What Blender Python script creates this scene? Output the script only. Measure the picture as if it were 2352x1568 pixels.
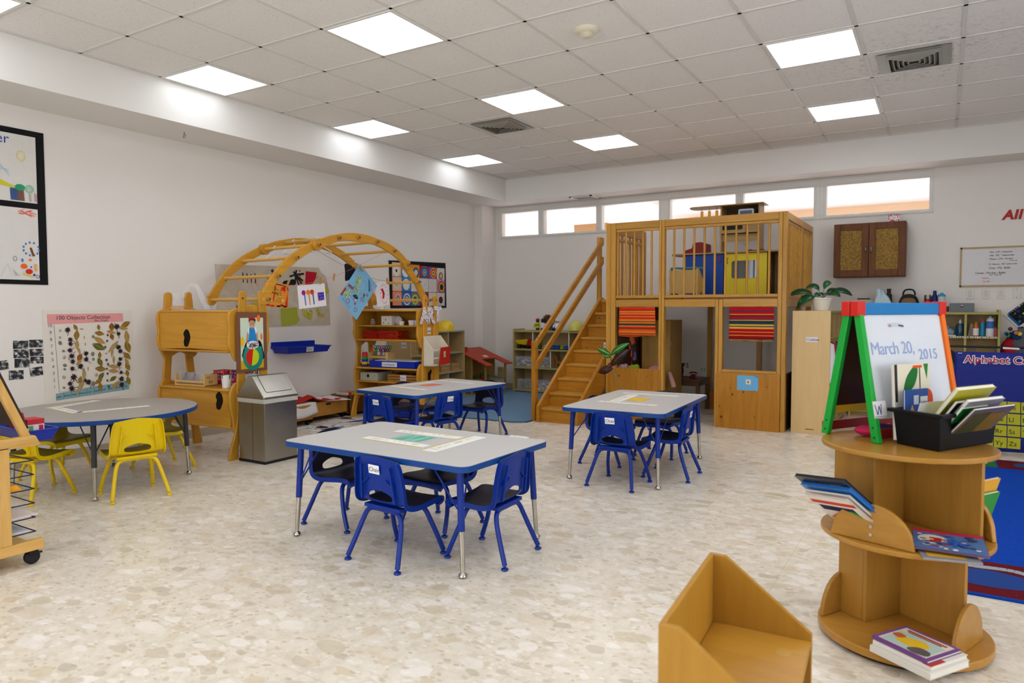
import bpy, bmesh, math, random
from mathutils import Vector, Matrix
from math import pi, sin, cos, radians as rad
random.seed(7)
for o in list(bpy.data.objects): bpy.data.objects.remove(o)
S = bpy.context.scene
COL = S.collection

# ---------------------------------------------------------------- camera
cam_d = bpy.data.cameras.new('camera'); cam = bpy.data.objects.new('camera', cam_d); COL.objects.link(cam)
cam_d.sensor_width = 36.0; cam_d.lens = 24.614; cam_d.clip_start = 0.05
yaw, pit, rol = -0.550992, -0.047106, -0.001278
_f = Vector((sin(yaw)*cos(pit), cos(yaw)*cos(pit), sin(pit)))
_r = Vector((cos(yaw), -sin(yaw), 0)); _u = _r.cross(_f)
_R = cos(rol)*_r + sin(rol)*_u; _U = -sin(rol)*_r + cos(rol)*_u
cam.matrix_world = Matrix(((_R.x, _U.x, -_f.x, 5.4111), (_R.y, _U.y, -_f.y, -2.7873), (_R.z, _U.z, -_f.z, 1.2243), (0, 0, 0, 1)))
cam_d.dof.use_dof = True; cam_d.dof.focus_distance = 4.6; cam_d.dof.aperture_fstop = 3.2
S.camera = cam
# ---------------------------------------------------------------- view, sky, daylight
vs = S.view_settings
S.display_settings.display_device = 'sRGB'
vs.view_transform = 'Standard'; vs.look = 'None'; vs.exposure = 0.24; vs.gamma = 1.0; vs.use_curve_mapping = False
W = bpy.data.worlds.new('sky'); S.world = W; W.use_nodes = True
_bg = W.node_tree.nodes['Background']; _bg.inputs['Color'].default_value = (0.86, 0.93, 1.0, 1); _bg.inputs['Strength'].default_value = 2.6
S.cycles.max_bounces = 8; S.cycles.diffuse_bounces = 5; S.cycles.glossy_bounces = 3; S.cycles.transmission_bounces = 5; S.cycles.transparent_max_bounces = 8
S.cycles.caustics_reflective = False; S.cycles.caustics_refractive = False; S.cycles.sample_clamp_indirect = 6.0
def area_light(name, loc, rot, sx, sy, power, color):
    d = bpy.data.lights.new(name, 'AREA'); d.shape = 'RECTANGLE'; d.size = sx; d.size_y = sy; d.energy = power; d.color = color
    o = bpy.data.objects.new(name, d); o.location = loc; o.rotation_euler = rot; COL.objects.link(o); return o
# daylight entering through the tall windows of the wall behind the camera and of the wall on the right
area_light('daylight_front', (3.4, -4.75, 1.55), (rad(90), 0, 0), 4.6, 1.9, 28, (0.93, 0.96, 1.0))
area_light('daylight_right', (8.05, -1.2, 1.55), (rad(90), 0, rad(90)), 3.6, 1.9, 16, (0.93, 0.96, 1.0))
# added fill light brightening the terrace ceiling outside the clerestory, in place of daylight
area_light('daylight_terrace', (2.5, 9.6, 1.0), (rad(-100), 0, 0), 9.0, 2.2, 85, (1.0, 0.95, 0.94))
PANEL = 8.6   # radiance of the ceiling light diffusers

# ---------------------------------------------------------------- material helpers
def lin(h):
    if not isinstance(h, str): return tuple(h)[:3]
    h = h.lstrip('#'); v = [int(h[i:i+2], 16)/255 for i in (0, 2, 4)]
    return tuple(c/12.92 if c <= .04045 else ((c+.055)/1.055)**2.4 for c in v)
def c4(h): return (*lin(h), 1.0)
_M = {}
def newmat(name):
    m = bpy.data.materials.new(name); m.use_nodes = True
    n = m.node_tree.nodes; return m, n, m.node_tree.links, n['Principled BSDF']
def mat(h, rough=.5, metal=0., spec=.32, name=None, alpha=None, trans=0., noise=0., coat=0., emit=0.):
    key = (h, rough, metal, spec, alpha, trans, noise, coat, emit)
    if key in _M: return _M[key]
    m, n, l, b = newmat(name or 'plain_' + str(h).strip('#'))
    b.inputs['Base Color'].default_value = c4(h); b.inputs['Roughness'].default_value = rough
    b.inputs['Metallic'].default_value = metal; b.inputs['Specular IOR Level'].default_value = spec
    if coat: b.inputs['Coat Weight'].default_value = coat; b.inputs['Coat Roughness'].default_value = .15
    if trans: b.inputs['Transmission Weight'].default_value = trans; b.inputs['IOR'].default_value = 1.2
    if alpha is not None: b.inputs['Alpha'].default_value = alpha
    if emit: b.inputs['Emission Color'].default_value = c4(h); b.inputs['Emission Strength'].default_value = emit
    # slight procedural variation of tone and roughness on every surface
    t = n.new('ShaderNodeTexCoord'); nz = n.new('ShaderNodeTexNoise'); nz.inputs['Scale'].default_value = 9; nz.inputs['Detail'].default_value = 5
    l.new(t.outputs['Object'], nz.inputs['Vector'])
    mx = n.new('ShaderNodeMix'); mx.data_type = 'RGBA'
    k = noise or .05
    mx.inputs[6].default_value = tuple(min(1, c*(1-k)) for c in lin(h)) + (1,); mx.inputs[7].default_value = tuple(min(1, c*(1+k)) for c in lin(h)) + (1,)
    l.new(nz.outputs['Fac'], mx.inputs[0]); l.new(mx.outputs[2], b.inputs['Base Color'])
    _M[key] = m; return m
def ramp(n, stops, interp='LINEAR'):
    r = n.new('ShaderNodeValToRGB'); cr = r.color_ramp; cr.interpolation = interp
    while len(cr.elements) > 1: cr.elements.remove(cr.elements[-1])
    cr.elements[0].position = stops[0][0]; cr.elements[0].color = c4(stops[0][1])
    for p, c in stops[1:]:
        e = cr.elements.new(p); e.color = c4(c)
    return r
def mathn(n, l, op, a, b=None, c=None):
    m = n.new('ShaderNodeMath'); m.operation = op
    for i, v in enumerate((a, b, c)):
        if v is None: continue
        if isinstance(v, (int, float)): m.inputs[i].default_value = v
        else: l.new(v, m.inputs[i])
    return m.outputs[0]
def mixc(n, l, fac, a, b, blend='MIX'):
    m = n.new('ShaderNodeMix'); m.data_type = 'RGBA'; m.blend_type = blend
    for i, v in ((0, fac), (6, a), (7, b)):
        if hasattr(v, 'is_output') or hasattr(v, 'links'): l.new(v, m.inputs[i])
        elif i == 0: m.inputs[0].default_value = v
        else: m.inputs[i].default_value = c4(v)
    return m.outputs[2]
def bump(n, l, b, h, strength=.2, dist=.01):
    bp = n.new('ShaderNodeBump'); bp.inputs['Strength'].default_value = strength; bp.inputs['Distance'].default_value = dist
    l.new(h, bp.inputs['Height']); l.new(bp.outputs['Normal'], b.inputs['Normal'])
def wood(name, light, dark, axis='z', rough=.38, scale=1., knots=False, coat=.25, contrast=1.):
    key = ('wood', name, axis)
    if key in _M: return _M[key]
    m, n, l, b = newmat(f'{name}_grain_{axis}')
    t = n.new('ShaderNodeTexCoord'); oi = n.new('ShaderNodeObjectInfo')
    ad = n.new('ShaderNodeVectorMath'); ad.operation = 'ADD'
    l.new(t.outputs['Object'], ad.inputs[0])
    ml = n.new('ShaderNodeVectorMath'); ml.operation = 'SCALE'; ml.inputs[0].default_value = (13, 7, 5); l.new(oi.outputs['Random'], ml.inputs['Scale']); l.new(ml.outputs[0], ad.inputs[1])
    mp = n.new('ShaderNodeMapping'); s = {'x': (1.2, 14, 14), 'y': (14, 1.2, 14), 'z': (14, 14, 1.2)}[axis]
    mp.inputs['Scale'].default_value = tuple(v*scale for v in s); l.new(ad.outputs[0], mp.inputs['Vector'])
    nz = n.new('ShaderNodeTexNoise'); nz.inputs['Scale'].default_value = 1.6; nz.inputs['Detail'].default_value = 6; nz.inputs['Distortion'].default_value = 1.1
    l.new(mp.outputs[0], nz.inputs['Vector'])
    nz2 = n.new('ShaderNodeTexNoise'); nz2.inputs['Scale'].default_value = 9; nz2.inputs['Detail'].default_value = 3; l.new(mp.outputs[0], nz2.inputs['Vector'])
    f = mathn(n, l, 'ADD', mathn(n, l, 'MULTIPLY', nz.outputs['Fac'], .7), mathn(n, l, 'MULTIPLY', nz2.outputs['Fac'], .3))
    r = ramp(n, [(.5-.22/contrast, dark), (.5+.2/contrast, light)]); l.new(f, r.inputs['Fac'])
    col = r.outputs['Color']
    hs = n.new('ShaderNodeHueSaturation'); l.new(col, hs.inputs['Color'])
    l.new(mathn(n, l, 'ADD', mathn(n, l, 'MULTIPLY', oi.outputs['Random'], .22), .89), hs.inputs['Value']); col = hs.outputs['Color']
    if knots:
        sx = n.new('ShaderNodeSeparateXYZ'); l.new(ad.outputs[0], sx.inputs[0]); cb = n.new('ShaderNodeCombineXYZ')
        l.new(mathn(n, l, 'ADD', sx.outputs[0], sx.outputs[1]), cb.inputs[0]); l.new(mathn(n, l, 'MULTIPLY', sx.outputs[2], .8 if axis == 'z' else 1.25), cb.inputs[1])
        v = n.new('ShaderNodeTexVoronoi'); v.voronoi_dimensions = '2D'; v.inputs['Scale'].default_value = 8.5; l.new(cb.outputs[0], v.inputs['Vector'])
        sp = n.new('ShaderNodeSeparateColor'); l.new(v.outputs['Color'], sp.inputs[0])
        rr = mathn(n, l, 'MULTIPLY', mathn(n, l, 'POWER', sp.outputs[0], 2.), .12)
        kf = mathn(n, l, 'MINIMUM', 1., mathn(n, l, 'MAXIMUM', 0., mathn(n, l, 'MULTIPLY', mathn(n, l, 'SUBTRACT', rr, v.outputs['Distance']), 18.)))
        col = mixc(n, l, kf, col, '#4a2608')
    l.new(col, b.inputs['Base Color']); b.inputs['Roughness'].default_value = rough
    b.inputs['Coat Weight'].default_value = coat*.4; b.inputs['Coat Roughness'].default_value = .2; b.inputs['Specular IOR Level'].default_value = .28
    bump(n, l, b, f, .06, .003)
    _M[key] = m; return m

# ---------------------------------------------------------------- object helpers
def tag(o, label=None, cat=None, group=None, kind=None):
    for k, v in (('label', label), ('category', cat), ('group', group), ('kind', kind)):
        if v: o[k] = v
    return o
def thing(name, label, cat, loc=(0, 0, 0), rz=0., group=None):
    o = bpy.data.objects.new(name, None); COL.objects.link(o); o.empty_display_size = .05
    o.location = loc; o.rotation_euler = (0, 0, rz); return tag(o, label, cat, group)
def pmat(o): return Matrix.Translation(o.location) @ o.rotation_euler.to_matrix().to_4x4()
class MB:
    """collects shapes, then links them as one mesh object"""
    def __init__(s, *mats): s.bm = bmesh.new(); s.mats = list(mats) or [None]; s.M = Matrix.Identity(4)
    def mi(s, m):
        if m is None: return 0
        if isinstance(m, int): return m
        if m not in s.mats: s.mats.append(m)
        return s.mats.index(m)
    def xf(s, M): s.M = M; return s
    def face(s, vs, m=None):
        f = s.bm.faces.new([s.bm.verts.new(s.M @ Vector(v)) for v in vs]); f.material_index = s.mi(m); return f
    def hull(s, bot, top, m=None):
        """prism between two equal-length loops (both seen counter-clockwise from the top)"""
        i = s.mi(m); a = [s.bm.verts.new(s.M @ Vector(v)) for v in bot]; b = [s.bm.verts.new(s.M @ Vector(v)) for v in top]
        n = len(a); fs = [s.bm.faces.new(a[::-1]), s.bm.faces.new(b)]
        for k in range(n): fs.append(s.bm.faces.new((a[k], a[(k+1) % n], b[(k+1) % n], b[k])))
        for f in fs: f.material_index = i
        return s
    def box(s, x0, x1, y0, y1, z0, z1, m=None):
        if x0 > x1: x0, x1 = x1, x0
        if y0 > y1: y0, y1 = y1, y0
        if z0 > z1: z0, z1 = z1, z0
        q = [(x0, y0), (x1, y0), (x1, y1), (x0, y1)]
        return s.hull([(x, y, z0) for x, y in q], [(x, y, z1) for x, y in q], m)
    def prism(s, pts, O, A, B, d0, d1, m=None):
        """outline pts (a,b) in the plane O + a*A + b*B, extruded from d0 to d1 along A x B"""
        O, A, B = Vector(O), Vector(A), Vector(B); N = A.cross(B).normalized()
        ar = sum(p[0]*q[1]-q[0]*p[1] for p, q in zip(pts, pts[1:]+pts[:1]))
        if ar < 0: pts = pts[::-1]
        if d0 > d1: d0, d1 = d1, d0
        P = [O + A*a + B*b for a, b in pts]
        return s.hull([p + N*d0 for p in P], [p + N*d1 for p in P], m)
    def ringstrip(s, loops, m=None, caps=True, closed=True):
        i = s.mi(m); R = [[s.bm.verts.new(s.M @ Vector(p)) for p in L] for L in loops]
        for a, b in zip(R, R[1:]):
            n = len(a)
            for k in range(n if closed else n-1):
                f = s.bm.faces.new((a[k], a[(k+1) % n], b[(k+1) % n], b[k])); f.material_index = i
        if caps and closed:
            f = s.bm.faces.new(R[0][::-1]); f.material_index = i; f = s.bm.faces.new(R[-1]); f.material_index = i
        return s
    def tube(s, pts, r, m=None, seg=10, r2=None):
        P = [Vector(p) for p in pts]; n = len(P); loops = []
        up = None
        for k in range(n):
            t = ((P[min(k+1, n-1)]-P[k]).normalized() + (P[k]-P[max(k-1, 0)]).normalized())
            if t.length < 1e-6: t = P[min(k+1, n-1)]-P[max(k-1, 0)]
            t.normalize()
            if up is None: up = Vector((0, 0, 1)) if abs(t.z) < .9 else Vector((1, 0, 0))
            x = t.cross(up).normalized(); y = x.cross(t).normalized(); up = y
            rr = r if not isinstance(r, (list, tuple)) else r[k]
            if r2 is not None: rr = r + (r2-r)*k/(n-1)
            loops.append([P[k] + (x*cos(-2*pi*j/seg) + y*sin(-2*pi*j/seg))*rr for j in range(seg)])
        return s.ringstrip(loops, m)
    def cyl(s, p0, p1, r, m=None, seg=16, r2=None): return s.tube([p0, p1], r, m, seg, r2)
    def lathe(s, prof, c=(0, 0, 0), m=None, seg=24, sx=1., sy=1.):
        c = Vector(c); loops = [[c + Vector((r*sx*cos(2*pi*j/seg), r*sy*sin(2*pi*j/seg), z)) for j in range(seg)] for r, z in prof]
        return s.ringstrip(loops, m)
    def ball(s, c, rx, ry=None, rz=None, m=None, seg=16, rings=8):
        ry = ry or rx; rz = rz or rx; c = Vector(c)
        loops = []
        for k in range(rings+1):
            a = -pi/2 + pi*k/rings; q = max(cos(a), .02)
            loops.append([c + Vector((rx*q*cos(2*pi*j/seg), ry*q*sin(2*pi*j/seg), rz*sin(a))) for j in range(seg)])
        return s.ringstrip(loops, m)
    def build(s, name, parent=None, world=True, bevel=0., smooth=True, seg=2, angle=35, **tags):
        me = bpy.data.meshes.new(name)
        bmesh.ops.remove_doubles(s.bm, verts=s.bm.verts, dist=1e-6) if bevel == 0 else None
        bmesh.ops.recalc_face_normals(s.bm, faces=s.bm.faces)
        if parent is not None and world:
            q = parent; Mx = pmat(q)
            while q.parent is not None: q = q.parent; Mx = pmat(q) @ Mx
            s.bm.transform(Mx.inverted())
        s.bm.to_mesh(me); s.bm.free()
        for m in s.mats: me.materials.append(m)
        if smooth:
            me.shade_smooth(); me.set_sharp_from_angle(angle=rad(angle))
        o = bpy.data.objects.new(name, me); COL.objects.link(o)
        if parent is not None: o.parent = parent
        if bevel:
            b = o.modifiers.new('bevel', 'BEVEL'); b.width = bevel; b.segments = seg; b.limit_method = 'ANGLE'; b.angle_limit = rad(40)
        if tags: tag(o, **tags)
        return o
def solo(mb, name, label, cat, group=None, bevel=0., **k):
    """a thing that is one mesh: its origin moves to the middle of its base"""
    vs_ = [v.co for v in mb.bm.verts]
    lo = Vector((min(v.x for v in vs_), min(v.y for v in vs_), min(v.z for v in vs_))); hi = Vector((max(v.x for v in vs_), max(v.y for v in vs_), max(v.z for v in vs_)))
    c = Vector(((lo.x+hi.x)/2, (lo.y+hi.y)/2, lo.z)); mb.bm.transform(Matrix.Translation(-c))
    o = mb.build(name, None, bevel=bevel, **k); o.location = c; return tag(o, label, cat, group)
def struct(mb, name, **k):
    o = mb.build(name, **k); o['kind'] = 'structure'; return o
def copy_tree(o, parent=None):
    c = o.copy(); COL.objects.link(c)
    if parent is not None: c.parent = parent
    for ch in [x for x in bpy.data.objects if x.parent is o]: copy_tree(ch, c)
    return c
def rrect(w, h, r, n=5, cx=0., cy=0.):
    pts = []
    for (sx, sy, a0) in ((1, 1, 0), (-1, 1, 90), (-1, -1, 180), (1, -1, 270)):
        for k in range(n+1):
            a = rad(a0 + 90*k/n); pts.append((cx + sx*(w/2-r) + r*cos(a), cy + sy*(h/2-r) + r*sin(a)))
    return pts
def ell(cx, cy, rx, ry, n=20, a0=0.): return [(cx+rx*cos(a0+2*pi*k/n), cy+ry*sin(a0+2*pi*k/n)) for k in range(n)]
def spline(pts, n=6, closed=True):
    """Catmull-Rom through 2D or 3D points"""
    P = [Vector(p) for p in pts]; N = len(P); out = []
    for i in range(N if closed else N-1):
        g = lambda k: P[k % N] if closed else P[max(0, min(N-1, k))]
        p0, p1, p2, p3 = g(i-1), g(i), g(i+1), g(i+2)
        for k in range(n):
            t = k/n; out.append(.5*((2*p1) + (p2-p0)*t + (2*p0-5*p1+4*p2-p3)*t*t + (3*p1-p0-3*p2+p3)*t**3))
    if not closed: out.append(P[-1])
    return [tuple(v) for v in out]
class Art:
    """flat drawing: coloured outlines on a sheet lying in the plane O + u*A + v*B"""
    def __init__(s, O, A, B, lift=.0006): s.O, s.A, s.B = Vector(O), Vector(A).normalized(), Vector(B).normalized(); s.N = s.A.cross(s.B); s.mb = MB(); s.mb.mats = []; s.k = 0; s.lift = lift
    def poly(s, pts, c, rough=.7):
        s.k += 1; h = s.N*(s.lift + .00012*(s.k % 60))
        ar = sum(p[0]*q[1]-q[0]*p[1] for p, q in zip(pts, pts[1:]+pts[:1]))
        if ar < 0: pts = pts[::-1]
        m = c if not isinstance(c, str) else mat(c, rough, spec=.2)
        s.mb.face([s.O + s.A*p[0] + s.B*p[1] + h for p in pts], m); return s
    def rect(s, u0, v0, u1, v1, c): return s.poly([(u0, v0), (u1, v0), (u1, v1), (u0, v1)], c)
    def ell(s, u, v, ru, rv, c, n=18): return s.poly(ell(u, v, ru, rv, n), c)
    def ring(s, u, v, ru, rv, w, c, n=22):
        for k in range(n):
            a, b = 2*pi*k/n, 2*pi*(k+1)/n
            if k: s.k -= 1
            s.poly([(u+ru*cos(a), v+rv*sin(a)), (u+ru*cos(b), v+rv*sin(b)), (u+(ru-w)*cos(b), v+(rv-w)*sin(b)), (u+(ru-w)*cos(a), v+(rv-w)*sin(a))], c)
        return s
    def line(s, pts, w, c):
        for k, (p, q) in enumerate(zip(pts, pts[1:])):
            d = Vector((q[0]-p[0], q[1]-p[1]))
            if d.length < 1e-6: continue
            nn = Vector((-d.y, d.x)).normalized()*w/2
            if k: s.k -= 1
            s.poly([(p[0]-nn.x, p[1]-nn.y), (q[0]-nn.x, q[1]-nn.y), (q[0]+nn.x, q[1]+nn.y), (p[0]+nn.x, p[1]+nn.y)], c)
        return s
    def scrib(s, u, v, ru, rv, w, c, n=14, seed=0):
        r = random.Random(seed); pts = [(u + ru*r.uniform(-1, 1), v + rv*r.uniform(-1, 1)) for _ in range(n)]; return s.line(pts, w, c)
    def build(s, name, parent=None, **k):
        if s.mb.mats == []: s.mb.mats = [None]
        k.pop('smooth', None); return s.mb.build(name, parent, smooth=False, **k)
def text(body, size, O, A, B, m, parent=None, name='lettering', align='LEFT', depth=0., bold=0., shear=0., space=1., lift=.001, world=True):
    cu = bpy.data.curves.new('t', 'FONT'); cu.body = body; cu.size = size; cu.align_x = align; cu.extrude = depth; cu.offset = bold; cu.shear = shear; cu.space_character = space
    cu.resolution_u = 3
    to = bpy.data.objects.new('t', cu); COL.objects.link(to)
    dg = bpy.context.evaluated_depsgraph_get(); me = bpy.data.meshes.new_from_object(to.evaluated_get(dg))
    bpy.data.objects.remove(to); bpy.data.curves.remove(cu)
    A = Vector(A).normalized(); B = Vector(B); B = (B - A*B.dot(A)).normalized(); N = A.cross(B)
    Mx = Matrix(((A.x, B.x, N.x, 0), (A.y, B.y, N.y, 0), (A.z, B.z, N.z, 0), (0, 0, 0, 1)))
    Mx = Matrix.Translation(Vector(O) + N*lift) @ Mx
    if parent is not None and world:
        q = parent; Pm = pmat(q)
        while q.parent is not None: q = q.parent; Pm = pmat(q) @ Pm
        Mx = Pm.inverted() @ Mx
    me.transform(Mx); me.materials.clear(); me.materials.append(m if not isinstance(m, str) else mat(m, .6, spec=.2))
    o = bpy.data.objects.new(name, me); COL.objects.link(o)
    if parent is not None: o.parent = parent
    return o
X, Y, Z = Vector((1, 0, 0)), Vector((0, 1, 0)), Vector((0, 0, 1))
# ================================================================ surfaces
def floor_mat():
    m, n, l, b = newmat('agglomerate_marble_tiles')
    t = n.new('ShaderNodeTexCoord'); co = t.outputs['Object']
    nz = n.new('ShaderNodeTexNoise'); nz.inputs['Scale'].default_value = 7; nz.inputs['Detail'].default_value = 3; l.new(co, nz.inputs['Vector'])
    wv = n.new('ShaderNodeVectorMath'); wv.operation = 'MULTIPLY_ADD'; l.new(nz.outputs['Color'], wv.inputs[0]); wv.inputs[1].default_value = (.07, .07, 0); l.new(co, wv.inputs[2])
    base = n.new('ShaderNodeTexNoise'); base.inputs['Scale'].default_value = 16; base.inputs['Detail'].default_value = 8; base.inputs['Roughness'].default_value = .65; l.new(co, base.inputs['Vector'])
    r0 = ramp(n, [(.3, '#cec3b0'), (.5, '#e0d6c4'), (.7, '#e9e0d2')]); l.new(base.outputs['Fac'], r0.inputs['Fac']); col = r0.outputs['Color']
    for sc, lo, hi, pal, amt, rot in ((30, .0, .5, [(0, '#cdbba0'), (.3, '#efe7dc'), (.55, '#c2b49c'), (.7, '#d9c8ae'), (.85, '#e9ddcd')], .75, .7), (8.5, .10, .46, [(0, '#e6dccf'), (.22, '#c3b6a0'), (.36, '#f1eae2'), (.62, '#d2c09f'), (.74, '#b8ab97'), (.82, '#f4eee8')], .62, .3), (5.0, .06, .40, [(0, '#efe6dd'), (.3, '#d6c5aa'), (.5, '#c2b190'), (.65, '#f2ebe4'), (.9, '#bfae92')], .52, 1.2)):
        mp = n.new('ShaderNodeMapping'); mp.inputs['Rotation'].default_value = (0, 0, rot); mp.inputs['Scale'].default_value = (1, 1.55, 1); l.new(wv.outputs[0], mp.inputs['Vector'])
        v = n.new('ShaderNodeTexVoronoi'); v.voronoi_dimensions = '2D'; v.inputs['Scale'].default_value = sc; l.new(mp.outputs[0], v.inputs['Vector'])
        sp = n.new('ShaderNodeSeparateColor'); l.new(v.outputs['Color'], sp.inputs[0])
        rr = mathn(n, l, 'MULTIPLY_ADD', mathn(n, l, 'POWER', sp.outputs[1], 1.6), hi-lo, lo)
        k = mathn(n, l, 'MULTIPLY', mathn(n, l, 'SUBTRACT', rr, v.outputs['Distance']), 22.)
        k = mathn(n, l, 'MULTIPLY', mathn(n, l, 'MINIMUM', 1., mathn(n, l, 'MAXIMUM', 0., k)), amt)
        pr_ = ramp(n, pal, 'CONSTANT'); l.new(sp.outputs[0], pr_.inputs['Fac'])
        col = mixc(n, l, k, col, pr_.outputs['Color'])
    br = n.new('ShaderNodeTexBrick'); br.offset = 0; br.inputs['Scale'].default_value = 1; br.inputs['Mortar Size'].default_value = .0016; br.inputs['Mortar Smooth'].default_value = .3
    br.inputs['Brick Width'].default_value = .6; br.inputs['Row Height'].default_value = .6; l.new(co, br.inputs['Vector'])
    col = mixc(n, l, mathn(n, l, 'MULTIPLY', br.outputs['Fac'], .35), col, '#a08f76')
    l.new(col, b.inputs['Base Color'])
    rn = n.new('ShaderNodeTexNoise'); rn.inputs['Scale'].default_value = 2.2; l.new(co, rn.inputs['Vector'])
    l.new(mathn(n, l, 'MULTIPLY_ADD', rn.outputs['Fac'], .16, .2), b.inputs['Roughness']); b.inputs['Specular IOR Level'].default_value = .45
    return m
def plaster(h, name, spd=60, rough=.75, st=.05):
    m, n, l, b = newmat(name)
    t = n.new('ShaderNodeTexCoord'); a = n.new('ShaderNodeTexNoise'); a.inputs['Scale'].default_value = 1.1; a.inputs['Detail'].default_value = 4; l.new(t.outputs['Object'], a.inputs['Vector'])
    q = n.new('ShaderNodeTexNoise'); q.inputs['Scale'].default_value = spd; l.new(t.outputs['Object'], q.inputs['Vector'])
    v = lin(h); r = n.new('ShaderNodeMix'); r.data_type = 'RGBA'; l.new(a.outputs['Fac'], r.inputs[0])
    r.inputs[6].default_value = tuple(c*.96 for c in v)+(1,); r.inputs[7].default_value = tuple(min(1, c*1.03) for c in v)+(1,)
    l.new(r.outputs[2], b.inputs['Base Color']); b.inputs['Roughness'].default_value = rough; b.inputs['Specular IOR Level'].default_value = .3
    bump(n, l, b, q.outputs['Fac'], st, .004); return m
def tile_mat():
    m, n, l, b = newmat('mineral_fibre_tile')
    t = n.new('ShaderNodeTexCoord'); q = n.new('ShaderNodeTexNoise'); q.inputs['Scale'].default_value = 130; q.inputs['Detail'].default_value = 2; l.new(t.outputs['Object'], q.inputs['Vector'])
    r = ramp(n, [(.30, '#cfcbc4'), (.36, '#ebe9e5'), (.7, '#f0eeeb')]); l.new(q.outputs['Fac'], r.inputs['Fac'])
    # grey dust blown from the diffuser at the right
    d = n.new('ShaderNodeVectorMath'); d.operation = 'DISTANCE'; l.new(t.outputs['Object'], d.inputs[0]); d.inputs[1].default_value = (5.19, 3.36, 3.095)
    nz = n.new('ShaderNodeTexNoise'); nz.inputs['Scale'].default_value = 26; nz.inputs['Detail'].default_value = 7; l.new(t.outputs['Object'], nz.inputs['Vector'])
    k = mathn(n, l, 'MULTIPLY', mathn(n, l, 'MAXIMUM', 0., mathn(n, l, 'SUBTRACT', 1.0, mathn(n, l, 'DIVIDE', d.outputs['Value'], 1.0))), mathn(n, l, 'MAXIMUM', 0., mathn(n, l, 'MULTIPLY', mathn(n, l, 'SUBTRACT', nz.outputs['Fac'], .52), 3.)))
    l.new(mixc(n, l, mathn(n, l, 'MINIMUM', .8, k), r.outputs['Color'], '#7b756b'), b.inputs['Base Color'])
    b.inputs['Roughness'].default_value = .9; b.inputs['Specular IOR Level'].default_value = .15; bump(n, l, b, q.outputs['Fac'], .15, .003); return m
WALL = plaster('#e8e3dd', 'white_wall_paint'); SOFF = plaster('#e9e6e1', 'white_soffit_paint')
WHITE = mat('#e4e2dd', .45, name='white_frame'); BASEM = plaster('#b3a68f', 'marble_skirting', 40, .35); BASEM.node_tree.nodes['Noise Texture'].inputs['Scale'].default_value = 9
H = 3.095; ZS = 2.77; XW = -.64; YB = 6.35; XR = 8.2; YF = -5.0

# ================================================================ room shell
m = MB(floor_mat()); m.box(-1.2, 9.0, -6.0, 6.6, -.08, 0); struct(m, 'floor', smooth=False)
m = MB(tile_mat()); m.box(-.05, XR+.05, YF-.05, 5.95, H, H+.04); ceil = struct(m, 'ceiling', smooth=False)
m = MB(mat('#dbd9d4', .5))
for k in range(0, 14): m.box(.61*k-.012, .61*k+.012, YF, 5.9, H-.006, H+.002)
for L in range(-8, 10): m.box(-.03, XR, .61*L-.012, .61*L+.012, H-.006, H+.002)
m.box(-.03, -.006, YF, 5.9, H-.008, H+.002); m.box(-.03, XR, 5.875, 5.9, H-.008, H+.002)
g = m.build('grid', ceil, smooth=False); g['kind'] = 'structure'
m = MB(SOFF); m.box(XW-.1, -.03, YF, YB+.1, ZS, H+.04); struct(m, 'trim_1', smooth=False)              # dropped soffit along the left wall
m = MB(SOFF); m.box(-.03, XR, 5.9, YB+.1, ZS, H+.04); struct(m, 'trim_2', smooth=False)                # dropped soffit along the back wall
m = MB(WALL); m.box(XW-.15, XW, YF-.1, YB+.15, 0, ZS+.02); struct(m, 'wall_left', smooth=False)
m = MB(WALL); m.box(XW, -.5, 5.98, YB+.02, 0, ZS+.01); struct(m, 'trim_3', smooth=False)                # pier in the corner
WX = [(-.373, .263), (.358, 1.202), (1.29, 2.125), (2.282, 3.137), (3.234, 4.061), (4.201, 5.255)]; WZ0, WZ1 = 2.325, 2.672
m = MB(WALL)
m.box(XW, -.44, YB, YB+.14, 0, ZS+.02); m.box(-.44, 5.30, YB, YB+.14, 0, 2.285); m.box(5.30, XR, YB-.012, YB+.14, 0, ZS+.02); m.box(-.44, 5.3, YB, YB+.14, 2.755, ZS+.02)
struct(m, 'wall_back', smooth=False)
GLASS = mat('#ffffff', .02, alpha=.06, name='clear_pane'); 
edges = [-.44] + [(WX[i][1]+WX[i+1][0])/2 for i in range(5)] + [5.30]
for i, (a, c) in enumerate(WX):
    e0, e1 = edges[i], edges[i+1]; m = MB(WHITE); y0, y1 = YB-.014, YB+.09
    m.box(e0, e1, y0, y1, 2.285, WZ0); m.box(e0, e1, y0, y1, WZ1, 2.755); m.box(e0, a, y0, y1, WZ0, WZ1); m.box(c, e1, y0, y1, WZ0, WZ1)
    for q0, q1, z0, z1 in ((a-.03, c+.03, WZ0-.03, WZ0-.012), (a-.03, c+.03, WZ1+.012, WZ1+.03), (a-.03, a-.012, WZ0-.012, WZ1+.012), (c+.012, c+.03, WZ0-.012, WZ1+.012)): m.box(q0, q1, y0-.009, y0, z0, z1)
    w = struct(m, f'window_{i+1}', bevel=.003)
    p = MB(GLASS); p.box(a-.01, c+.01, YB+.05, YB+.056, WZ0-.01, WZ1+.01); p.build('pane', w, smooth=False)
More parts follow.
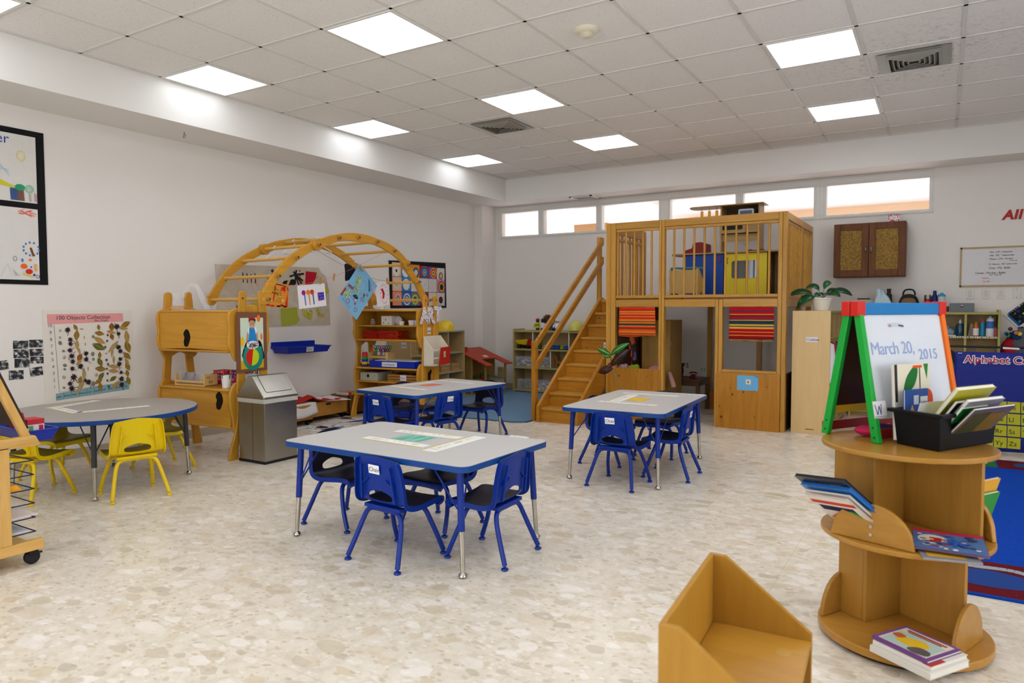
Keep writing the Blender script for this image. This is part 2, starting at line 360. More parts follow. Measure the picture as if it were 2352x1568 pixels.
# wall behind the camera and wall at the right, each with a long window to the garden
m = MB(WALL); m.box(XW, 1.0, YF-.14, YF, 0, H); m.box(5.8, XR, YF-.14, YF, 0, H); m.box(1.0, 5.8, YF-.14, YF, 0, .5); m.box(1.0, 5.8, YF-.14, YF, 2.6, H); struct(m, 'wall_front', smooth=False)
m = MB(WALL); m.box(XR, XR+.14, YF, -3.1, 0, H); m.box(XR, XR+.14, .7, YB+.14, 0, H); m.box(XR, XR+.14, -3.1, .7, 0, .5); m.box(XR, XR+.14, -3.1, .7, 2.6, H); struct(m, 'wall_right', smooth=False)
m = MB(WHITE)
for x in (1.0, 2.57, 4.17, 5.74): m.box(x, x+.06, YF-.1, YF-.03, .5, 2.6)
m.box(1.0, 5.8, YF-.1, YF-.03, .5, .56); m.box(1.0, 5.8, YF-.1, YF-.03, 2.54, 2.6); w = struct(m, 'window_7'); p = MB(GLASS); p.box(1.03, 5.77, YF-.07, YF-.064, .53, 2.57); p.build('pane', w, smooth=False)
m = MB(WHITE)
for y in (-3.1, -1.23, .64): m.box(XR+.03, XR+.1, y, y+.06, .5, 2.6)
m.box(XR+.03, XR+.1, -3.1, .7, .5, .56); m.box(XR+.03, XR+.1, -3.1, .7, 2.54, 2.6); w = struct(m, 'window_8'); p = MB(GLASS); p.box(XR+.064, XR+.07, -3.07, .67, .53, 2.57); p.build('pane', w, smooth=False)
m = MB(BASEM); m.box(XW, XW+.012, YF, 5.98, 0, .08); struct(m, 'baseboard_left', smooth=False)
m = MB(BASEM); m.box(XW+.012, -.488, 5.968, 5.98, 0, .08); m.box(-.5, -.488, 5.98, YB-.012, 0, .08); m.box(-.488, XR, YB-.024, YB-.012, 0, .08); struct(m, 'baseboard_back', smooth=False)
# covered terrace seen through the clerestory
TER = plaster('#efe3e2', 'terrace_plaster')
m = MB(TER); m.box(-6, 12, YB+.14, 10.6, 2.93, 3.05); tc = struct(m, 'ceiling', smooth=False)
m = MB(TER); m.box(-6, 12, YB+.14, 12, -.06, 0); struct(m, 'floor', smooth=False)
m = MB(TER); m.box(-6, -1.0, 8.2, 8.35, 0, 2.93); struct(m, 'wall_far', smooth=False)
m = MB(plaster('#dfc39c', 'ochre_wall')); m.box(1.3, 12, 10.3, 10.6, 2.7, 2.93); m.box(.9, 2.6, 10.2, 10.6, 0, 2.72); m.box(5.4, 12, 10.9, 11.1, 0, 2.62); struct(m, 'wall_far', smooth=False)
m = MB(mat('#d8d4cc')); m.box(.2, 1.6, 7.0, 7.4, 2.15, 2.185); m.box(.2, .24, 7.0, 7.4, 0, 2.15); m.box(1.56, 1.6, 7.0, 7.4, 0, 2.15); solo(m, 'storage_rack', 'white storage rack on the terrace behind the clerestory windows', 'rack')
m = MB(mat('#c99a62', .8)); m.box(.5, 1.06, 7.05, 7.3, 2.185, 2.52); m.box(.5, 1.06, 7.15, 7.2, 2.52, 2.5205, mat('#b98a50', .4)); solo(m, 'cardboard_box', 'brown cardboard box seen through the second clerestory window', 'box')
t = thing('terrace_lamp', 'round white ceiling lamp seen through the third clerestory window', 'lamp', (1.55, 8.05, 2.93))
m = MB(WHITE); m.lathe([(.02, 2.93), (.22, 2.93), (.22, 2.9), (.02, 2.9)], (1.55, 8.05, 0)); m.build('base', t)
m = MB(mat('#f6f4ee', .3)); m.lathe([(.19, 2.9), (.18, 2.86), (.13, 2.82), (.06, 2.8), (.01, 2.797)], (1.55, 8.05, 0)); m.build('shade', t)
def small_grille(x, y, z, label, w=.34, d=.3):
    t = thing('air_grille', label, 'air vent', (x, y, z)); m = MB(WHITE)
    m.box(x-w/2, x+w/2, y-d/2, y-d/2+.03, z-.012, z); m.box(x-w/2, x+w/2, y+d/2-.03, y+d/2, z-.012, z); m.box(x-w/2, x-w/2+.03, y-d/2, y+d/2, z-.012, z); m.box(x+w/2-.03, x+w/2, y-d/2, y+d/2, z-.012, z); m.build('frame', t)
    m = MB(mat('#a9a49a'));
    for k in range(9): m.hull([(x-w/2+.03, y-d/2+.035+k*(d-.07)/9+q, zz) for q, zz in ((0, z-.002), (.02, z-.01), (.022, z-.008), (.002, z))], [(x+w/2-.03, y-d/2+.035+k*(d-.07)/9+q, zz) for q, zz in ((0, z-.002), (.02, z-.01), (.022, z-.008), (.002, z))])
    m.build('slats', t)
small_grille(1.12, 7.8, 2.93, 'small grey air grille beside the round terrace lamp')
small_grille(1.12, 6.14, ZS, 'white air grille on the underside of the back soffit')
# palms beyond the terrace
LEAF = mat('#3d8a5a', .5)
for x, sd in ((3.95, 1), (1.2, 2)):
    r = random.Random(sd); t = thing('palm_tree', {1: 'green palm crown seen low in the rightmost clerestory window', 2: 'palm crown beyond the terrace left of the other palm'}[sd], 'palm', (x, 14.5, 0), 0, 'palms beyond the terrace')
    m = MB(mat('#8a7a60')); m.cyl((x, 14.5, 0), (x, 14.5, 2.1), .09, r2=.06); m.build('trunk', t)
    m = MB(LEAF)
    for k in range(15):
        a = r.uniform(0, 6.28); up = r.uniform(.15, .75); P = [Vector((x, 14.5, 2.1)) + Vector((cos(a), sin(a), 0))*s*.8 + Z*(up*s - .5*s*s) for s in (0, .3, .6, .9, 1.2)]
        for j in range(1, 5):
            d = (P[j]-P[j-1]).normalized(); sd_ = d.cross(Z).normalized()
            for q in range(3):
                b0 = P[j-1].lerp(P[j], q/3)
                for sg in (1, -1): m.face([b0, b0 + d*.03, b0 + d*.16 + sd_*sg*.22 - Z*.1])
    m.build('fronds', t, smooth=False)

# ================================================================ ceiling fittings
EMIT = mat('#f4f8ff', .4, emit=PANEL, name='lit_diffuser'); EMIT2 = mat('#f2f7ff', .4, emit=PANEL*.32, name='dimmer_lit_diffuser')
PL = {(0, 1): 'square lit ceiling panel against the left soffit, nearest to the camera of those three', (3, 1): 'largest looking lit ceiling panel, top centre left of the photo', (3, 4): 'lit ceiling panel in the middle, just in front of a grey diffuser vent',
      (0, 4): 'lit ceiling panel against the left soffit, second of three', (0, 7): 'small far lit ceiling panel near the back left soffit corner', (3, 7): 'lit ceiling panel nearest the back soffit above the play stairs', (7, 4): 'large lit ceiling panel at right beside the dusty vent', (7, 7): 'lit ceiling panel at right nearest the back soffit with bare edge gaps', (0, -2): 'lit ceiling panel cut by the top left corner of the photo'}
for (u, v) in list(PL) + [(3, -2), (7, -2), (7, 1), (11, 1), (11, 4), (3, -5), (7, -5)]:
    x, y = .61*u+.305, .61*v+.305
    t = thing('ceiling_light', PL.get((u, v), 'square lit ceiling panel behind the camera'), 'ceiling light', (x, y, H), 0, 'recessed ceiling lights')
    m = MB(WHITE)
    for a0, a1, b0, b1 in ((-.293, .293, -.293, -.275), (-.293, .293, .275, .293), (-.293, -.275, -.275, .275), (.275, .293, -.275, .275)): m.box(x+a0, x+a1, y+b0, y+b1, H-.012, H-.0005)
    m.build('frame', t, smooth=False)
    m = MB(EMIT2 if u == 0 else EMIT); m.box(x-.275, x+.275, y-.275, y+.275, H-.009, H-.001); m.build('diffuser', t, smooth=False)
GREY = mat('#9a9890', .4, metal=.3); DARK = mat('#2c2a28', .7)
for (x, y), lb in zip([(1.525, 3.355), (5.185, 3.355)], ['grey square louvred ceiling vent near the middle of the ceiling', 'grey square louvred ceiling vent at right with dusty tiles around it']):
    t = thing('ceiling_vent', lb, 'air vent', (x, y, H), 0, 'louvred ceiling vents')
    def sq(m, r0, z0, r1, z1, th=.003):
        for k in range(4):
            R_ = Matrix.Translation((x, y, 0)) @ Matrix.Rotation(pi/2*k, 4, 'Z'); m.xf(R_)
            m.hull([(-r0, -r0, z0), (r0, -r0, z0), (r1, -r1, z1), (-r1, -r1, z1)], [(-r0, -r0+th, z0+th), (r0, -r0+th, z0+th), (r1, -r1+th, z1+th), (-r1, -r1+th, z1+th)])
        m.xf(Matrix.Identity(4))
    m = MB(GREY); sq(m, .238, H-.012, .18, H-.012, .004); m.build('frame', t, smooth=False)
    m = MB(GREY)
    for r in (.172, .14, .108, .076, .044): sq(m, r+.018, H-.004, r-.010, H-.032)
    m.build('louvres', t, smooth=False)
    m = MB(DARK); m.box(x-.2, x+.2, y-.2, y+.2, H-.003, H-.001); m.build('backing', t, smooth=False)
t = thing('smoke_detector', 'round cream smoke detector on a ceiling tile', 'smoke detector', (3.33, 1.56, H))
m = MB(mat('#e8e0cc', .45)); m.lathe([(.01, H), (.085, H), (.088, H-.012), (.075, H-.022), (.04, H-.026), (.01, H-.026)], (3.33, 1.56, 0)); m.build('base', t)
m = MB(mat('#d9d0ba', .5)); m.lathe([(.045, H-.024), (.05, H-.035), (.03, H-.055), (.02, H-.058), (.004, H-.058)], (3.33, 1.56, 0)); m.lathe([(.032, H-.04), (.0325, H-.05), (.03, H-.05), (.03, H-.04)], (3.33, 1.56, 0), DARK); m.build('sensor_head', t)
t = thing('ceiling_hook', 'small metal ring hook under the left soffit', 'hook', (-.28, 1.0, ZS))
m = MB(mat('#8c8a86', .35, metal=.9)); m.cyl((-.28, 1.0, ZS), (-.28, 1.0, ZS-.02), .004); m.tube([(-.28+.016*sin(a), 1.0+.016*cos(a)*.3, ZS-.036+.016*cos(a)) for a in [2*pi*k/14 for k in range(15)]], .003, seg=6); m.build('ring', t)
# ================================================================ chairs
def evaluated(o):
    dg = bpy.context.evaluated_depsgraph_get(); me = bpy.data.meshes.new_from_object(o.evaluated_get(dg)); return me
def chair_shell(m, inner):
    prof = [(.158, .252, .135), (.172, .267, .15), (.163, .283, .157), (.12, .287, .163), (.05, .281, .166), (-.02, .276, .166), (-.065, .28, .164), (-.095, .295, .162), (-.108, .322, .161), (-.115, .358, .159), (-.121, .40, .154), (-.128, .455, .147), (-.137, .512, .135), (-.139, .525, .13)]
    prof = [tuple(p) for p in spline(prof, 3, False)]
    bm = bmesh.new(); rows = []; nT = 12
    for i, (y, z, hw) in enumerate(prof):
        a = prof[max(0, i-1)]; b_ = prof[min(len(prof)-1, i+1)]; ty, tz = b_[0]-a[0], b_[1]-a[1]; L = math.hypot(ty, tz)
        ny, nz = tz/L, -ty/L           # towards the sitter
        if i == 0: pass
        row = []
        for k in range(-nT-1, nT+2):
            t = max(-1, min(1, k/nT)); q = t*t
            back = max(0, min(1, (z-.30)/.08)) if y < -.08 else 0
            dish = .010*q*(1-back) + .020*q*back
            yy, zz = y + ny*dish, z + nz*dish
            if abs(k) > nT: yy -= ny*.022; zz -= nz*.022
            x = hw*(t + (.03 if k > nT else -.03 if k < -nT else 0))
            if z > .48: zz -= .024*abs(t)**1.4*(z-.48)/.051
            row.append(bm.verts.new((x, yy, zz)))
        rows.append(row)
    for a, b_ in zip(rows, rows[1:]):
        for k in range(len(a)-1): bm.faces.new((a[k], a[k+1], b_[k+1], b_[k]))
    bmesh.ops.recalc_face_normals(bm, faces=bm.faces)
    me = bpy.data.meshes.new('seat_shell'); bm.to_mesh(me); bm.free(); o = bpy.data.objects.new('seat_shell', me); COL.objects.link(o)
    sd = o.modifiers.new('s', 'SOLIDIFY'); sd.thickness = .006; sd.offset = 0; sd.material_offset = 0
    c = MB(); hole = spline([(-.08, .318), (-.072, .338), (-.03, .353), (0, .358), (.03, .353), (.072, .338), (.08, .318), (.06, .306), (0, .303), (-.06, .306)], 4)
    c.prism(hole, (0, 0, 0), X, Z, -.4, .4); co = c.build('cut'); bo = o.modifiers.new('b', 'BOOLEAN'); bo.operation = 'DIFFERENCE'; bo.object = co; bo.solver = 'EXACT'
    me2 = evaluated(o); bpy.data.objects.remove(o); bpy.data.objects.remove(co)
    me2.materials.clear(); me2.materials.append(m); me2.materials.append(inner)
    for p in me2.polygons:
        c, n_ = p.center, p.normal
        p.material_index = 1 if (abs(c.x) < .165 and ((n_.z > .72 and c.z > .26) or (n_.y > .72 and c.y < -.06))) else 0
    me2.shade_smooth(); me2.set_sharp_from_angle(angle=rad(40))
    return me2
def make_chair(name, m, ml, inner):
    t = thing(name, 'x', 'chair')
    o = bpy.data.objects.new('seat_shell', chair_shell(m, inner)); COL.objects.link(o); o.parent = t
    for s in (-1, 1):   # moulded rib with its diagonal branch on each side of the back
        r = MB(m)
        r.hull([(s*.108, -.124, .305), (s*.116, -.124, .305), (s*.098, -.148, .48), (s*.090, -.148, .48)], [(s*.108, -.108, .305), (s*.116, -.108, .305), (s*.098, -.132, .48), (s*.090, -.132, .48)])
        r.hull([(s*.109, -.130, .375), (s*.109, -.130, .382), (s*.058, -.133, .415), (s*.058, -.133, .409)], [(s*.109, -.112, .375), (s*.109, -.112, .382), (s*.058, -.118, .415), (s*.058, -.118, .409)])
        r.build('rib', t, bevel=.002)
    for y0, y1 in ((-.10, -.055), (.06, .10)):
        r = MB(m); r.box(-.12, .12, y0, y1, .258, .276); r.build('bracket', t, bevel=.003)
    for yb, yt, hx, hz_, top in ((-.165, -.08, .168, .155, .254), (.165, .08, .160, .148, .254)):
        for s in (-1, 1):
            P = [(0, yt, top), (s*.06, yt, top), (s*.095, yt - (yt-yb)*.03, top-.006), (s*.116, yt-(yt-yb)*.1, top-.026), (s*.13, yt-(yt-yb)*.24, top-.065), (s*.149, yt-(yt-yb)*.6, top*.42), (s*hx, yb, .022)]
            lg = MB(ml); lg.tube(spline(P, 4, False), .0122, seg=12); L = lg.build('leg', t)
            g = MB(ml); g.lathe([(.006, .03), (.006, .016), (.016, .011), (.018, .005), (.014, 0)], (s*hx, yb, 0), seg=14); g.build('foot_glide', L)
    return t
BLUE = mat('#022d8c', .42, spec=.25, name='royal_blue_plastic'); BLUEM = mat('#022a88', .38, spec=.3, name='royal_blue_enamel', coat=.1)
YEL = mat('#e8c900', .36, name='yellow_plastic'); YELM = mat('#e6c400', .32, name='yellow_enamel', coat=.3)
bc = make_chair('kids_chair', BLUE, BLUEM, mat('#18162c', .45, name='worn_navy_seat_face')); yc = make_chair('kids_chair', YEL, YELM, mat('#b59a12', .45, name='worn_yellow_seat_face'))  # shade painted into the yellow inner face; navy inner face simply a darker tone
def sticker(ch, rot=0., seed=0):
    p = Art((0, 0, 0), X, Vector((0, -.13, 1)).normalized())
    p.O = Vector((-.008, -.1345, .462)) + p.N*.005; p.A, p.B = (p.A*cos(rot)+p.B*sin(rot)), (p.B*cos(rot)-p.A*sin(rot))
    p.rect(-.036, -.022, .036, .022, '#efeef0'); lab = p.build('name_label', ch, world=False)
    lt = text('Chair', .031, p.O - p.A*.032 - p.B*.011 + p.N*.0006, p.A, p.B, '#26224e', lab, world=False)
blue = [  # x, y, rz, sticker, label
 (3.142, -.184, -4, 1, 'blue chair with Chair label at the near long side of the green card table'),
 (3.525, .100, 92, 0, 'blue chair at the right end of the green card table, seen side on'),
 (2.505, .112, -90, 0, 'blue chair at the left end of the green card table beside the steel bin'),
 (3.016, .345, 177, 0, 'blue chair at the far long side of the green card table, mostly under its top'),
 (3.516, 1.721, -2, 1, 'blue chair with Chair label at the near short side of the yellow card table'),
 (3.745, 2.16, 93, 1, 'blue chair on the right long side of the yellow card table'),
 (3.15, 2.345, -88, 0, 'blue chair on the left long side of the yellow card table by the stairs'),
 (3.42, 2.83, 178, 0, 'blue chair at the far short side of the yellow card table'),
 (1.512, 1.61, -7, 1, 'blue chair with Chair label at the near short side of the red card table'),
 (1.745, 1.985, 83, 1, 'blue chair on the right long side of the red card table, label on its back'),
 (1.13, 2.36, -95, 0, 'blue chair on the left long side of the red card table, by the art shelves'),
 (1.64, 2.80, 176, 0, 'blue chair at the far short side of the red card table, near the rug')]
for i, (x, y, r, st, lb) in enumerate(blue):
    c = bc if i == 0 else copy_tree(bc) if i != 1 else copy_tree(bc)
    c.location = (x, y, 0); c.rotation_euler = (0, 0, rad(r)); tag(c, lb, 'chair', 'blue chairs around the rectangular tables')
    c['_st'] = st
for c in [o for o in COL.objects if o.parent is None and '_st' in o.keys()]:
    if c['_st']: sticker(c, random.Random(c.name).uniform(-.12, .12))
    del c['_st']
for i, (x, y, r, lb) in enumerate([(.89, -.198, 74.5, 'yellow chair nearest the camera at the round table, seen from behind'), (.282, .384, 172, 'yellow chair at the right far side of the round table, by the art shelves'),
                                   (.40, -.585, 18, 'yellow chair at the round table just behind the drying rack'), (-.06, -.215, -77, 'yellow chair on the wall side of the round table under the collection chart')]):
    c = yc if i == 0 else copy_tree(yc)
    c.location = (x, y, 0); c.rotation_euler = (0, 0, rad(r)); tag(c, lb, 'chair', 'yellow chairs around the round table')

# ================================================================ tables
TOP = plaster('#c3c0bd', 'grey_laminate', 200, .42, .01); EDGE = mat('#073f86', .4, name='blue_edge_band'); CHROME = mat('#b9b4aa', .22, metal=1., noise=.25); CHARC = mat('#3c3d42', .45, metal=.2)
HT = .522
def table_leg(t, x, y, cx, cy, m, splay=.03):
    d = Vector((cx-x, cy-y, 0)).normalized(); f = Vector((x, y, 0)); top = f + d*splay + Z*(HT-.028); sp = f + (top-f)*.43
    g = MB(m); g.cyl(sp, top, .0165); L = g.build('leg', t)
    g = MB(CHROME); g.cyl(f + Z*.035, sp + (top-sp)*.03, .0115, r2=.0128); g.build('chrome_insert', L)
    g = MB(CHROME); g.lathe([(.009, .04), (.01, .026), (.019, .018), (.021, .01), (.013, 0)], (x, y, 0), seg=16); g.build('glide', L)
    br = MB(m); q = f + (top-f)*.62
    for a in (1, -1):
        dd = Matrix.Rotation(a*rad(45), 3, 'Z') @ d
        br.tube([q + dd*.012, q + dd*.02 + Z*.01, Vector((top.x, top.y, HT-.03)) + dd*.13], .0042, seg=6)
    br.build('brace', L)
def rect_table(cx, cy, deg, label):
    t = thing('activity_table', label, 'table', (cx, cy, 0), rad(deg), 'grey rectangular tables with blue edges')
    R_ = pmat(t); o = rrect(1.219, .762, .055, 5)
    m = MB(EDGE); i = rrect(1.211, .754, .051, 5)
    m.hull([R_ @ Vector((*p, HT-.03)) for p in o], [R_ @ Vector((*p, HT-.0012)) for p in o]); m.build('edge_band', t, bevel=.003)
    m = MB(TOP); m.hull([R_ @ Vector((*p, HT-.004)) for p in i], [R_ @ Vector((*p, HT)) for p in i]); m.build('tabletop', t)
    for sx in (1, -1):
        for sy in (1, -1):
            p = R_ @ Vector((sx*.556, sy*.328, 0)); table_leg(t, p.x, p.y, cx, cy, BLUEM)
    return t
T1 = rect_table(3.03, .10, -1, 'grey table nearest the camera with a green card taped on top')
T2 = rect_table(3.448, 2.26, 92.5, 'grey table in front of the play stairs with a yellow card taped on top')
T3 = rect_table(1.497, 2.235, 84, 'grey table by the blue rug with a red card taped on top')
t = thing('round_table', 'round grey table with blue edge at left with four yellow chairs', 'table', (.374, -.11, 0)); R_ = pmat(t)
m = MB(EDGE); o = ell(0, 0, .61, .61, 56); m.hull([R_ @ Vector((*p, HT-.03)) for p in o], [R_ @ Vector((*p, HT-.0012)) for p in o]); m.build('edge_band', t, bevel=.003)
m = MB(plaster('#a9a39c', 'dull_grey_laminate', 200, .42, .01)); o = ell(0, 0, .606, .606, 56); m.hull([R_ @ Vector((*p, HT-.004)) for p in o], [R_ @ Vector((*p, HT)) for p in o]); m.build('tabletop', t)
for x, y in ((.825, -.416), (-.077, .195), (.668, .344), (.08, -.565)): table_leg(t, x, y, .374, -.11, CHARC, .02)
# paper strips and cards taped on the tables
def strip(p0, p1, w, label, group='name strips taped on the tables', side=1, seed=0, z=HT):
    p0, p1 = Vector((*p0, z)), Vector((*p1, z)); d = (p1-p0).normalized(); n = Z.cross(d); L = (p1-p0).length
    a = Art(p0, d, n); r = random.Random(seed)
    a.rect(0, -w/2, L, w/2, '#e9e7e2'); a.rect(0, -w/2*side, L, -w/2*side + .009*side, '#e3c23a')
    x = .05
    while x < L-.06:
        k = r.random()
        if x < L*.3 or x > L*.78:
            cc = r.choice(['#2c5aa8', '#c8434a', '#7fb3d8', '#d9c95a', '#3a8a6a'])
            a.line([(x, r.uniform(-.3, .1)*w), (x+.006, r.uniform(0, .3)*w), (x+.012, r.uniform(-.3, .2)*w)], .0025, cc); x += r.uniform(.012, .024)
        elif k < .55: a.line([(x, -.02*w), (x+.004, .16*w), (x+.008, -.03*w), (x+.012, .1*w)], .0016, '#3a3a4a'); x += .014
        else: x += .012
    m = a.build('name_strip'); m.location = (p0+p1)/2
    for v in m.data.vertices: v.co -= m.location
    return tag(m, label, 'paper strip', group)
def card(c, w, h, rot, col, label):
    a = Art((c[0], c[1], HT), Vector((cos(rot), sin(rot), 0)), Vector((-sin(rot), cos(rot), 0)))
    a.rect(-w/2, -h/2, w/2, h/2, col)
    m = a.build('colour_card'); m.location = (*c, HT)
    for v in m.data.vertices: v.co -= m.location
    tag(m, label, 'card', 'colour cards taped on the rectangular tables')
def streak(h1, h2):
    m, n, l, b = newmat('streaky_card'); t_ = n.new('ShaderNodeTexCoord'); nz = n.new('ShaderNodeTexNoise'); nz.inputs['Scale'].default_value = 14
    mp = n.new('ShaderNodeMapping'); mp.inputs['Scale'].default_value = (2.2, .3, 1); l.new(t_.outputs['Object'], mp.inputs[0]); l.new(mp.outputs[0], nz.inputs[0])
    r_ = ramp(n, [(.35, h1), (.65, h2)]); l.new(nz.outputs['Fac'], r_.inputs['Fac']); l.new(r_.outputs['Color'], b.inputs['Base Color']); b.inputs['Roughness'].default_value = .4; return m
card((2.98, .147), .2, .15, 0, streak('#2aa488', '#8fd0bd'), 'green card in the middle of the front table')
card((3.43, 2.297), .145, .19, 0, streak('#f0bd10', '#ecc93e'), 'yellow card in the middle of the table before the stairs')
card((1.416, 2.287), .14, .19, rad(-8), streak('#dd5138', '#e9745a'), 'red card in the middle of the table by the rug')
strip((2.735, .03), (3.187, 0), .075, 'paper name strip along the near side of the green card', seed=1)
strip((2.747, .285), (3.2, .285), .08, 'paper name strip along the far side of the green card', side=-1, seed=2)
strip((3.265, -.09), (3.265, .37), .095, 'paper name strip at the right of the green card', side=-1, seed=3)
strip((3.31, 2.1), (3.285, 2.556), .1, 'paper name strip at the left of the yellow card', side=-1, seed=4)
strip((3.16, 2.645), (3.633, 2.65), .075, 'paper name strip at the far side of the yellow card', side=-1, seed=5)
strip((3.207, 2.045), (3.667, 2.05), .075, 'paper name strip at the near side of the yellow card', seed=6)
strip((1.165, 2.03), (1.612, 1.962), .075, 'paper name strip at the near side of the red card', seed=7)
strip((1.2, 2.12), (1.27, 2.52), .075, 'paper name strip at the left of the red card', seed=8, side=-1)
strip((1.226, 2.66), (1.675, 2.6), .075, 'paper name strip at the far side of the red card', seed=9, side=-1)
strip((.03, -.305), (-.115, .11), .08, 'paper name strip on the wall side of the round table', seed=10, side=-1)
strip((.05, -.27), (.43, -.31), .08, 'paper name strip at the left side of the round table', seed=11)
strip((.425, -.305), (.525, .14), .08, 'paper name strip nearest the front edge of the round table', seed=12)
for (x, y, r, lb) in ((3.45, .475, 0, 'small white tape label at the far right corner of the front table'), (3.72, 2.82, .2, 'small white tape label at the far right corner of the yellow card table')):
    a = Art((x, y, HT), Vector((cos(r), sin(r), 0)), Vector((-sin(r), cos(r), 0))); a.rect(-.06, -.02, .06, .02, '#e6e6e8'); a.line([(-.04, -.005), (-.03, .008), (-.02, -.006), (-.005, .008), (.01, -.006), (.03, .006)], .002, '#8a8a98')
    m = a.build('tape_label'); m.location = (x, y, HT)
    for v in m.data.vertices: v.co -= m.location
    tag(m, lb, 'label', 'tape labels at the table corners')
# ================================================================ wood finishes
BIR = lambda ax='z': wood('honey_birch', '#d29c36', '#ba8022', ax, .34, 1., contrast=.8)
BIRL = lambda ax='z': wood('light_birch', '#dcb878', '#cfa866', ax, .42, 1., coat=.1, contrast=.7)
PINE = lambda ax='z': wood('amber_pine', '#c08428', '#a06614', ax, .36, .9, knots=True)
PINEL = lambda ax='z': wood('loft_pine', '#c6943f', '#ac782a', ax, .4, 1.)
# ================================================================ steel swing bin
STEEL = mat('#a8a49a', .3, metal=1., noise=.12, name='brushed_steel'); BLK = mat('#15151a', .5)
t = thing('swing_lid_bin', 'brushed steel swing lid bin standing between the art shelves and the tables', 'bin', (.75, 1.0, 0))
bx0, bx1, by0, by1 = .59, .91, .835, 1.17
m = MB(STEEL); m.box(bx0+.006, bx1-.006, by0+.006, by1-.006, .012, .512); m.box(bx0+.17, bx0+.172, by0+.0045, by0+.006, .015, .5, BLK); m.build('body', t, bevel=.006)
m = MB(BLK); m.box(bx0, bx1, by0, by1, 0, .022); m.build('base', t, bevel=.005)
m = MB(mat('#c9c6bd', .25, trans=.2)); m.box(bx0-.002, bx1+.002, by0-.002, by1+.002, .478, .514); m.build('liner_bag', t, bevel=.004)
m = MB(STEEL)
m.prism([(bx0-.004, .512), (bx1+.004, .512), (bx1+.004, .53), (bx1-.13, .692), (bx0+.13, .692), (bx0-.004, .53)], (0, by0-.004, 0), X, Z, -.343, 0); m.build('lid_hood', t, bevel=.006)
fl_ = Art((bx1+.004, by0+.03, .53), Y, Vector((-.134, 0, .162)), lift=.0012)
Lh = math.hypot(.134, .162)
fr = MB(BLK); 
m = MB(STEEL); m.hull([fl_.O+fl_.A*a+fl_.B*b for a, b in rrect(.255, .158, .012, 3, .14, .125)], [fl_.O+fl_.A*a+fl_.B*b+fl_.N*.003 for a, b in rrect(.255, .158, .012, 3, .14, .125)]); f_ = m.build('swing_flap', t)
a = Art(fl_.O, fl_.A, fl_.B, lift=.0005); a.poly(rrect(.262, .165, .014, 3, .14, .125), '#191816'); a.build('flap_gap', f_)
a = Art(fl_.O, fl_.A, fl_.B, lift=.0036)
for k in range(4): a.line([(.115+k*.012, .13), (.12+k*.012, .136)], .0025, '#8f8c84')
a.build('embossing', f_)

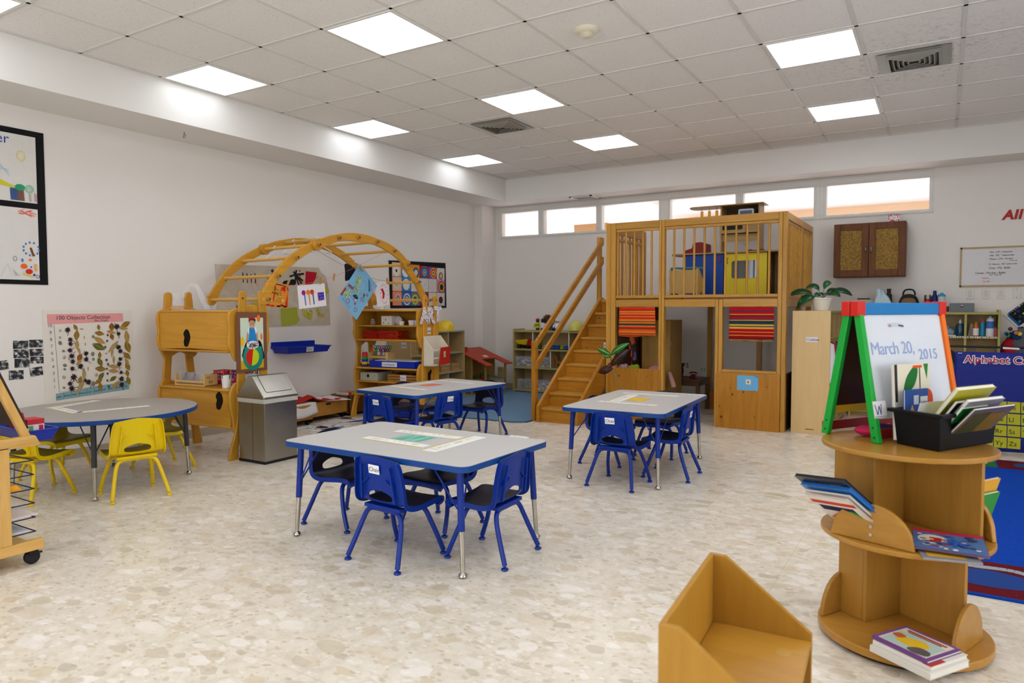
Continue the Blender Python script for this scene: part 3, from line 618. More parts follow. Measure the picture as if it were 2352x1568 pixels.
# ================================================================ art shelves
def tower(ox, oy, deg, name, label, front):
    """shelf tower; local a runs along +y (0 at the edge towards the camera), d runs to the wall"""
    t = thing(name, label, 'shelf unit', (ox, oy, 0), rad(deg))
    M_ = pmat(t); bw = BIR
    upper = [(.03, .87), (.0, .95), (.012, 1.04), (.0, 1.12), (.012, 1.19), (.06, 1.222), (.12, 1.235), (.17, 1.252), (.27, 1.255), (.33, 1.238), (.40, 1.22), (.432, 1.17), (.43, 1.08), (.442, .98), (.42, .87), (.38, .80), (.33, .80), (.22, .845), (.12, .80), (.07, .80)]
    lower = [(.045, .22), (.03, .33), (.01, .42), (.0, .5), (.02, .575), (.07, .625), (.14, .60), (.22, .585), (.30, .60), (.37, .625), (.43, .575), (.445, .48), (.42, .38), (.41, .22), (.36, .22), (.32, .28), (.22, .29), (.12, .28), (.09, .22)]
    for d, nm in ((0, 'end_panel'), (.84, 'end_panel')):
        for prof in (upper, lower):
            m = MB(bw('z')).xf(M_); m.prism(spline(prof, 3), (-d, 0, 0), Y, Z, -.012, .014); pn = m.build(nm, t, bevel=.006)
            if prof is lower and d == 0:
                a_ = Art(M_ @ Vector((.0145, .225, .49)), M_.to_3x3() @ Y, Z, lift=.0005); a_.poly(spline([(-.03, -.01), (-.02, .035), (.005, .045), (.02, .06), (.045, .06), (.05, .03), (.03, .0), (.025, -.05), (0, -.07), (-.025, -.05)], 4), '#1c0f06', .9); a_.build('finger_hole', pn)
        for a0, a1, a2, top in ((-.03, .075, .135, 1.365), (.455, .385, .345, 1.37)):
            s = 1 if a0 < a1 else -1; w = .075
            c = [(a0, 0), (a0 + s*.02, .1), (a1-s*.02, .3), (a1-s*.01, .6), (a1+s*.015, .9), (a2-s*.045, 1.15), (a2-s*.035, top-.04)]
            ins = [(p[0] + s*w*(1.15 if i == 0 else 1), p[1]) for i, p in enumerate(c)]
            o = spline(c + [(c[-1][0]+s*.016, top), (c[-1][0]+s*w*.8, top)] + ins[::-1], 4)
            side = .013 if d == 0 else -.013
            m = MB(bw('z')).xf(M_); m.prism(o, (-d+side, 0, 0), Y, Z, -.001 if d == 0 else -.022, .022 if d == 0 else .001); u = m.build('upright', t, bevel=.006)
            if d == 0:
                m = MB(DARK).xf(M_); m.cyl((-d+.034, a2-s*.002, top-.055), (-d+.038, a2-s*.002, top-.055), .008, seg=10); m.build('peg_hole', u)
    z0 = -.826; z1 = -.014
    def shelf(z, a0=.015, a1=.425, nm='shelf'):
        m = MB(bw('x')).xf(M_); m.box(z0, z1, a0, a1, z-.018, z); return m.build(nm, t, bevel=.007)
    shelf(1.212, nm='top_shelf'); shelf(.885, .0, .43); shelf(.572, .0, .43); shelf(.27)
    def pnl(a, zlo, zhi, hole, sag):
        m = MB(bw('x')).xf(M_); o = [(z0, zhi)] + [(z0+(z1-z0)*k/12, zlo - sag*sin(pi*k/12)) for k in range(13)] + [(z1, zhi)]
        m.prism(o, (0, a, 0), X, Z, -.008, .008); p = m.build('back_panel', t, bevel=.003)
        if hole:
            bean = spline([(0, .07), (.03, .05), (.042, .0), (.03, -.04), (.01, -.075), (-.022, -.07), (-.028, -.03), (-.02, 0), (-.03, .035)], 5)
            for s_ in (-.0085, .0085):
                a_ = Art(M_ @ Vector((hole[0], a+s_, hole[1])), M_.to_3x3() @ (X if s_ < 0 else -X), Z, lift=.0004); a_.poly([(u*1.15, v*1.0) for u, v in bean], '#1c0f06', .9); a_.build('finger_hole', p)
    if front:   # open side towards the camera, closed at the far side
        shelf(1.04, .05); shelf(.415, .05); pnl(.415, .875, 1.2, None, 0); pnl(.415, .27, .56, None, 0)
    else:
        pnl(.03, .882, 1.2, (-.5, .985), -.012); pnl(.03, .27, .562, (-.135, .478), .014); shelf(1.04, .06); shelf(.415, .06)
    return t
TL = tower(.525, .80, 5.5, 'art_shelf_unit', 'honey birch shelf unit with wavy sides at the camera end of the wooden arch', False)
TR = tower(.61, 3.07, 6.0, 'art_shelf_unit', 'honey birch shelf unit with ART letters at the far end of the wooden arch', True)
# wooden arch between the two units
t = thing('ladder_arch', 'arched wooden ladder frame spanning the two art shelf units', 'arch', (.1, 2.2, 1.3))
near = [(1.158, 1.305), (1.29, 1.505), (1.487, 1.675), (1.722, 1.803), (1.962, 1.884), (2.207, 1.908), (2.46, 1.886), (2.703, 1.812), (2.905, 1.683), (3.087, 1.508), (3.225, 1.316)]
AX = lambda y: .535 + (y-1.158)*.04
def arch_pt(y, z, d=0.): return Vector((AX(y) - d*.995, y + d*.088, z))
BE = BIR('y')
fine = spline(near, 6, False)
for d in (0, .80):
    for i0, i1, off in ((0, 3, 0), (3, 8, 1), (8, 10, 0)):
        seg = [Vector(p) for p in fine[i0*6:i1*6+1]]; up, dn = [], []
        for k, p in enumerate(seg):
            tt = (seg[min(k+1, len(seg)-1)]-seg[max(k-1, 0)]).normalized(); nn = Vector((-tt.y, tt.x))
            w = .034 + .006*abs(cos(k*pi/12)); up.append(p+nn*w); dn.append(p-nn*w)
        o = [tuple(p) for p in up] + [tuple(p) for p in dn[::-1]]
        x0 = .016 if off else -.016
        m = MB(BE)
        bot = [arch_pt(a, b, d) + X*(x0-.014) for a, b in o]; top = [p + X*.028 for p in bot]
        m.ringstrip([bot, top], caps=False)
        for q in (bot, top):
            n = len(up); vs_ = [m.bm.verts.new(v) for v in q]
            for k in range(n-1): m.bm.faces.new((vs_[k], vs_[k+1], vs_[2*n-2-k], vs_[2*n-1-k]))
        bmesh.ops.remove_doubles(m.bm, verts=m.bm.verts, dist=1e-5)
        for e in (seg[0], seg[-1]):
            c = arch_pt(e.x, e.y, d); m.cyl(c + X*(x0-.0135), c + X*(x0+.0135), .052, seg=24)
        m.build('arch_beam', t, bevel=.004)
for k, (y, z) in enumerate(near):
    a, b = arch_pt(y, z, 0), arch_pt(y, z, .80)
    m = MB(wood('rung_birch', '#dcae5a', '#cb9a44', 'x', .4)); m.cyl(b, a, .0155, seg=14); r_ = m.build('rung', t)
    c = a + X*(.03 if 3 <= k <= 8 else .016)
    if k in (0, 10): c = c + X*.03
    m = MB(wood('bolt_knob', '#b98238', '#9a6a2a', 'x')); m.cyl(c, c + X*.024, .019, seg=16, r2=.017); m.cyl(c+X*.024, c+X*.0245, .009, DARK, seg=10); m.build('knob', r_)

# ---- things on the arch
PINK = mat('#e8707c', .6); NAVY = mat('#23305a', .6); WIRE = mat('#eeeef0', .4)
def cord(pts, r, m, name, label): o = MB(m); o.tube(pts, r, seg=6); return solo(o, name, label, 'string')
STR = spline([(.02, 1.36, 1.50), (.06, 1.52, 1.44), (.14, 1.87, 1.455), (.2, 2.2, 1.523), (.28, 2.55, 1.665), (.42, 2.735, 1.79)], 5, False)
cord(STR, .0016, PINK, 'clothesline', 'thin pink clothesline strung under the wooden arch')
cord(spline([(.05, 2.01, 1.885), (.16, 2.36, 1.70), (.27, 2.72, 1.55), (.36, 3.03, 1.51)], 4, False), .0014, NAVY, 'clothesline', 'thin dark blue string sloping from the top of the arch to the right')
def peg(p, tilt, label, c='#c99a55'):
    m = MB(mat(c, .6)); M_ = Matrix.Translation(p) @ Matrix.Rotation(tilt, 4, 'X'); m.xf(M_)
    m.hull([(-.005, -.006, -.035), (.001, -.006, -.035), (.001, .006, -.035), (-.005, .006, -.035)], [(-.009, -.006, .035), (-.003, -.006, .035), (-.003, .006, .035), (-.009, .006, .035)])
    m.hull([(.001, -.006, -.035), (.007, -.006, -.035), (.007, .006, -.035), (.001, .006, -.035)], [(.005, -.006, .035), (.011, -.006, .035), (.011, .006, .035), (.005, .006, .035)])
    m.cyl((.001, -.008, .008), (.001, .008, .008), .004, mat('#8f8f8f', .3, metal=1.), seg=8)
    return solo(m, 'clothes_peg', label, 'clothes peg', 'wooden clothes pegs on the line')
def sheet(c, w, h, rot, color, name, label, yawd=0, curl=.012):
    """a hanging sheet of paper facing the room; returns its Art canvas in metres, origin at its centre"""
    N_ = Matrix.Rotation(rad(yawd), 3, 'Z') @ X; A = Matrix.Rotation(rad(yawd), 3, 'Z') @ Y; B = Z
    A2, B2 = A*cos(rot)+B*sin(rot), B*cos(rot)-A*sin(rot)
    t = thing(name, label, 'artwork', tuple(Vector(c)-Z*h*.5))
    m = MB(mat(color, .7, spec=.2)); m.hull([Vector(c)+A2*a+B2*b-N_*.0008 for a, b in ((-w/2, -h/2), (w/2, -h/2), (w/2, h/2), (-w/2, h/2))], [Vector(c)+A2*a+B2*b for a, b in ((-w/2, -h/2), (w/2, -h/2), (w/2, h/2), (-w/2, h/2))]); m.build('paper', t, smooth=False)
    return t, Art(c, A2, B2)
t, a = sheet((.1, 1.652, 1.35), .275, .225, -.06, '#f49a3c', 'painted_paper', 'orange painted paper hanging on the line behind the near arch beam')
r = random.Random(3)
for k in range(9): a.line([(-.13, .1-k*.024), (-.02, .098-k*.024+r.uniform(-.01, .01)), (.12, .102-k*.024)], .003, '#e86a20')
a.line([(-.13, .09), (-.05, .107), (.05, .1), (.12, .085), (.132, .05)], .008, '#1c1a1a'); a.line([(-.02, .09), (-.035, -.05)], .012, '#a33016'); a.line([(-.11, .03), (.02, .015)], .01, '#8c2a18')
a.poly([(.05, .08), (.1, .09), (.1, .05), (.085, .035), (.07, .055), (.04, .04)], '#d8261c'); a.poly([(.125, .05), (.132, -.1), (.11, -.105), (.1, -.08), (.12, .0)], '#d33a1c')
for k in range(34): a.ell(r.uniform(-.09, .05), r.choice([.045, .0, -.055])+r.uniform(-.025, .025), .009, .007, r.choice(['#9aa83a', '#b9b54a', '#7d9440', '#d3c75a']), 7)
a.ell(.068, -.045, .018, .018, '#d5d048'); a.ell(.068, -.045, .011, .011, '#e8c94a')
for u, v in ((-.1, -.095), (-.05, -.1), (.02, -.1), (.06, -.09), (.095, -.1)): a.ell(u, v, .024, .008, r.choice(['#7c1414', '#1a1414', '#c02a1c']), 9)
a.build('drawing', t)
t, a = sheet((.16, 2.03, 1.35), .35, .225, .095, '#f0eff2', 'white_drawing', 'white drawing with three round flowers pegged on the pink line')
for u, c1, c2 in ((-.105, '#a0189c', '#14669c'), (-.05, '#f58a1c', '#f07a1c'), (0.0, '#e0401c', '#0f6a92')):
    a.line([(u+.01, .03), (u+.015, -.085)], .012, c2)
    for k in range(9): a.ell(u+.016*cos(.7*k), .038+.016*sin(.7*k), .01, .01, c1, 8)
    a.ell(u, .038, .017, .017, c1)
a.poly([(.068, .028), (.152, .028), (.15, -.052), (.072, -.056)], '#e83c6c'); a.poly([(.074, .022), (.146, .022), (.144, -.046), (.078, -.05)], '#1c3cb0')
for u, v in ((.092, .004), (.108, .0), (.128, .006), (.11, -.022), (.126, -.03), (.095, -.036)): a.ell(u, v, .004, .004, '#c8dcf4', 7)
a.build('drawing', t)
t, a = sheet((.30, 2.52, 1.40), .34, .475, -.72, '#7cb6da', 'blue_drawing', 'large blue paper with glitter patches hanging tilted by one peg')
r = random.Random(5)
def glit(u, v, ru, rv, n=60):
    for k in range(n):
        q = r.uniform(0, 6.28); w = r.random()**.5; a.ell(u+ru*w*cos(q), v+rv*w*sin(q), .007, .006, r.choice(['#a6bf62', '#c9d488', '#8aa650', '#d9dca0', '#98b078']), 6)
glit(-.075, .09, .045, .05); glit(-.03, .0, .04, .055, 50); glit(-.11, -.12, .05, .05)
for k in range(7): a.line([(.03+.014*k, .2-.004*k), (.115+.006*k, .1+.01*k)], .009, ['#1c5c9c', '#2a7cb8', '#7ab84a', '#8a8ab8', '#b08ac8', '#c89ad8', '#d0a8e0'][k])
RED = '#a8343c'
for k in range(6): a.line([(-.15, -.06+.006*k), (-.07, -.045+.006*k)], .004, '#9c2a20'); a.line([(-.165+.004*k, -.09), (-.17+.005*k, -.19)], .004, '#a8382a')
for u, v, s in ((.1, -.02, .03), (.02, -.09, .03), (.09, -.17, .032), (-.05, -.17, .034), (.12, .06, .02)):
    a.line([(u+s*cos(q*.9)*(1 if q % 2 else .45), v+s*sin(q*.9)*(1 if q % 2 else .45)) for q in range(15)], .002, RED)
a.line([(-.02, .14), (.05, .13), (.06, .04), (.03, -.0), (.09, -.06)], .002, RED); a.line([(-.09, .02), (-.05, -.05), (-.07, -.1), (0, -.12)], .002, RED); a.line([(-.12, -.2), (.02, -.2), (.0, -.23), (-.12, -.2)], .002, RED)
for u, v, c_ in ((-.01, -.06, '#14162a'), (.01, -.055, '#14162a'), (.0, -.078, '#1a1020'), (-.022, -.08, '#14162a'), (.02, -.075, '#2a1418'), (.032, -.06, '#101426'), (.025, -.095, '#f0e8e0')): a.ell(u, v, .0105, .0105, c_, 10)
for k in range(5): a.line([(.07, .04-.006*k), (.1, .035-.008*k)], .004, '#7a5236')
a.poly([(.035, -.115), (.055, -.12), (.05, -.14), (.03, -.138)], '#c81c2c')
a.build('drawing', t)
t, a = sheet((.26, 2.93, 1.385), .2, .26, .12, '#ece6ea', 'white_drawing', 'white paper with red paint hanging behind the blue drawing', 0)
a.poly([(-.02, .05), (.01, .06), (.035, .0), (.02, -.05), (-.01, -.06), (0, -.0)], '#c42038')
for q in range(16): a.ell(.02+.055*cos(q*.45-1.5), -.005+.1*sin(q*.45-1.5), .006, .006, '#c42a48', 7)
a.build('drawing', t)
m = MB(mat('#171420', .75)); m.prism(spline([(-.06, .08), (.06, .05), (.075, .0), (.03, -.06), (-.03, -.09), (-.062, -.085), (-.06, .0)], 4), (.24, 2.46, 1.60), Y, Z, -.003, .003); solo(m, 'paper_mask', 'black paper shape pegged behind the blue drawing', 'artwork')
m = MB(mat('#e9e5df', .5)); m.lathe([(.045, 1.24), (.047, 1.255), (.047, 1.42), (.045, 1.425)], (-.2, 3.24, 0)); 
for (y, z, ti, lb) in ((1.56, 1.445, .3, 'wooden peg at the left of the orange painting'), (1.77, 1.455, -.5, 'wooden peg at the right of the orange painting'), (1.945, 1.46, .2, 'wooden peg at the left top of the flower drawing'), (2.12, 1.50, -.15, 'wooden peg at the right top of the flower drawing'), (2.27, 1.54, -.2, 'empty wooden peg right of the flower drawing'), (2.44, 1.68, -.25, 'wooden peg holding the black paper shape'), (2.56, 1.635, .75, 'wooden peg at the top of the blue drawing'), (2.95, 1.52, 0, 'wooden peg above the red painted paper')):
    peg(Vector((.165+.2*(y-2.03) if y < 2.4 else .31, y, z)), ti, lb)
def hanger(x, y, z, rz, lb):
    """white wire hanger hooked over a rung; x,y,z is the top of its hook"""
    m = MB(WIRE); m.xf(Matrix.Translation((x, y, z)) @ Matrix.Rotation(rz, 4, 'Z'))
    m.tube(spline([(0, -.022, -.02), (0, -.012, -.002), (0, .008, -.001), (0, .019, -.018), (0, .008, -.034), (0, 0, -.06)], 4, False), .0035, seg=8)
    m.tube([(0, 0, -.055), (0, .02, -.065), (0, .145, -.125), (0, .148, -.145), (0, -.148, -.145), (0, -.145, -.125), (0, -.02, -.065), (0, 0, -.055)], .004, seg=8)
    return solo(m, 'clothes_hanger', lb, 'hanger', 'white hangers on the arch')
p = arch_pt(*near[3], .62); hanger(p.x, p.y, p.z+.02, .15, 'white hanger hooked on the rung at the left, near the wall side beam')
p = arch_pt(*near[4], .64); hanger(p.x, p.y, p.z+.02, .1, 'white hanger hooked on the next rung up towards the top of the arch')
p = arch_pt(*near[4], .26); hanger(p.x, p.y, p.z+.02, -.1, 'white hanger behind the near arch beam at the top')

# ---- things on the near unit
MT = pmat(TL)
def onT(M_, d, a, z): return M_ @ Vector((-d, a, z))
CLEAR = mat('#f4f6fa', .08, alpha=.14, name='clear_plastic')
m = MB(CLEAR); m.xf(MT)
m.lathe([(.055, 1.214), (.05, 1.26), (.03, 1.32), (.05, 1.36)], (-.72, .12, 0), seg=9); m.tube([(-.68, .14, 1.33), (-.6, .15, 1.43), (-.52, .15, 1.42), (-.45, .16, 1.3), (-.40, .16, 1.217)], [.02, .02, .018, .03, .025], seg=7); solo(m, 'plastic_wrap', 'crumpled clear plastic wrap on top of the near art unit', 'plastic')
m = MB(mat('#d9dce0', .7)); m.xf(MT); m.box(-.66, -.28, .1, .3, 1.213, 1.2165); m.box(-.6, -.3, .12, .32, 1.2165, 1.219, mat('#7c8790', .7)); solo(m, 'paper_stack', 'printed papers lying on top of the near art unit', 'paper')
t = thing('crayon_caddy', 'wooden caddy of crayons in clear tubs on the near art unit', 'caddy', tuple(MT @ Vector((-.5, .12, .572))))
m = MB(BIRL('x')); m.xf(MT); m.box(-.7, -.34, .06, .19, .573, .588); m.box(-.7, -.688, .055, .195, .573, .675); m.box(-.352, -.34, .055, .195, .573, .675); m.box(-.7, -.34, .06, .07, .6, .62); m.build('tray', t, bevel=.003)
a = Art(MT @ Vector((-.3395, .07, .63)), MT.to_3x3() @ Y, Z); a.line([(.03, -.02), (.05, -.005), (.07, -.02), (.05, -.03), (.03, -.02)], .004, '#2a2622'); a.build('emblem', t); text('mar', .028, MT @ Vector((-.3395, .075, .642)), MT.to_3x3() @ Y, Z, '#23202a', t)
for k in range(3):
    x = -.675 + k*.105; m = MB(CLEAR); m.xf(MT); m.box(x, x+.095, .075, .175, .59, .595); m.box(x, x+.095, .075, .078, .595, .68); m.box(x, x+.003, .078, .172, .595, .68); m.box(x+.092, x+.095, .078, .172, .595, .68); m.box(x, x+.095, .172, .175, .595, .68); tb = m.build('tub', t, smooth=False)
r = random.Random(9)
for k, (x, cl) in enumerate([(-.655, '#3a3450'), (-.63, '#57406a'), (-.6, '#3c3a4a'), (-.55, '#8a3a6a'), (-.53, '#6a4a8a'), (-.5, '#a85a8a'), (-.45, '#a9a85a'), (-.43, '#c9c88a'), (-.405, '#8a9a4a'), (-.375, '#d8743a')]):
    m = MB(mat(cl, .6)); m.xf(MT); m.cyl((x, .1, .6), (x+r.uniform(-.02, .02), .14, .672), .007, seg=8); solo(m, 'crayon', f'{["dark slate", "violet", "grey", "magenta", "purple", "pink", "olive", "pale olive", "green", "orange"][k]} crayon in the clear tubs of the wooden caddy', 'crayon', 'crayons in the caddy')
for k, (x, z, c1) in enumerate([(-.53, .573, '#c02a6a'), (-.53, .603, '#e04a8a'), (-.53, .633, '#3a3a9a'), (-.5, .663, '#c8304a'), (-.3, .573, '#a82a6a'), (-.3, .603, '#d84a9a'), (-.3, .633, '#b03a8a'), (-.3, .663, '#34309a')]):
    m = MB(mat(c1, .6)); m.xf(MT); m.box(x, x+.16, .29, .4, z, z+.028); 
    for q in range(4): m.box(x+.02+q*.033, x+.035+q*.033, .2885, .29, z+.006, z+.02, mat(['#e8b04a', '#f4c8d8', '#6a2a8a', '#f08030'][(q+k) % 4]))
    col_ = ['dark pink', 'bright pink', 'blue', 'red', 'plum', 'pink', 'magenta', 'violet'][k]
    solo(m, 'crayon_box', f'{col_} crayon box, {["lowest", "second", "third", "top"][k % 4]} in the {"left" if k < 4 else "right"} pile on the near art unit', 'box', 'crayon boxes piled on the near art unit')
def cup(M_, d, a, z, r0, h, c, label, name='pencil_cup', fill=None, seed=0):
    t = thing(name, label, 'cup', tuple(onT(M_, d, a, z))); p = onT(M_, d, a, z); 
    m = MB(mat(c, .4)); m.lathe([(r0*.8, 0), (r0, h), (r0*1.05, h), (r0*1.05, h-.006), (r0*.95, h-.006), (r0*.78, .004)], (p.x, p.y, p.z)); m.build('cup', t)
    r = random.Random(seed)
    for k, cl in enumerate(fill or []):
        q = 2*pi*k/len(fill); m = MB(mat(cl, .5)); b = p + Vector((cos(q)*r0*.4, sin(q)*r0*.4, .01)); e = p + Vector((cos(q)*r0*1.1, sin(q)*r0*1.1, h + r.uniform(.01, .05))); m.cyl(b, e, .006, seg=7)
        solo(m, 'marker', f'{NAMES.get(cl, "coloured")} marker standing in the {label.split(" on ")[0].split(" behind ")[0]}', 'marker', f'markers in the {label.split()[0]} cup')
    return t
NAMES = {'#2a8a3a': 'green', '#e8742a': 'orange', '#d8501c': 'dark orange', '#7a1f1a': 'maroon', '#c9a23a': 'mustard', '#4a3a2a': 'brown', '#a8823a': 'tan', '#2a2a2a': 'black', '#b0602a': 'rust'}
cup(MT, .13, .1, .573, .042, .105, '#f2f0f2', 'white cup of markers on the near art unit shelf', fill=['#2a8a3a', '#e8742a', '#d8501c', '#7a1f1a'], seed=1)
cup(MT, .06, .3, .573, .055, .105, '#eceaec', 'wide grey-white cup of pencils behind the bin', fill=['#c9a23a', '#4a3a2a', '#a8823a', '#2a2a2a', '#b0602a'], seed=2)
# framed photograph taped on the end panel
p0 = MT @ Vector((.037, .05, .70)); A_ = MT.to_3x3() @ Y
t = thing('framed_photo', 'brown framed photo of a child in a red beret taped to the near art unit', 'picture', tuple(p0)); a = Art(p0, A_, Z)
m = MB(mat('#7a4f38', .7)); m.hull([p0+A_*u+Z*v for u, v in ((0, .0), (.33, .01), (.33, .495), (.01, .5))], [p0+A_*u+Z*v+a.N*.004 for u, v in ((0, .0), (.33, .01), (.33, .495), (.01, .5))]); m.build('mount', t, smooth=False)
a.O = a.O + a.N*.0044
a.rect(.045, .03, .29, .45, '#cfdcc8'); a.rect(.045, .03, .29, .1, '#d8a818'); a.ell(.24, .445, .02, .03, '#f07a20'); a.ell(.268, .29, .011, .03, '#ee7020'); a.ell(.062, .255, .022, .04, '#e8c020'); a.rect(.03, .2, .045, .31, '#7a4f38')
a.poly(spline([(.07, .11), (.085, .22), (.13, .27), (.2, .27), (.26, .25), (.285, .17), (.285, .1)], 3), '#16161e')
a.ell(.175, .125, .108, .108, '#1c8a78', 28); a.rect(.085, .13, .27, .21, '#209078'); a.ell(.168, .125, .07, .07, '#c8d820', 28); a.poly([(.168+.07*cos(q), .125+.07*sin(q)) for q in [pi/2-.15+k*pi/14 for k in range(15)]], '#d8201c')
a.poly([(.12, .36), (.15, .375), (.2, .375), (.222, .35), (.215, .3), (.125, .3)], '#f0f0f2'); a.poly([(.118, .34), (.1, .25), (.112, .235), (.132, .31)], '#c8966e'); a.poly([(.224, .34), (.232, .24), (.22, .235), (.208, .31)], '#c8966e')
a.poly([(.138, .37), (.19, .37), (.212, .3), (.222, .245), (.118, .24), (.132, .3)], '#2a86cc'); a.ell(.168, .4, .029, .037, '#c8946c'); a.poly(spline([(.137, .41), (.14, .44), (.2, .44), (.2, .405), (.19, .425), (.15, .43)], 3), '#1c1410'); a.poly(spline([(.13, .44), (.14, .452), (.19, .452), (.216, .425), (.2, .435), (.15, .437)], 3), '#b01c24')
a.ell(.157, .402, .004, .003, '#1c1410', 8); a.ell(.178, .402, .004, .003, '#1c1410', 8); a.line([(.158, .383), (.168, .379), (.178, .384)], .004, '#f4e8e0')
a.ell(.17, .225, .066, .034, '#e8e6e8'); r = random.Random(4)
for k in range(40): q = r.uniform(0, 6.28); w = r.random()**.5; a.ell(.17+.055*w*cos(q), .227+.026*w*sin(q), .007, .005, r.choice(['#1a1a20', '#2a4ab8', '#b02a2a', '#2a7a4a', '#3a2a20', '#e8e4e0', '#c87a3a']), 6)
a.build('photograph', t)
# ================================================================ left wall
XL = XW + .002
def wallart(y, z, A=Y): return Art((XL, y, z), A, Z)
def board(name, label, y0, y1, z0, z1, color, cat='poster', th=.004, quad=None):
    t = thing(name, label, cat, (XL, (y0+y1)/2, z0)); q = quad or [(y0, z0), (y1, z0), (y1, z1), (y0, z1)]
    m = MB(mat(color, .75, spec=.2)); m.prism(q, (XL, 0, 0), Y, Z, 0, th); m.build('backing', t, smooth=False); return t
# large black-bordered display of drawings at the left edge
t = board('drawing_display', 'black bordered display of two large crayon drawings at the left edge', -1.02, .03, 1.415, 2.60, '#141416')
for z0, z1, nm in ((2.045, 2.555, 'upper_drawing'), (1.45, 2.0, 'lower_drawing')):
    a = Art((XL+.0045, 0, 0), Y, Z); a.rect(-.97, z0, -.03, z1, '#dcd9d4'); r = random.Random(int(z0*100))
    if nm == 'upper_drawing':
        a.ring(-.135, 2.395, .032, .042, .006, '#d9c96a'); a.ring(-.135, 2.395, .022, .03, .006, '#e0d48a')
        for k in range(14): q = k*.45; a.line([(-.135+.045*cos(q), 2.395+.055*sin(q)), (-.135+.095*cos(q), 2.395+.11*sin(q))], .002, '#b8d0dc' if k % 2 else '#e0d8a0')
        for k in range(6): a.line([(-.36, 2.32-.01*k), (-.28, 2.27+.01*k), (-.22, 2.29-.012*k)], .002, '#9cc0dc')
        a.poly([(-.36, 2.245), (-.28, 2.2), (-.2, 2.165), (-.16, 2.16), (-.2, 2.145), (-.3, 2.16), (-.37, 2.17)], '#d2c838'); a.line([(-.2, 2.155), (-.1, 2.16), (-.04, 2.14)], .004, '#d9d48a')
        for k in range(8): a.line([(-.215+.006*k, 2.145), (-.212+.006*k, 2.055)], .005, '#35548c'); a.line([(-.17+.006*k, 2.14), (-.165+.006*k, 2.055)], .005, '#7a5248')
        a.ell(-.15, 2.155, .035, .025, '#2f9a6a'); a.ring(-.085, 2.15, .03, .032, .009, '#8ac4a8'); a.ring(-.085, 2.15, .018, .02, .007, '#a8d0bc')
        for k in range(3): a.line([(-.09+.006*k, 2.115), (-.085+.006*k, 2.055)], .004, '#c4b4a8')
        a.line([(-.045, 2.12), (-.04, 2.06)], .008, '#e0946a'); a.line([(-.05, 2.125), (-.05, 2.06), (-.035, 2.06), (-.035, 2.12)], .003, '#9a88c4')
    else:
        for k in range(22): u = r.uniform(-.17, -.08); v = r.uniform(1.945, 1.98); a.line([(u, v), (u+r.uniform(.02, .05), v+r.uniform(-.02, .02))], .004, r.choice(['#e4604a', '#d8442e', '#ea8068']))
        for k in range(11): q = k*.55+1.2; a.ell(-.085+.055*cos(q), 1.69+.05*sin(q), .007, .009, '#3a78c0', 8)
        a.line([(-.09, 1.70), (-.07, 1.635)], .016, '#7c4a2a'); a.ell(-.095, 1.605, .012, .009, '#e8784a', 9); a.ell(-.15, 1.6, .008, .014, '#3a78c8', 9)
        a.ell(-.14, 1.555, .024, .02, '#e86a20', 11); a.ell(-.105, 1.515, .026, .02, '#d82a2a', 11); a.line([(-.15, 1.5), (-.08, 1.475)], .014, '#d8cc5a'); a.line([(-.06, 1.575), (-.055, 1.52)], .018, '#f0a85a'); a.ell(-.07, 1.49, .009, .009, '#2a3490', 8); a.ring(-.045, 1.478, .013, .013, .004, '#3a4494'); a.ell(-.09, 1.55, .006, .008, '#3a6ab0', 7)
        a.ring(-.20, 1.61, .014, .02, .004, '#8a8a90'); a.ring(-.315, 1.67, .014, .018, .003, '#c09a9a'); a.line([(-.3, 1.465), (-.25, 1.57), (-.22, 1.465)], .002, '#c8c8c8')
        for k in range(10): a.line([(-.22+.004*k, 1.54-.006*k), (-.2+.003*k, 1.48)], .0015, '#b8b8ba')
        for k in range(6): a.line([(-.36, 1.5+.012*k), (-.33, 1.5+.01*k)], .004, '#dcd89a')
    d = a.build(nm, t)
text('Corner', .105, (XL+.0065, -.53, 2.475), Y, Z, '#3c4ca0', t)
# collection chart
t = board('collection_chart', 'bar graph chart of dried leaves, flowers and pebbles under a pink heading', .0, .69, .46, 1.205, '#e2dcd2', 'chart', .0025, [(-.02, .47), (.69, .47), (.70, 1.215), (-.02, 1.215)])
a = Art((XL+.003, 0, 0), Y, Z)
a.poly([(.015, 1.103), (.618, 1.116), (.617, 1.188), (.013, 1.183)], '#e59c9c'); a.line([(.063, 1.10), (.087, .555)], .0025, '#5a4a50'); a.line([(.087, .555), (.67, .595)], .002, '#5a5560'); a.poly([(.06, .49), (.655, .525), (.655, .598), (.06, .545)], '#7ea4ae')
for k in range(1, 10): a.line([(.06+.0595*k, .50+.0035*k), (.06+.0595*k, .545+.005*k)], .002, '#2a3440')
a.build('headings', t, smooth=False)
text('100 Objects Collection', .046, (XL+.0045, .075, 1.138), (0, 1, .012), Z, '#4a3a48', t); text('(Bar Graph)', .024, (XL+.0045, .375, 1.12), (0, 1, .012), Z, '#4a3a48', t)
for k, wd in enumerate(['rocks', 'flowers', 'leaves', 'flowers', 'rocks', 'leaves', 'shells', 'leaves', 'flowers', 'leaves']): text(wd, .018, (XL+.0045, .0635+.0595*k, .512+.004*k), (0, 1, .06), Z, '#1c2834', t, space=.9)
for k in range(1, 11): text(str(k), .036, (XL+.0045, .046 - .0022*k - (.012 if k == 10 else 0), .535+.0545*k), Y, Z, '#7a7078', t)
def smap(x, y):
    px, py = 90+x/7.127, 710+y/7.127; return (.015+(px-109)*.00352, 1.19-(py-720)*(.00345+(px-109)*.0000017))
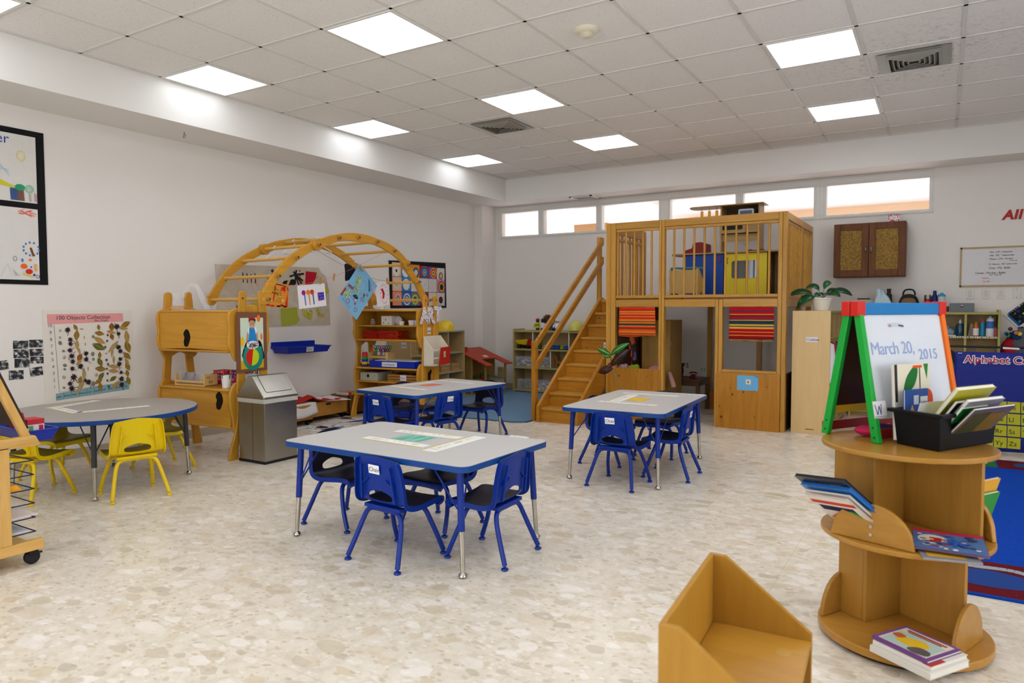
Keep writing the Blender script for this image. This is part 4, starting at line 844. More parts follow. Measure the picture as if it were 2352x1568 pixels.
def pebble(c, sd):
    m = MB(mat(c, .6, noise=.3)); m.ball((0, 0, 0), .006, .014, .015, seg=9, rings=5); r = random.Random(sd)
    for v in m.bm.verts: v.co *= r.uniform(.85, 1.1)
    return m
def dflower(c, sd):
    m = MB(mat(c, .8)); r = random.Random(sd); o = []
    for k in range(18): q = k*2*pi/18; rr = r.uniform(.009, .014) if k % 2 else r.uniform(.018, .028); o.append((rr*cos(q), rr*sin(q)))
    m.prism(o, (0, 0, 0), Y, Z, -.001, .003); m.tube([(0, 0, -.01), (0, .003, -.03), (0, .0, -.045)], .0015, seg=5)
    return m
def dleaf(c, w=.017, L=.034):
    m = MB(mat(c, .6, noise=.25)); o = [(0, -L), (w*.6, -L*.55), (w, 0), (w*.7, L*.5), (0, L), (-w*.7, L*.5), (-w, 0), (-w*.6, -L*.55)]
    m.prism(spline(o, 2), (0, 0, 0), Y, Z, -.0008, .0012); m.tube([(.0012, 0, -L*1.15), (.0014, 0, L*.8)], .0008, mat('#c9a860', .6), seg=4); return m
PR = {}
def spec(kind, x, y, s=1., rot=0.):
    lib = {'r': (lambda: pebble('#7d7a66', 1), 'pebble'), 'k': (lambda: pebble('#4e4a44', 2), 'pebble'), 'R': (lambda: pebble('#b5a684', 4), 'pebble'), 'f': (lambda: dflower('#33161c', 3), 'dried_flower'), 'F': (lambda: dflower('#2a1c22', 8), 'dried_flower'),
           'l': (lambda: dleaf('#8a6a1c'), 'dried_leaf'), 'g': (lambda: dleaf('#5f611a'), 'dried_leaf'), 'o': (lambda: dleaf('#8a4a12', .019, .03), 'dried_leaf'), 's': (lambda: dleaf('#a89060', .011, .042), 'dried_leaf'), 't': (lambda: dleaf('#b08a4a', .014, .036), 'dried_leaf')}
    y_, z_ = smap(x, y); P_ = Vector((XL+.006, y_, z_)) - t.location
    if kind not in PR:
        o = lib[kind][0]().build(lib[kind][1], t, world=False); PR[kind] = o
    else: o = PR[kind].copy(); COL.objects.link(o); o.parent = t
    o.location = P_; o.rotation_euler = (rot, 0, 0); o.scale = (1, s*.84, s*.84)
for q in [('R', 320, 355, .9), ('R', 315, 465, .8), ('r', 312, 555, 1.3, .3), ('r', 362, 690, .9, 1), ('R', 370, 795, 1.1, 0), ('r', 375, 925, 1.2, 1), ('r', 372, 990, .8, 1), ('R', 357, 1122, 1.2, .8), ('r', 352, 1295, .8, 1),
          ('f', 435, 340, 1.3), ('f', 470, 505, 1.2, 1), ('f', 470, 575, 1.1, 1.6), ('f', 460, 680, 1.2, 2), ('f', 485, 775, 1.3, 2.4), ('f', 500, 865, 1.2, 4), ('f', 488, 980, 1.1, 1.), ('f', 505, 1120, 1.6, .5), ('f', 445, 1230, 1.2, 2.), ('f', 470, 1310, 1.4, 1.7),
          ('l', 560, 305, 1, .5), ('l', 572, 435, 1.5, -.1), ('t', 575, 590, 1.3, 0), ('s', 600, 680, 1, .3), ('o', 610, 795, 1.3, -.5), ('t', 600, 870, 1.1, -.8), ('F', 620, 945, 1.5, .4), ('s', 672, 1080, 1.6, 0), ('l', 605, 1170, 1.1, -.3), ('s', 610, 1280, 2.0, -.5),
          ('s', 655, 330, .5, 1.5), ('s', 692, 470, .4), ('s', 706, 580, .4), ('F', 715, 735, 1.3), ('F', 715, 830, 1.3, .7), ('s', 740, 985, .5), ('F', 740, 1205, 1.5, .3), ('F', 690, 1178, 1., 1.4),
          ('r', 835, 455, 1), ('r', 840, 585, .9), ('r', 822, 742, 1.4), ('r', 830, 830, 1), ('R', 870, 1090, 1.1), ('r', 815, 1235, 1.7, .1),
          ('l', 933, 305, .9, 0.1), ('l', 945, 405, 1.4, 1.35), ('t', 940, 520, 1.8, 1), ('g', 925, 625, 2., 1.1), ('l', 937, 765, 1., 0), ('g', 940, 880, 1.4, .4), ('l', 945, 990, 1.6, 1.4), ('g', 950, 1110, 1.3, -.7), ('l', 905, 1195, 1.3, -1.), ('l', 930, 1290, 1.3, 0),
          ('k', 1082, 435, .8), ('k', 1070, 530, .8), ('k', 1035, 632, .8), ('k', 1045, 738, .4), ('k', 1050, 845, .9), ('k', 1073, 912, .8), ('k', 1052, 990, .7), ('k', 1062, 1070, .8), ('k', 1055, 1185, .8), ('k', 1075, 1285, .9),
          ('o', 1152, 300, 1.4), ('t', 1140, 385, 1.3, 1.3), ('o', 1152, 462, 1.1, .3), ('s', 1170, 625, 1.9, -.75), ('s', 1148, 722, 1.2, -.15), ('s', 1172, 845, 1.1), ('s', 1175, 955, 1.7, 1.35), ('t', 1165, 1028, 1.5, 1.4), ('g', 1150, 1155, 1.2, -1.0), ('t', 1190, 1260, 1.5, -.8),
          ('F', 1240, 295, 1.6), ('F', 1268, 415, 1.1), ('F', 1260, 635, 1.4), ('F', 1295, 700, 1.2, 1), ('F', 1285, 830, 1.1, 2), ('F', 1265, 915, 1.4), ('F', 1295, 1052, 1., 1.2), ('F', 1298, 1160, 1.5, .8), ('F', 1300, 1255, 1.4, .2),
          ('l', 1395, 258, 1.6, -1.1), ('t', 1355, 320, 1.3, 1.4), ('t', 1412, 465, 1.9, .1), ('l', 1422, 630, 1.9, .3), ('l', 1405, 778, 1.5, .8), ('t', 1400, 880, 1.2, .4), ('l', 1412, 955, 1.4, .4), ('l', 1402, 1068, 1.1, .2), ('l', 1420, 1190, 1.3, .3)]:
    spec(*q)
# black and white photographs
def photo_mat(seed):
    m, n, l, b = newmat('monochrome_photo'); tc = n.new('ShaderNodeTexCoord'); oi = n.new('ShaderNodeObjectInfo'); ad = n.new('ShaderNodeVectorMath'); l.new(tc.outputs['Object'], ad.inputs[0])
    sc = n.new('ShaderNodeVectorMath'); sc.operation = 'SCALE'; sc.inputs[0].default_value = (9, 21, 33); l.new(oi.outputs['Random'], sc.inputs['Scale']); l.new(sc.outputs[0], ad.inputs[1])
    nz = n.new('ShaderNodeTexNoise'); nz.inputs['Scale'].default_value = 38; nz.inputs['Detail'].default_value = 6; l.new(ad.outputs[0], nz.inputs[0]); r_ = ramp(n, [(.38, '#0e0f12'), (.5, '#34353a'), (.6, '#a9a9ac'), (.68, '#e6e6e8')]); l.new(nz.outputs['Fac'], r_.inputs['Fac']); l.new(r_.outputs['Color'], b.inputs['Base Color']); b.inputs['Roughness'].default_value = .4; return m
PHM = photo_mat(0)
for (y, z, w, h, rt, lb) in ((-.178, .95, .104, .062, -.03, 'top left photo of the six photo block'), (-.067, .955, .104, .06, -.01, 'top right photo of the six photo block'), (-.176, .88, .104, .066, -.04, 'middle left photo of the six photo block'), (-.066, .885, .104, .056, -.01, 'middle right photo of the six photo block'),
                             (-.172, .808, .104, .068, -.03, 'bottom left photo of the six photo block'), (-.064, .825, .10, .052, -.05, 'bottom right photo of the six photo block, one corner curling'), (-.305, .80, .08, .07, .1, 'photo alone at the left, mostly behind the leaning frame'), (-.215, .72, .1, .07, -.02, 'single photo below the photo block at the left'), (-.075, .735, .092, .068, .1, 'single photo with a folded white edge below the block at the right')):
    m = MB(PHM); A_ = Vector((0, cos(rt), sin(rt))); B_ = Vector((0, -sin(rt), cos(rt))); c = Vector((XL, y, z))
    m.hull([c + A_*a + B_*b for a, b in ((-w/2, -h/2), (w/2, -h/2), (w/2, h/2), (-w/2, h/2))], [c + X*.0015 + A_*a + B_*b for a, b in ((-w/2, -h/2), (w/2, -h/2), (w/2, h/2), (-w/2, h/2))])
    solo(m, 'photo_print', 'black and white ' + lb, 'photo', 'black and white photos on the left wall', smooth=False)
# kraft paper mural behind the arch
t = thing('kraft_mural', 'large creased kraft paper mural with a painted face behind the wooden arch', 'artwork', (XL, 2.27, 1.04))
def kraft():
    m, n, l, b = newmat('kraft_paper'); tc = n.new('ShaderNodeTexCoord'); nz = n.new('ShaderNodeTexNoise'); nz.inputs['Scale'].default_value = 5; nz.inputs['Detail'].default_value = 6; nz.inputs['Distortion'].default_value = 1.5; l.new(tc.outputs['Object'], nz.inputs[0])
    r_ = ramp(n, [(.3, '#b9ac98'), (.7, '#cdc2b0')]); l.new(nz.outputs['Fac'], r_.inputs['Fac']); l.new(r_.outputs['Color'], b.inputs['Base Color']); b.inputs['Roughness'].default_value = .8; bump(n, l, b, nz.outputs['Fac'], .5, .02); return m
m = MB(kraft()); m.prism([(1.53, 1.10), (1.56, 1.03), (2.35, 1.035), (3.03, 1.035), (3.02, 1.30), (3.0, 1.50), (2.96, 1.60), (2.9, 1.635), (2.86, 1.69), (2.4, 1.68), (1.53, 1.66), (1.545, 1.4)], (XL, 0, 0), Y, Z, 0, .003)
a = Art((XL+.0032, 0, 0), Y, Z); r = random.Random(11); a.mb = m
def zm(x, y):   # reading of the mural at the wall
    px = 480+x/7.84; py = 590+y/7.84; return (1.53 + (px-494)*(3.02-1.53)/(757-494) + .06*sin((px-494)/263*pi), 1.672 - (py-611)*(1.672-1.04)/(745-611))
a.poly([zm(*p) for p in ((1110, 900), (1430, 880), (1460, 1060), (1490, 1110), (1420, 1190), (1200, 1225), (1120, 1225))], '#a5a83c'); a.poly([zm(*p) for p in ((1625, 215), (1875, 225), (1850, 340), (1780, 440), (1690, 475), (1605, 470))], '#b9162c')
for k in range(8): a.line([zm(500+62*k if k < 4 else 720+40*k, 300+10*(k % 3)), zm(505+62*k if k < 4 else 735+42*k, 400+20*(k % 2)), zm(505+62*k if k < 4 else 740+42*k, 470)], .012, '#2a2c2a')
for q in ((1590, 265), (1580, 410), (1540, 450), (1500, 560), (1400, 430), (1430, 205), (1370, 235), (1290, 330)): a.line([zm(1410, 290), zm(*q)], .022, '#1c1e1e')
a.ell(*zm(1355, 430), .045, .035, '#141616'); a.ell(*zm(1240, 450), .06, .03, '#141616'); a.ell(*zm(980, 400), .06, .028, '#141616'); a.line([zm(960, 225), zm(1000, 280), zm(1040, 300)], .03, '#1c1e1e'); a.line([zm(1070, 260), zm(1100, 310)], .03, '#1c1e1e')
for k in range(9): a.ell(*zm(925+8*k, 620-14*k), .03, .016, '#1a1c1c', 8)
a.line([zm(835, 620), zm(850, 690)], .03, '#1a1c1c'); a.ell(*zm(432, 870), .03, .018, '#1a1c1c')
YG = '#b9b43a'
a.line([zm(*p) for p in ((1560, 640), (1510, 760), (1530, 900), (1600, 1000), (1680, 1080), (1740, 1050), (1750, 960), (1690, 930))], .022, YG)
a.line([zm(*p) for p in ((1570, 960), (1660, 1040), (1740, 1060))], .06, YG); a.line([zm(*p) for p in ((1860, 910), (1900, 1000), (1960, 1040), (2030, 1030))], .035, YG); a.ell(*zm(2090, 560), .04, .032, '#c2bc30'); a.ell(*zm(1890, 300), .016, .012, '#c2bc30'); a.ell(*zm(2020, 440), .018, .015, '#c2bc30'); a.poly([zm(*p) for p in ((620, 800), (720, 800), (790, 850), (640, 860))], '#bdb040')
for v in (215, 305, 440): a.ell(*zm(1497, v), .013, .009, '#b8241c', 8)
a.line([zm(700, 390), zm(705, 520)], .004, '#e07a78'); a.build('painted_paper', t)
m = MB(mat('#d9d8da', .75)); m.prism([(1.40, 1.20), (1.60, 1.19), (1.60, 1.38), (1.40, 1.385)], (XL, 0, 0), Y, Z, 0, .0015); 
for k in range(4): m.box(XL+.0015, XL+.002, 1.43, 1.50, 1.24+.03*k, 1.244+.03*k, mat('#9aa0b4', .7))
solo(m, 'note_sheet', 'white note sheet on the wall beside the kraft mural', 'paper', smooth=False)
# blue paint tray on the wall
t = thing('wall_tray', 'royal blue plastic tray with Paint label fixed to the left wall', 'tray', (-.5, 2.5, .745)); BT = mat('#0b2aa0', .35, name='blue_tray_plastic')
m = MB(BT); y0, y1 = 2.18, 2.78; x0, x1 = XW+.012, XW+.27
m.hull([(x0+.02, y0+.025, .752), (x1-.03, y0+.025, .752), (x1-.03, y1-.025, .752), (x0+.02, y1-.025, .752)], [(x0+.018, y0+.022, .757), (x1-.028, y0+.022, .757), (x1-.028, y1-.022, .757), (x0+.018, y1-.022, .757)])
lo = [(x0+.02, y0+.025), (x1-.03, y0+.025), (x1-.03, y1-.025), (x0+.02, y1-.025)]; hi = [(x0, y0), (x1, y0), (x1, y1), (x0, y1)]; 
def walls(m, lo, zl, hi, zh, th, mm=None):
    for k in range(4):
        a, b, c, d = lo[k], lo[(k+1) % 4], hi[(k+1) % 4], hi[k]; cx = sum(p[0] for p in hi)/4; cy = sum(p[1] for p in hi)/4
        inn = lambda p: (p[0]+(cx-p[0])*th/max(.01, abs(cx-p[0])) if abs(cx-p[0]) > .001 else p[0], p[1]+(cy-p[1])*th/max(.01, abs(cy-p[1])))
        ia, ib, ic, id_ = map(inn, (a, b, c, d))
        m.hull([(*a, zl), (*b, zl), (*ib, zl), (*ia, zl)], [(*d, zh), (*c, zh), (*ic, zh), (*id_, zh)], mm)
walls(m, lo, .754, hi, .82, .004)
for k in range(4):
    p, q = hi[k], hi[(k+1) % 4]; mx, my = (x0+x1)/2, (y0+y1)/2
    m.box(min(p[0], q[0])-.008, max(p[0], q[0])+.008, min(p[1], q[1])-.008, max(p[1], q[1])+.008, .816, .823)
m.build('tray', t, bevel=.002)
m = MB(BT); m.box(XW+.003, x0+.004, y0, y1, .80, .87); m.build('back_lip', t, bevel=.003)
a = Art((x1-.012, 2.43, .765), Y, Vector((.12, 0, 1))); a.O = a.O + a.N*.004; a.rect(0, 0, .1, .052, '#cfd0c8'); a.build('label_card', t); text('Paint', .036, a.O + a.A*.008 + a.B*.014 + a.N*.002, a.A, a.B, '#3a3a3a', t)
m = MB(CLEAR); m.box(XW+.01, XW+.05, 2.13, 2.165, .70, .80); solo(m, 'plastic_hook', 'clear plastic hook beside the blue wall tray', 'hook')
# framed grid of ring drawings
t = board('ring_art_grid', 'black bordered grid of eighteen crayon ring drawings by the far art unit', 4.05, 5.255, 1.228, 1.875, '#16161a', 'poster', .006, [(4.07, 1.228), (5.26, 1.236), (5.245, 1.872), (4.045, 1.842)])
g0, g1, h0, h1 = 4.1, 5.215, 1.262, 1.825; cw, ch = (g1-g0)/6, (h1-h0)/3
cells = [('#d8b49a', [('#e8ddd0', .4), ('#1c1c20', .1)]), ('#3a78b8', [('#dfe2e4', .42)]), ('#e0892c', [('#2a4c9a', .38), ('#2f8a6a', .28), ('#e8c8b4', .2)]), ('#b01c28', [('#1f8a5a', .44), ('#1c5cae', .38), ('#c8d4e4', .24), ('#2a5cb0', .2), ('#e0701c', .13), ('#e8c420', .06)]), ('#7a4a9a', [('#e88a24', .4), ('#c8242c', .28), ('#d8d44a', .18), ('#1c4c8c', .09)]), ('#d8d2ca', [('#2a5caa', .28), ('#c06a3a', .23), ('#d0c838', .15)]),
         ('#e4b8a0', [('#e0c8b8', .3), ('#8ac88a', .16)]), ('#3f7fc0', [('#dcdcd6', .4), ('#c0d0b8', .3), ('#dedbd5', .27)]), ('#d9d6d0', [('#b8d0c4', .4), ('#d9d6d0', .36), ('#a8c4dc', .2)]), ('#d9d5ce', [('#b4cad8', .42), ('#d9d5ce', .4), ('#cfc9a4', .3), ('#d9d5ce', .28), ('#4a7cc0', .04)]), ('#d6d1c9', [('#b8b0aa', .38), ('#d6d1c9', .36), ('#a8c8c0', .26), ('#d6d1c9', .24)]), ('#d88a9c', [('#a82a34', .46), ('#2a4c94', .42), ('#e0902c', .37), ('#d0b840', .28), ('#16302e', .24)]),
         ('#ea8a6c', [('#e8b49c', .3), ('#2a5ca8', .18), ('#e8a488', .1)]), ('#2c66b0', [('#e0d8cc', .42), ('#2464b4', .32), ('#e8a4bc', .22), ('#6ac07a', .14), ('#e0902c', .06)]), ('#8a5aa8', [('#2c8a5a', .46), ('#b8c430', .38), ('#1c4ca0', .22), ('#8a5a3a', .1)]), ('#a82430', [('#2a4ca0', .46), ('#e0a4bc', .4), ('#d0c84a', .3), ('#e4c0d0', .22)]), ('#d4cec6', [('#23241f', .16), ('#c8c4b8', .1)]), ('#d3cdc6', [('#8a8684', .36), ('#d3cdc6', .34), ('#2a1418', .26), ('#5a2028', .16)])]
a = Art((XL+.0062, 0, 0), Y, Z); r = random.Random(2)
for k, (bg, rings) in enumerate(cells):
    c, rw = k % 6, k//6; u0 = g0+c*cw; v0 = h1-(rw+1)*ch - .006*c*(rw == 0)
    a.rect(u0+.003, v0+.003, u0+cw-.003, v0+ch-.003, bg)
    for q in range(10): u = r.uniform(u0+.02, u0+cw-.03); v = r.uniform(v0+.02, v0+ch-.02); a.line([(u, v), (u+.02, v+r.uniform(-.02, .02))], .006, '#%02x%02x%02x' % tuple(min(255, int(int(bg[1+2*i:3+2*i], 16)*1.08)) for i in range(3)))
    ox, oy = r.uniform(-.02, .02), r.uniform(-.02, .01); base = a.k
    for c_, rr in rings: a.ell(u0+cw/2+ox, v0+ch/2+oy, cw*rr*.95, ch*rr, c_, 20)
    a.k = base - 12 if base > 40 else base
a.build('drawings', t)

# ================================================================ rolling drying rack with easel at the left edge
t = thing('drying_rack', 'light wood rolling easel with wire drying shelves at the left edge', 'easel rack', (1.55, -1.45, 0)); RW = lambda ax='z': wood('rack_beech', '#d8ad66', '#c0924a', ax, .42)
for x in (1.715, 1.13):
    m = MB(RW('y')); m.box(x, x+.035, -2.05, -1.135, .075, .125); m.build('base_rail', t, bevel=.003)
    for y in (-1.30, -1.93):
        m = MB(RW('z')); m.box(x+.002, x+.037, y-.03, y+.03, .125, .585); m.build('post', t, bevel=.003)
    m = MB(RW('y')); m.prism([(-2.04, .575), (-1.15, .575), (-1.135, .578), (-1.158, .625), (-2.02, .625)], (x+.012, 0, 0), Y, Z, -.012, .025); m.build('top_rail', t, bevel=.003)
    for s in (0, 1):
        m = MB(RW('z')); y0, y1, w = (-1.16, -1.50, .038) if s == 0 else (-2.02, -1.70, -.038)
        m.prism([(y0, .60), (y0-w, .60), (y1-w, 1.42), (y1, 1.42)], (x, 0, 0), Y, Z, -.012, .018); m.build('easel_leg', t, bevel=.003)
for nm, y in (('board', 0),):
    m = MB(mat('#3c2a1c', .6, name='brown_hardboard')); m.hull([(1.135, -1.168, .66), (1.71, -1.168, .66), (1.71, -1.172, .655), (1.135, -1.172, .655)], [(1.135, -1.468, 1.40), (1.71, -1.468, 1.40), (1.71, -1.476, 1.40), (1.135, -1.476, 1.40)]); m.build(nm, t, smooth=False)
    m = MB(mat('#3c2a1c', .6)); m.hull([(1.135, -2.0, .66), (1.71, -2.0, .66), (1.71, -2.006, .655), (1.135, -2.006, .655)], [(1.135, -1.714, 1.40), (1.71, -1.714, 1.40), (1.71, -1.722, 1.40), (1.135, -1.722, 1.40)]); m.build('board', t, smooth=False)
m = MB(RW('y')); m.box(1.165, 1.71, -2.03, -1.15, .076, .092); m.build('bottom_board', t)
NW = mat('#1a1f4a', .4, metal=.3)
for k in range(9):
    z = .163 + .0685*k if k < 7 else .163+.0685*k
    if z > .57: break
    m = MB(NW); x0, x1, y0, y1 = 1.15, 1.735, -2.0, -1.165
    m.tube([(x1, y0, z), (x1, y1, z), (x0, y1, z), (x0, y0, z), (x1, y0, z)], .0032, seg=6)
    for j in range(1, 6): m.tube([(x0, y1 - (y1-y0)*j/6, z), (x1, y1 - (y1-y0)*j/6, z)], .002, seg=5)
    m.tube([((x0+x1)/2, y0, z), ((x0+x1)/2, y1, z)], .002, seg=5); m.build('wire_shelf', t)
for x in (1.70, 1.15):
    for y in (-1.17, -2.0):
        m = MB(BLK); m.cyl((x-.014, y, .034), (x+.014, y, .034), .034, seg=20); c_ = m.build('caster', t, bevel=.006)
        m = MB(BLK); m.box(x-.02, x+.02, y-.02, y+.024, .045, .066); m.cyl((x, y-.01, .06), (x, y-.01, .078), .01); m.box(x-.008, x+.008, y+.02, y+.046, .042, .052); m.build('fork', c_, bevel=.004)
for y0, y1 in ((-1.16, -1.02), (-2.16, -2.04)):
    m = MB(BT); lo = [(1.19, y0+.02), (1.66, y0+.02), (1.66, y1-.02), (1.19, y1-.02)]; hi = [(1.17, y0), (1.68, y0), (1.68, y1), (1.17, y1)]
    m.box(1.188, 1.662, y0+.018, y1-.018, .582, .587); walls(m, lo, .585, hi, .635, .004)
    for p, q in zip(hi, hi[1:]+hi[:1]): m.box(min(p[0], q[0])-.006, max(p[0], q[0])+.006, min(p[1], q[1])-.006, max(p[1], q[1])+.006, .632, .638)
    m.build('paint_tray', t, bevel=.002)
t = thing('marker_box', 'red and white carton standing in the blue tray of the rolling rack', 'box', (1.55, -1.085, .588))
m = MB(mat('#e8e6e2', .5)); m.box(1.50, 1.60, -1.125, -1.05, .588, .68); m.box(1.4995, 1.6005, -1.1255, -1.0495, .655, .6805, mat('#cf2a3a', .5)); m.box(1.6005, 1.601, -1.12, -1.10, .59, .65, mat('#6aa05a', .5)); m.box(1.6005, 1.601, -1.075, -1.055, .595, .65, mat('#c8283a', .5)); m.build('carton', t, smooth=False)
m = MB(mat('#c02030', .55)); m.hull([(1.40, -1.13, .588), (1.47, -1.13, .588), (1.47, -1.06, .588), (1.40, -1.06, .588)], [(1.42, -1.12, .71), (1.46, -1.12, .715), (1.455, -1.08, .70), (1.42, -1.07, .69)]); solo(m, 'paint_pouch', 'crumpled red pouch behind the carton in the blue tray', 'pouch')
for z, c_, y0, y1, nm, lb in ((.169, '#c9cdd8', -1.9, -1.19, 'paper_sheet', 'pale grey paper on the lowest wire shelf of the rack'), (.238, '#e6dcd9', -1.95, -1.15, 'paper_sheet', 'pinkish white paper overhanging the second wire shelf of the rack'), (.306, '#e4e4ea', -1.9, -1.42, 'paper_sheet', 'white paper on the third wire shelf of the rack'), (.511, '#dfe0ea', -1.95, -1.25, 'paper_sheet', 'white paper on the highest wire shelf of the rack')):
    m = MB(mat(c_, .7)); m.hull([(1.18, y0, z), (1.73, y0, z), (1.73, y1, z+.002), (1.18, y1, z+.002)], [(1.18, y0, z+.003), (1.73, y0, z+.003), (1.73, y1, z+.006), (1.18, y1, z+.006)]); solo(m, nm, lb, 'paper', 'papers on the wire shelves', smooth=False)
m = MB(mat('#f2a412', .6)); m.hull([(1.35, -1.6, .372), (1.728, -1.6, .372), (1.728, -1.21, .370), (1.35, -1.21, .370)], [(1.35, -1.6, .39), (1.73, -1.6, .40), (1.73, -1.24, .40), (1.35, -1.24, .39)]); solo(m, 'felt_piece', 'orange felt piece on the fourth wire shelf of the rack', 'felt')
m = MB(mat('#7a1a18', .6)); m.box(1.3, 1.72, -1.75, -1.37, .441, .462); solo(m, 'folder', 'dark red folder on the rack shelf below the top paper', 'folder')
m = MB(mat('#d83a7a', .6)); m.box(1.3, 1.72, -1.75, -1.36, .5175, .526); solo(m, 'folder', 'pink folder on the highest wire shelf of the rack', 'folder')
# ================================================================ contents of the far art unit
MR = pmat(TR)
def RP(d, a, z): return MR @ Vector((-d, a, z))
def onR(m): m.xf(MR); return m
t = thing('glass_jar', 'small glass jar with metal lid on the upper shelf of the far art unit', 'jar', tuple(RP(.70, .17, 1.04)))
m = onR(MB(CLEAR)); m.lathe([(.026, 1.041), (.03, 1.05), (.03, 1.085), (.022, 1.093)], (-.70, .17, 0)); m.build('jar', t)
m = onR(MB(mat('#8d8a84', .35, metal=.8))); m.lathe([(.025, 1.093), (.025, 1.108), (.01, 1.109)], (-.70, .17, 0)); m.build('lid', t)
m = onR(MB(mat('#e4e0d8', .6))); m.box(-.56, -.42, .14, .28, 1.041, 1.142)
for q in ((-.5, 1.10), (-.46, 1.06), (-.53, 1.065)): m.cyl((q[0], .1385, q[1]), (q[0], .1398, q[1]), .007, DARK, seg=10)
solo(m, 'spotted_box', 'white box with black dots on the upper shelf of the far art unit', 'box', bevel=.003)
m = onR(MB(mat('#cfc6cf', .4))); m.cyl((-.37, .2, 1.09), (-.37, .212, 1.09), .048, seg=24); solo(m, 'round_dish', 'pale round dish standing on edge on the upper art shelf', 'dish')
def tubw(d, a, z, r, h, c, nm, lb, cat='cup'):
    m = onR(MB(mat(c, .45))); m.lathe([(r*.78, z), (r, z+h), (r*.94, z+h), (r*.72, z+.004)], (-d, a, 0)); return solo(m, nm, lb, cat)
tubw(.28, .13, 1.041, .034, .045, '#e0dcd4', 'paint_cup', 'small cream cup beside the round dish'); tubw(.145, .13, 1.041, .04, .055, '#e4dfe2', 'paint_cup', 'left white-lilac cup at the right end of the upper art shelf'); tubw(.075, .13, 1.041, .036, .056, '#d8cfdc', 'paint_cup', 'right lilac cup at the right end of the upper art shelf')
def basket(d0, d1, a0, a1, z, h, c, lb):
    t = thing('plastic_basket', lb, 'basket', tuple(RP((d0+d1)/2, (a0+a1)/2, z)), 0, 'red baskets on the art shelf'); M_ = mat(c, .4)
    m = onR(MB(M_)); x0, x1 = -d1, -d0; m.box(x0, x1, a0, a1, z, z+.005)
    for zz in (z+.02, z+.038, z+.056, z+h): m.tube([(x0, a0, zz), (x1, a0, zz), (x1, a1, zz), (x0, a1, zz), (x0, a0, zz)], .003 if zz < z+h-.005 else .006, seg=6)
    n = int((x1-x0)/.022)
    for k in range(n+1): m.box(x0+k*(x1-x0)/n-.003, x0+k*(x1-x0)/n+.003, a0-.002, a0+.002, z, z+h); m.box(x0+k*(x1-x0)/n-.003, x0+k*(x1-x0)/n+.003, a1-.002, a1+.002, z, z+h)
    m.build('basket', t); return t
basket(.56, .79, .1, .3, .886, .082, '#c21a12', 'left red plastic basket on the second art shelf'); basket(.31, .545, .1, .3, .886, .082, '#cc2414', 'right red plastic basket on the second art shelf')
for k, c in enumerate(['#a83a24', '#8a2a1a', '#5a7a3a', '#c0602a']):
    m = onR(MB(mat(c, .6))); m.cyl((-.75+.1*k, .15, .9), (-.66+.1*k, .25, .94), .008, seg=8); solo(m, 'paint_tube', f'{["rust", "brick", "green", "orange"][k]} stick lying in a red basket', 'crayon', 'sticks in the red baskets')
# scissors caddy
t = thing('scissor_caddy', 'wooden caddy holding coloured scissors on the far art unit', 'caddy', tuple(RP(.60, .2, .573)))
m = onR(MB(BIRL('x'))); m.box(-.74, -.47, .14, .27, .573, .585); m.box(-.74, -.728, .14, .27, .573, .73); m.box(-.505, -.47, .13, .28, .573, .735); m.box(-.74, -.47, .14, .148, .665, .69); m.box(-.74, -.47, .262, .27, .62, .69); m.build('caddy', t, bevel=.002)
for k, (d, c, nm) in enumerate([(.71, '#e8701c', 'orange'), (.675, '#1c62a8', 'blue'), (.655, '#3aa83a', 'green'), (.62, '#c8202c', 'red'), (.585, '#6a2a8a', 'violet'), (.555, '#1c3a9a', 'dark blue'), (.525, '#8a1c3a', 'maroon'), (.495, '#2a8a4a', 'deep green')]):
    t = thing('scissors', f'{nm} handled scissors standing in the wooden caddy', 'scissors', tuple(RP(d, .2, .6)), 0, 'scissors in the caddy'); m = onR(MB(mat(c, .4))); a0 = .18 + .02*(k % 2); L_ = .02 if k % 2 else -.008
    for s in (-1, 1): m.tube([(-d + s*.014 + .014*cos(q), a0 + .004*s, .765+L_ + .021*sin(q)) for q in [2*pi*j/12 for j in range(13)]], .0045, seg=6); m.tube([(-d+s*.008, a0, .745+L_), (-d-s*.003, a0, .70)], .0045, seg=6)
    m.build('handles', t); m = onR(MB(mat('#b8b8b4', .3, metal=1.))); m.box(-d-.005, -d+.005, a0-.002, a0+.002, .595, .71); m.build('blades', t)
for k, (c, nm) in enumerate([('#5a2a7a', 'purple'), ('#d8cc1c', 'yellow'), ('#1c3a9a', 'blue'), ('#2a9a4a', 'green'), ('#d83a1c', 'orange red'), ('#c82a24', 'red')]):
    r = .043-.002*k; m = onR(MB(mat(c, .4))); m.lathe([(r*.85, .5735+.027*k), (r, .5735+.027*k+.022), (r+.004, .5735+.027*k+.022), (r+.004, .5735+.027*k+.0265), (.01, .5735+.027*k+.0265)], (-.74, .07, 0)); solo(m, 'stacking_cup', f'{nm} nesting cup in the stack at the left of the art shelf', 'cup', 'stacked cups on the art shelf')
m = onR(MB(mat('#cfc9a8', .7))); m.ball((-.64, .06, .615), .05, .02, .012); m.ball((-.6, .06, .62), .02, .01, .016); solo(m, 'glue_brush', 'pale cloth bundle beside the stacked cups', 'cloth')
t = thing('craft_box', 'royal blue box labelled Craft Materials on the far art unit', 'box', tuple(RP(.35, .15, .573)))
m = onR(MB(BT)); m.box(-.64, -.03, .02, .3, .573, .578); m.box(-.64, -.03, .02, .026, .573, .648); m.box(-.64, -.03, .294, .3, .573, .648); m.box(-.64, -.634, .02, .3, .573, .648); m.box(-.036, -.03, .02, .3, .573, .648); m.build('box', t)
m = onR(MB(mat('#d4d2d0', .7)));
for k in range(6): m.box(-.58+.09*k, -.50+.09*k, .04, .28, .58, .652+.002*(k % 2))
m.build('filling', t, smooth=False)
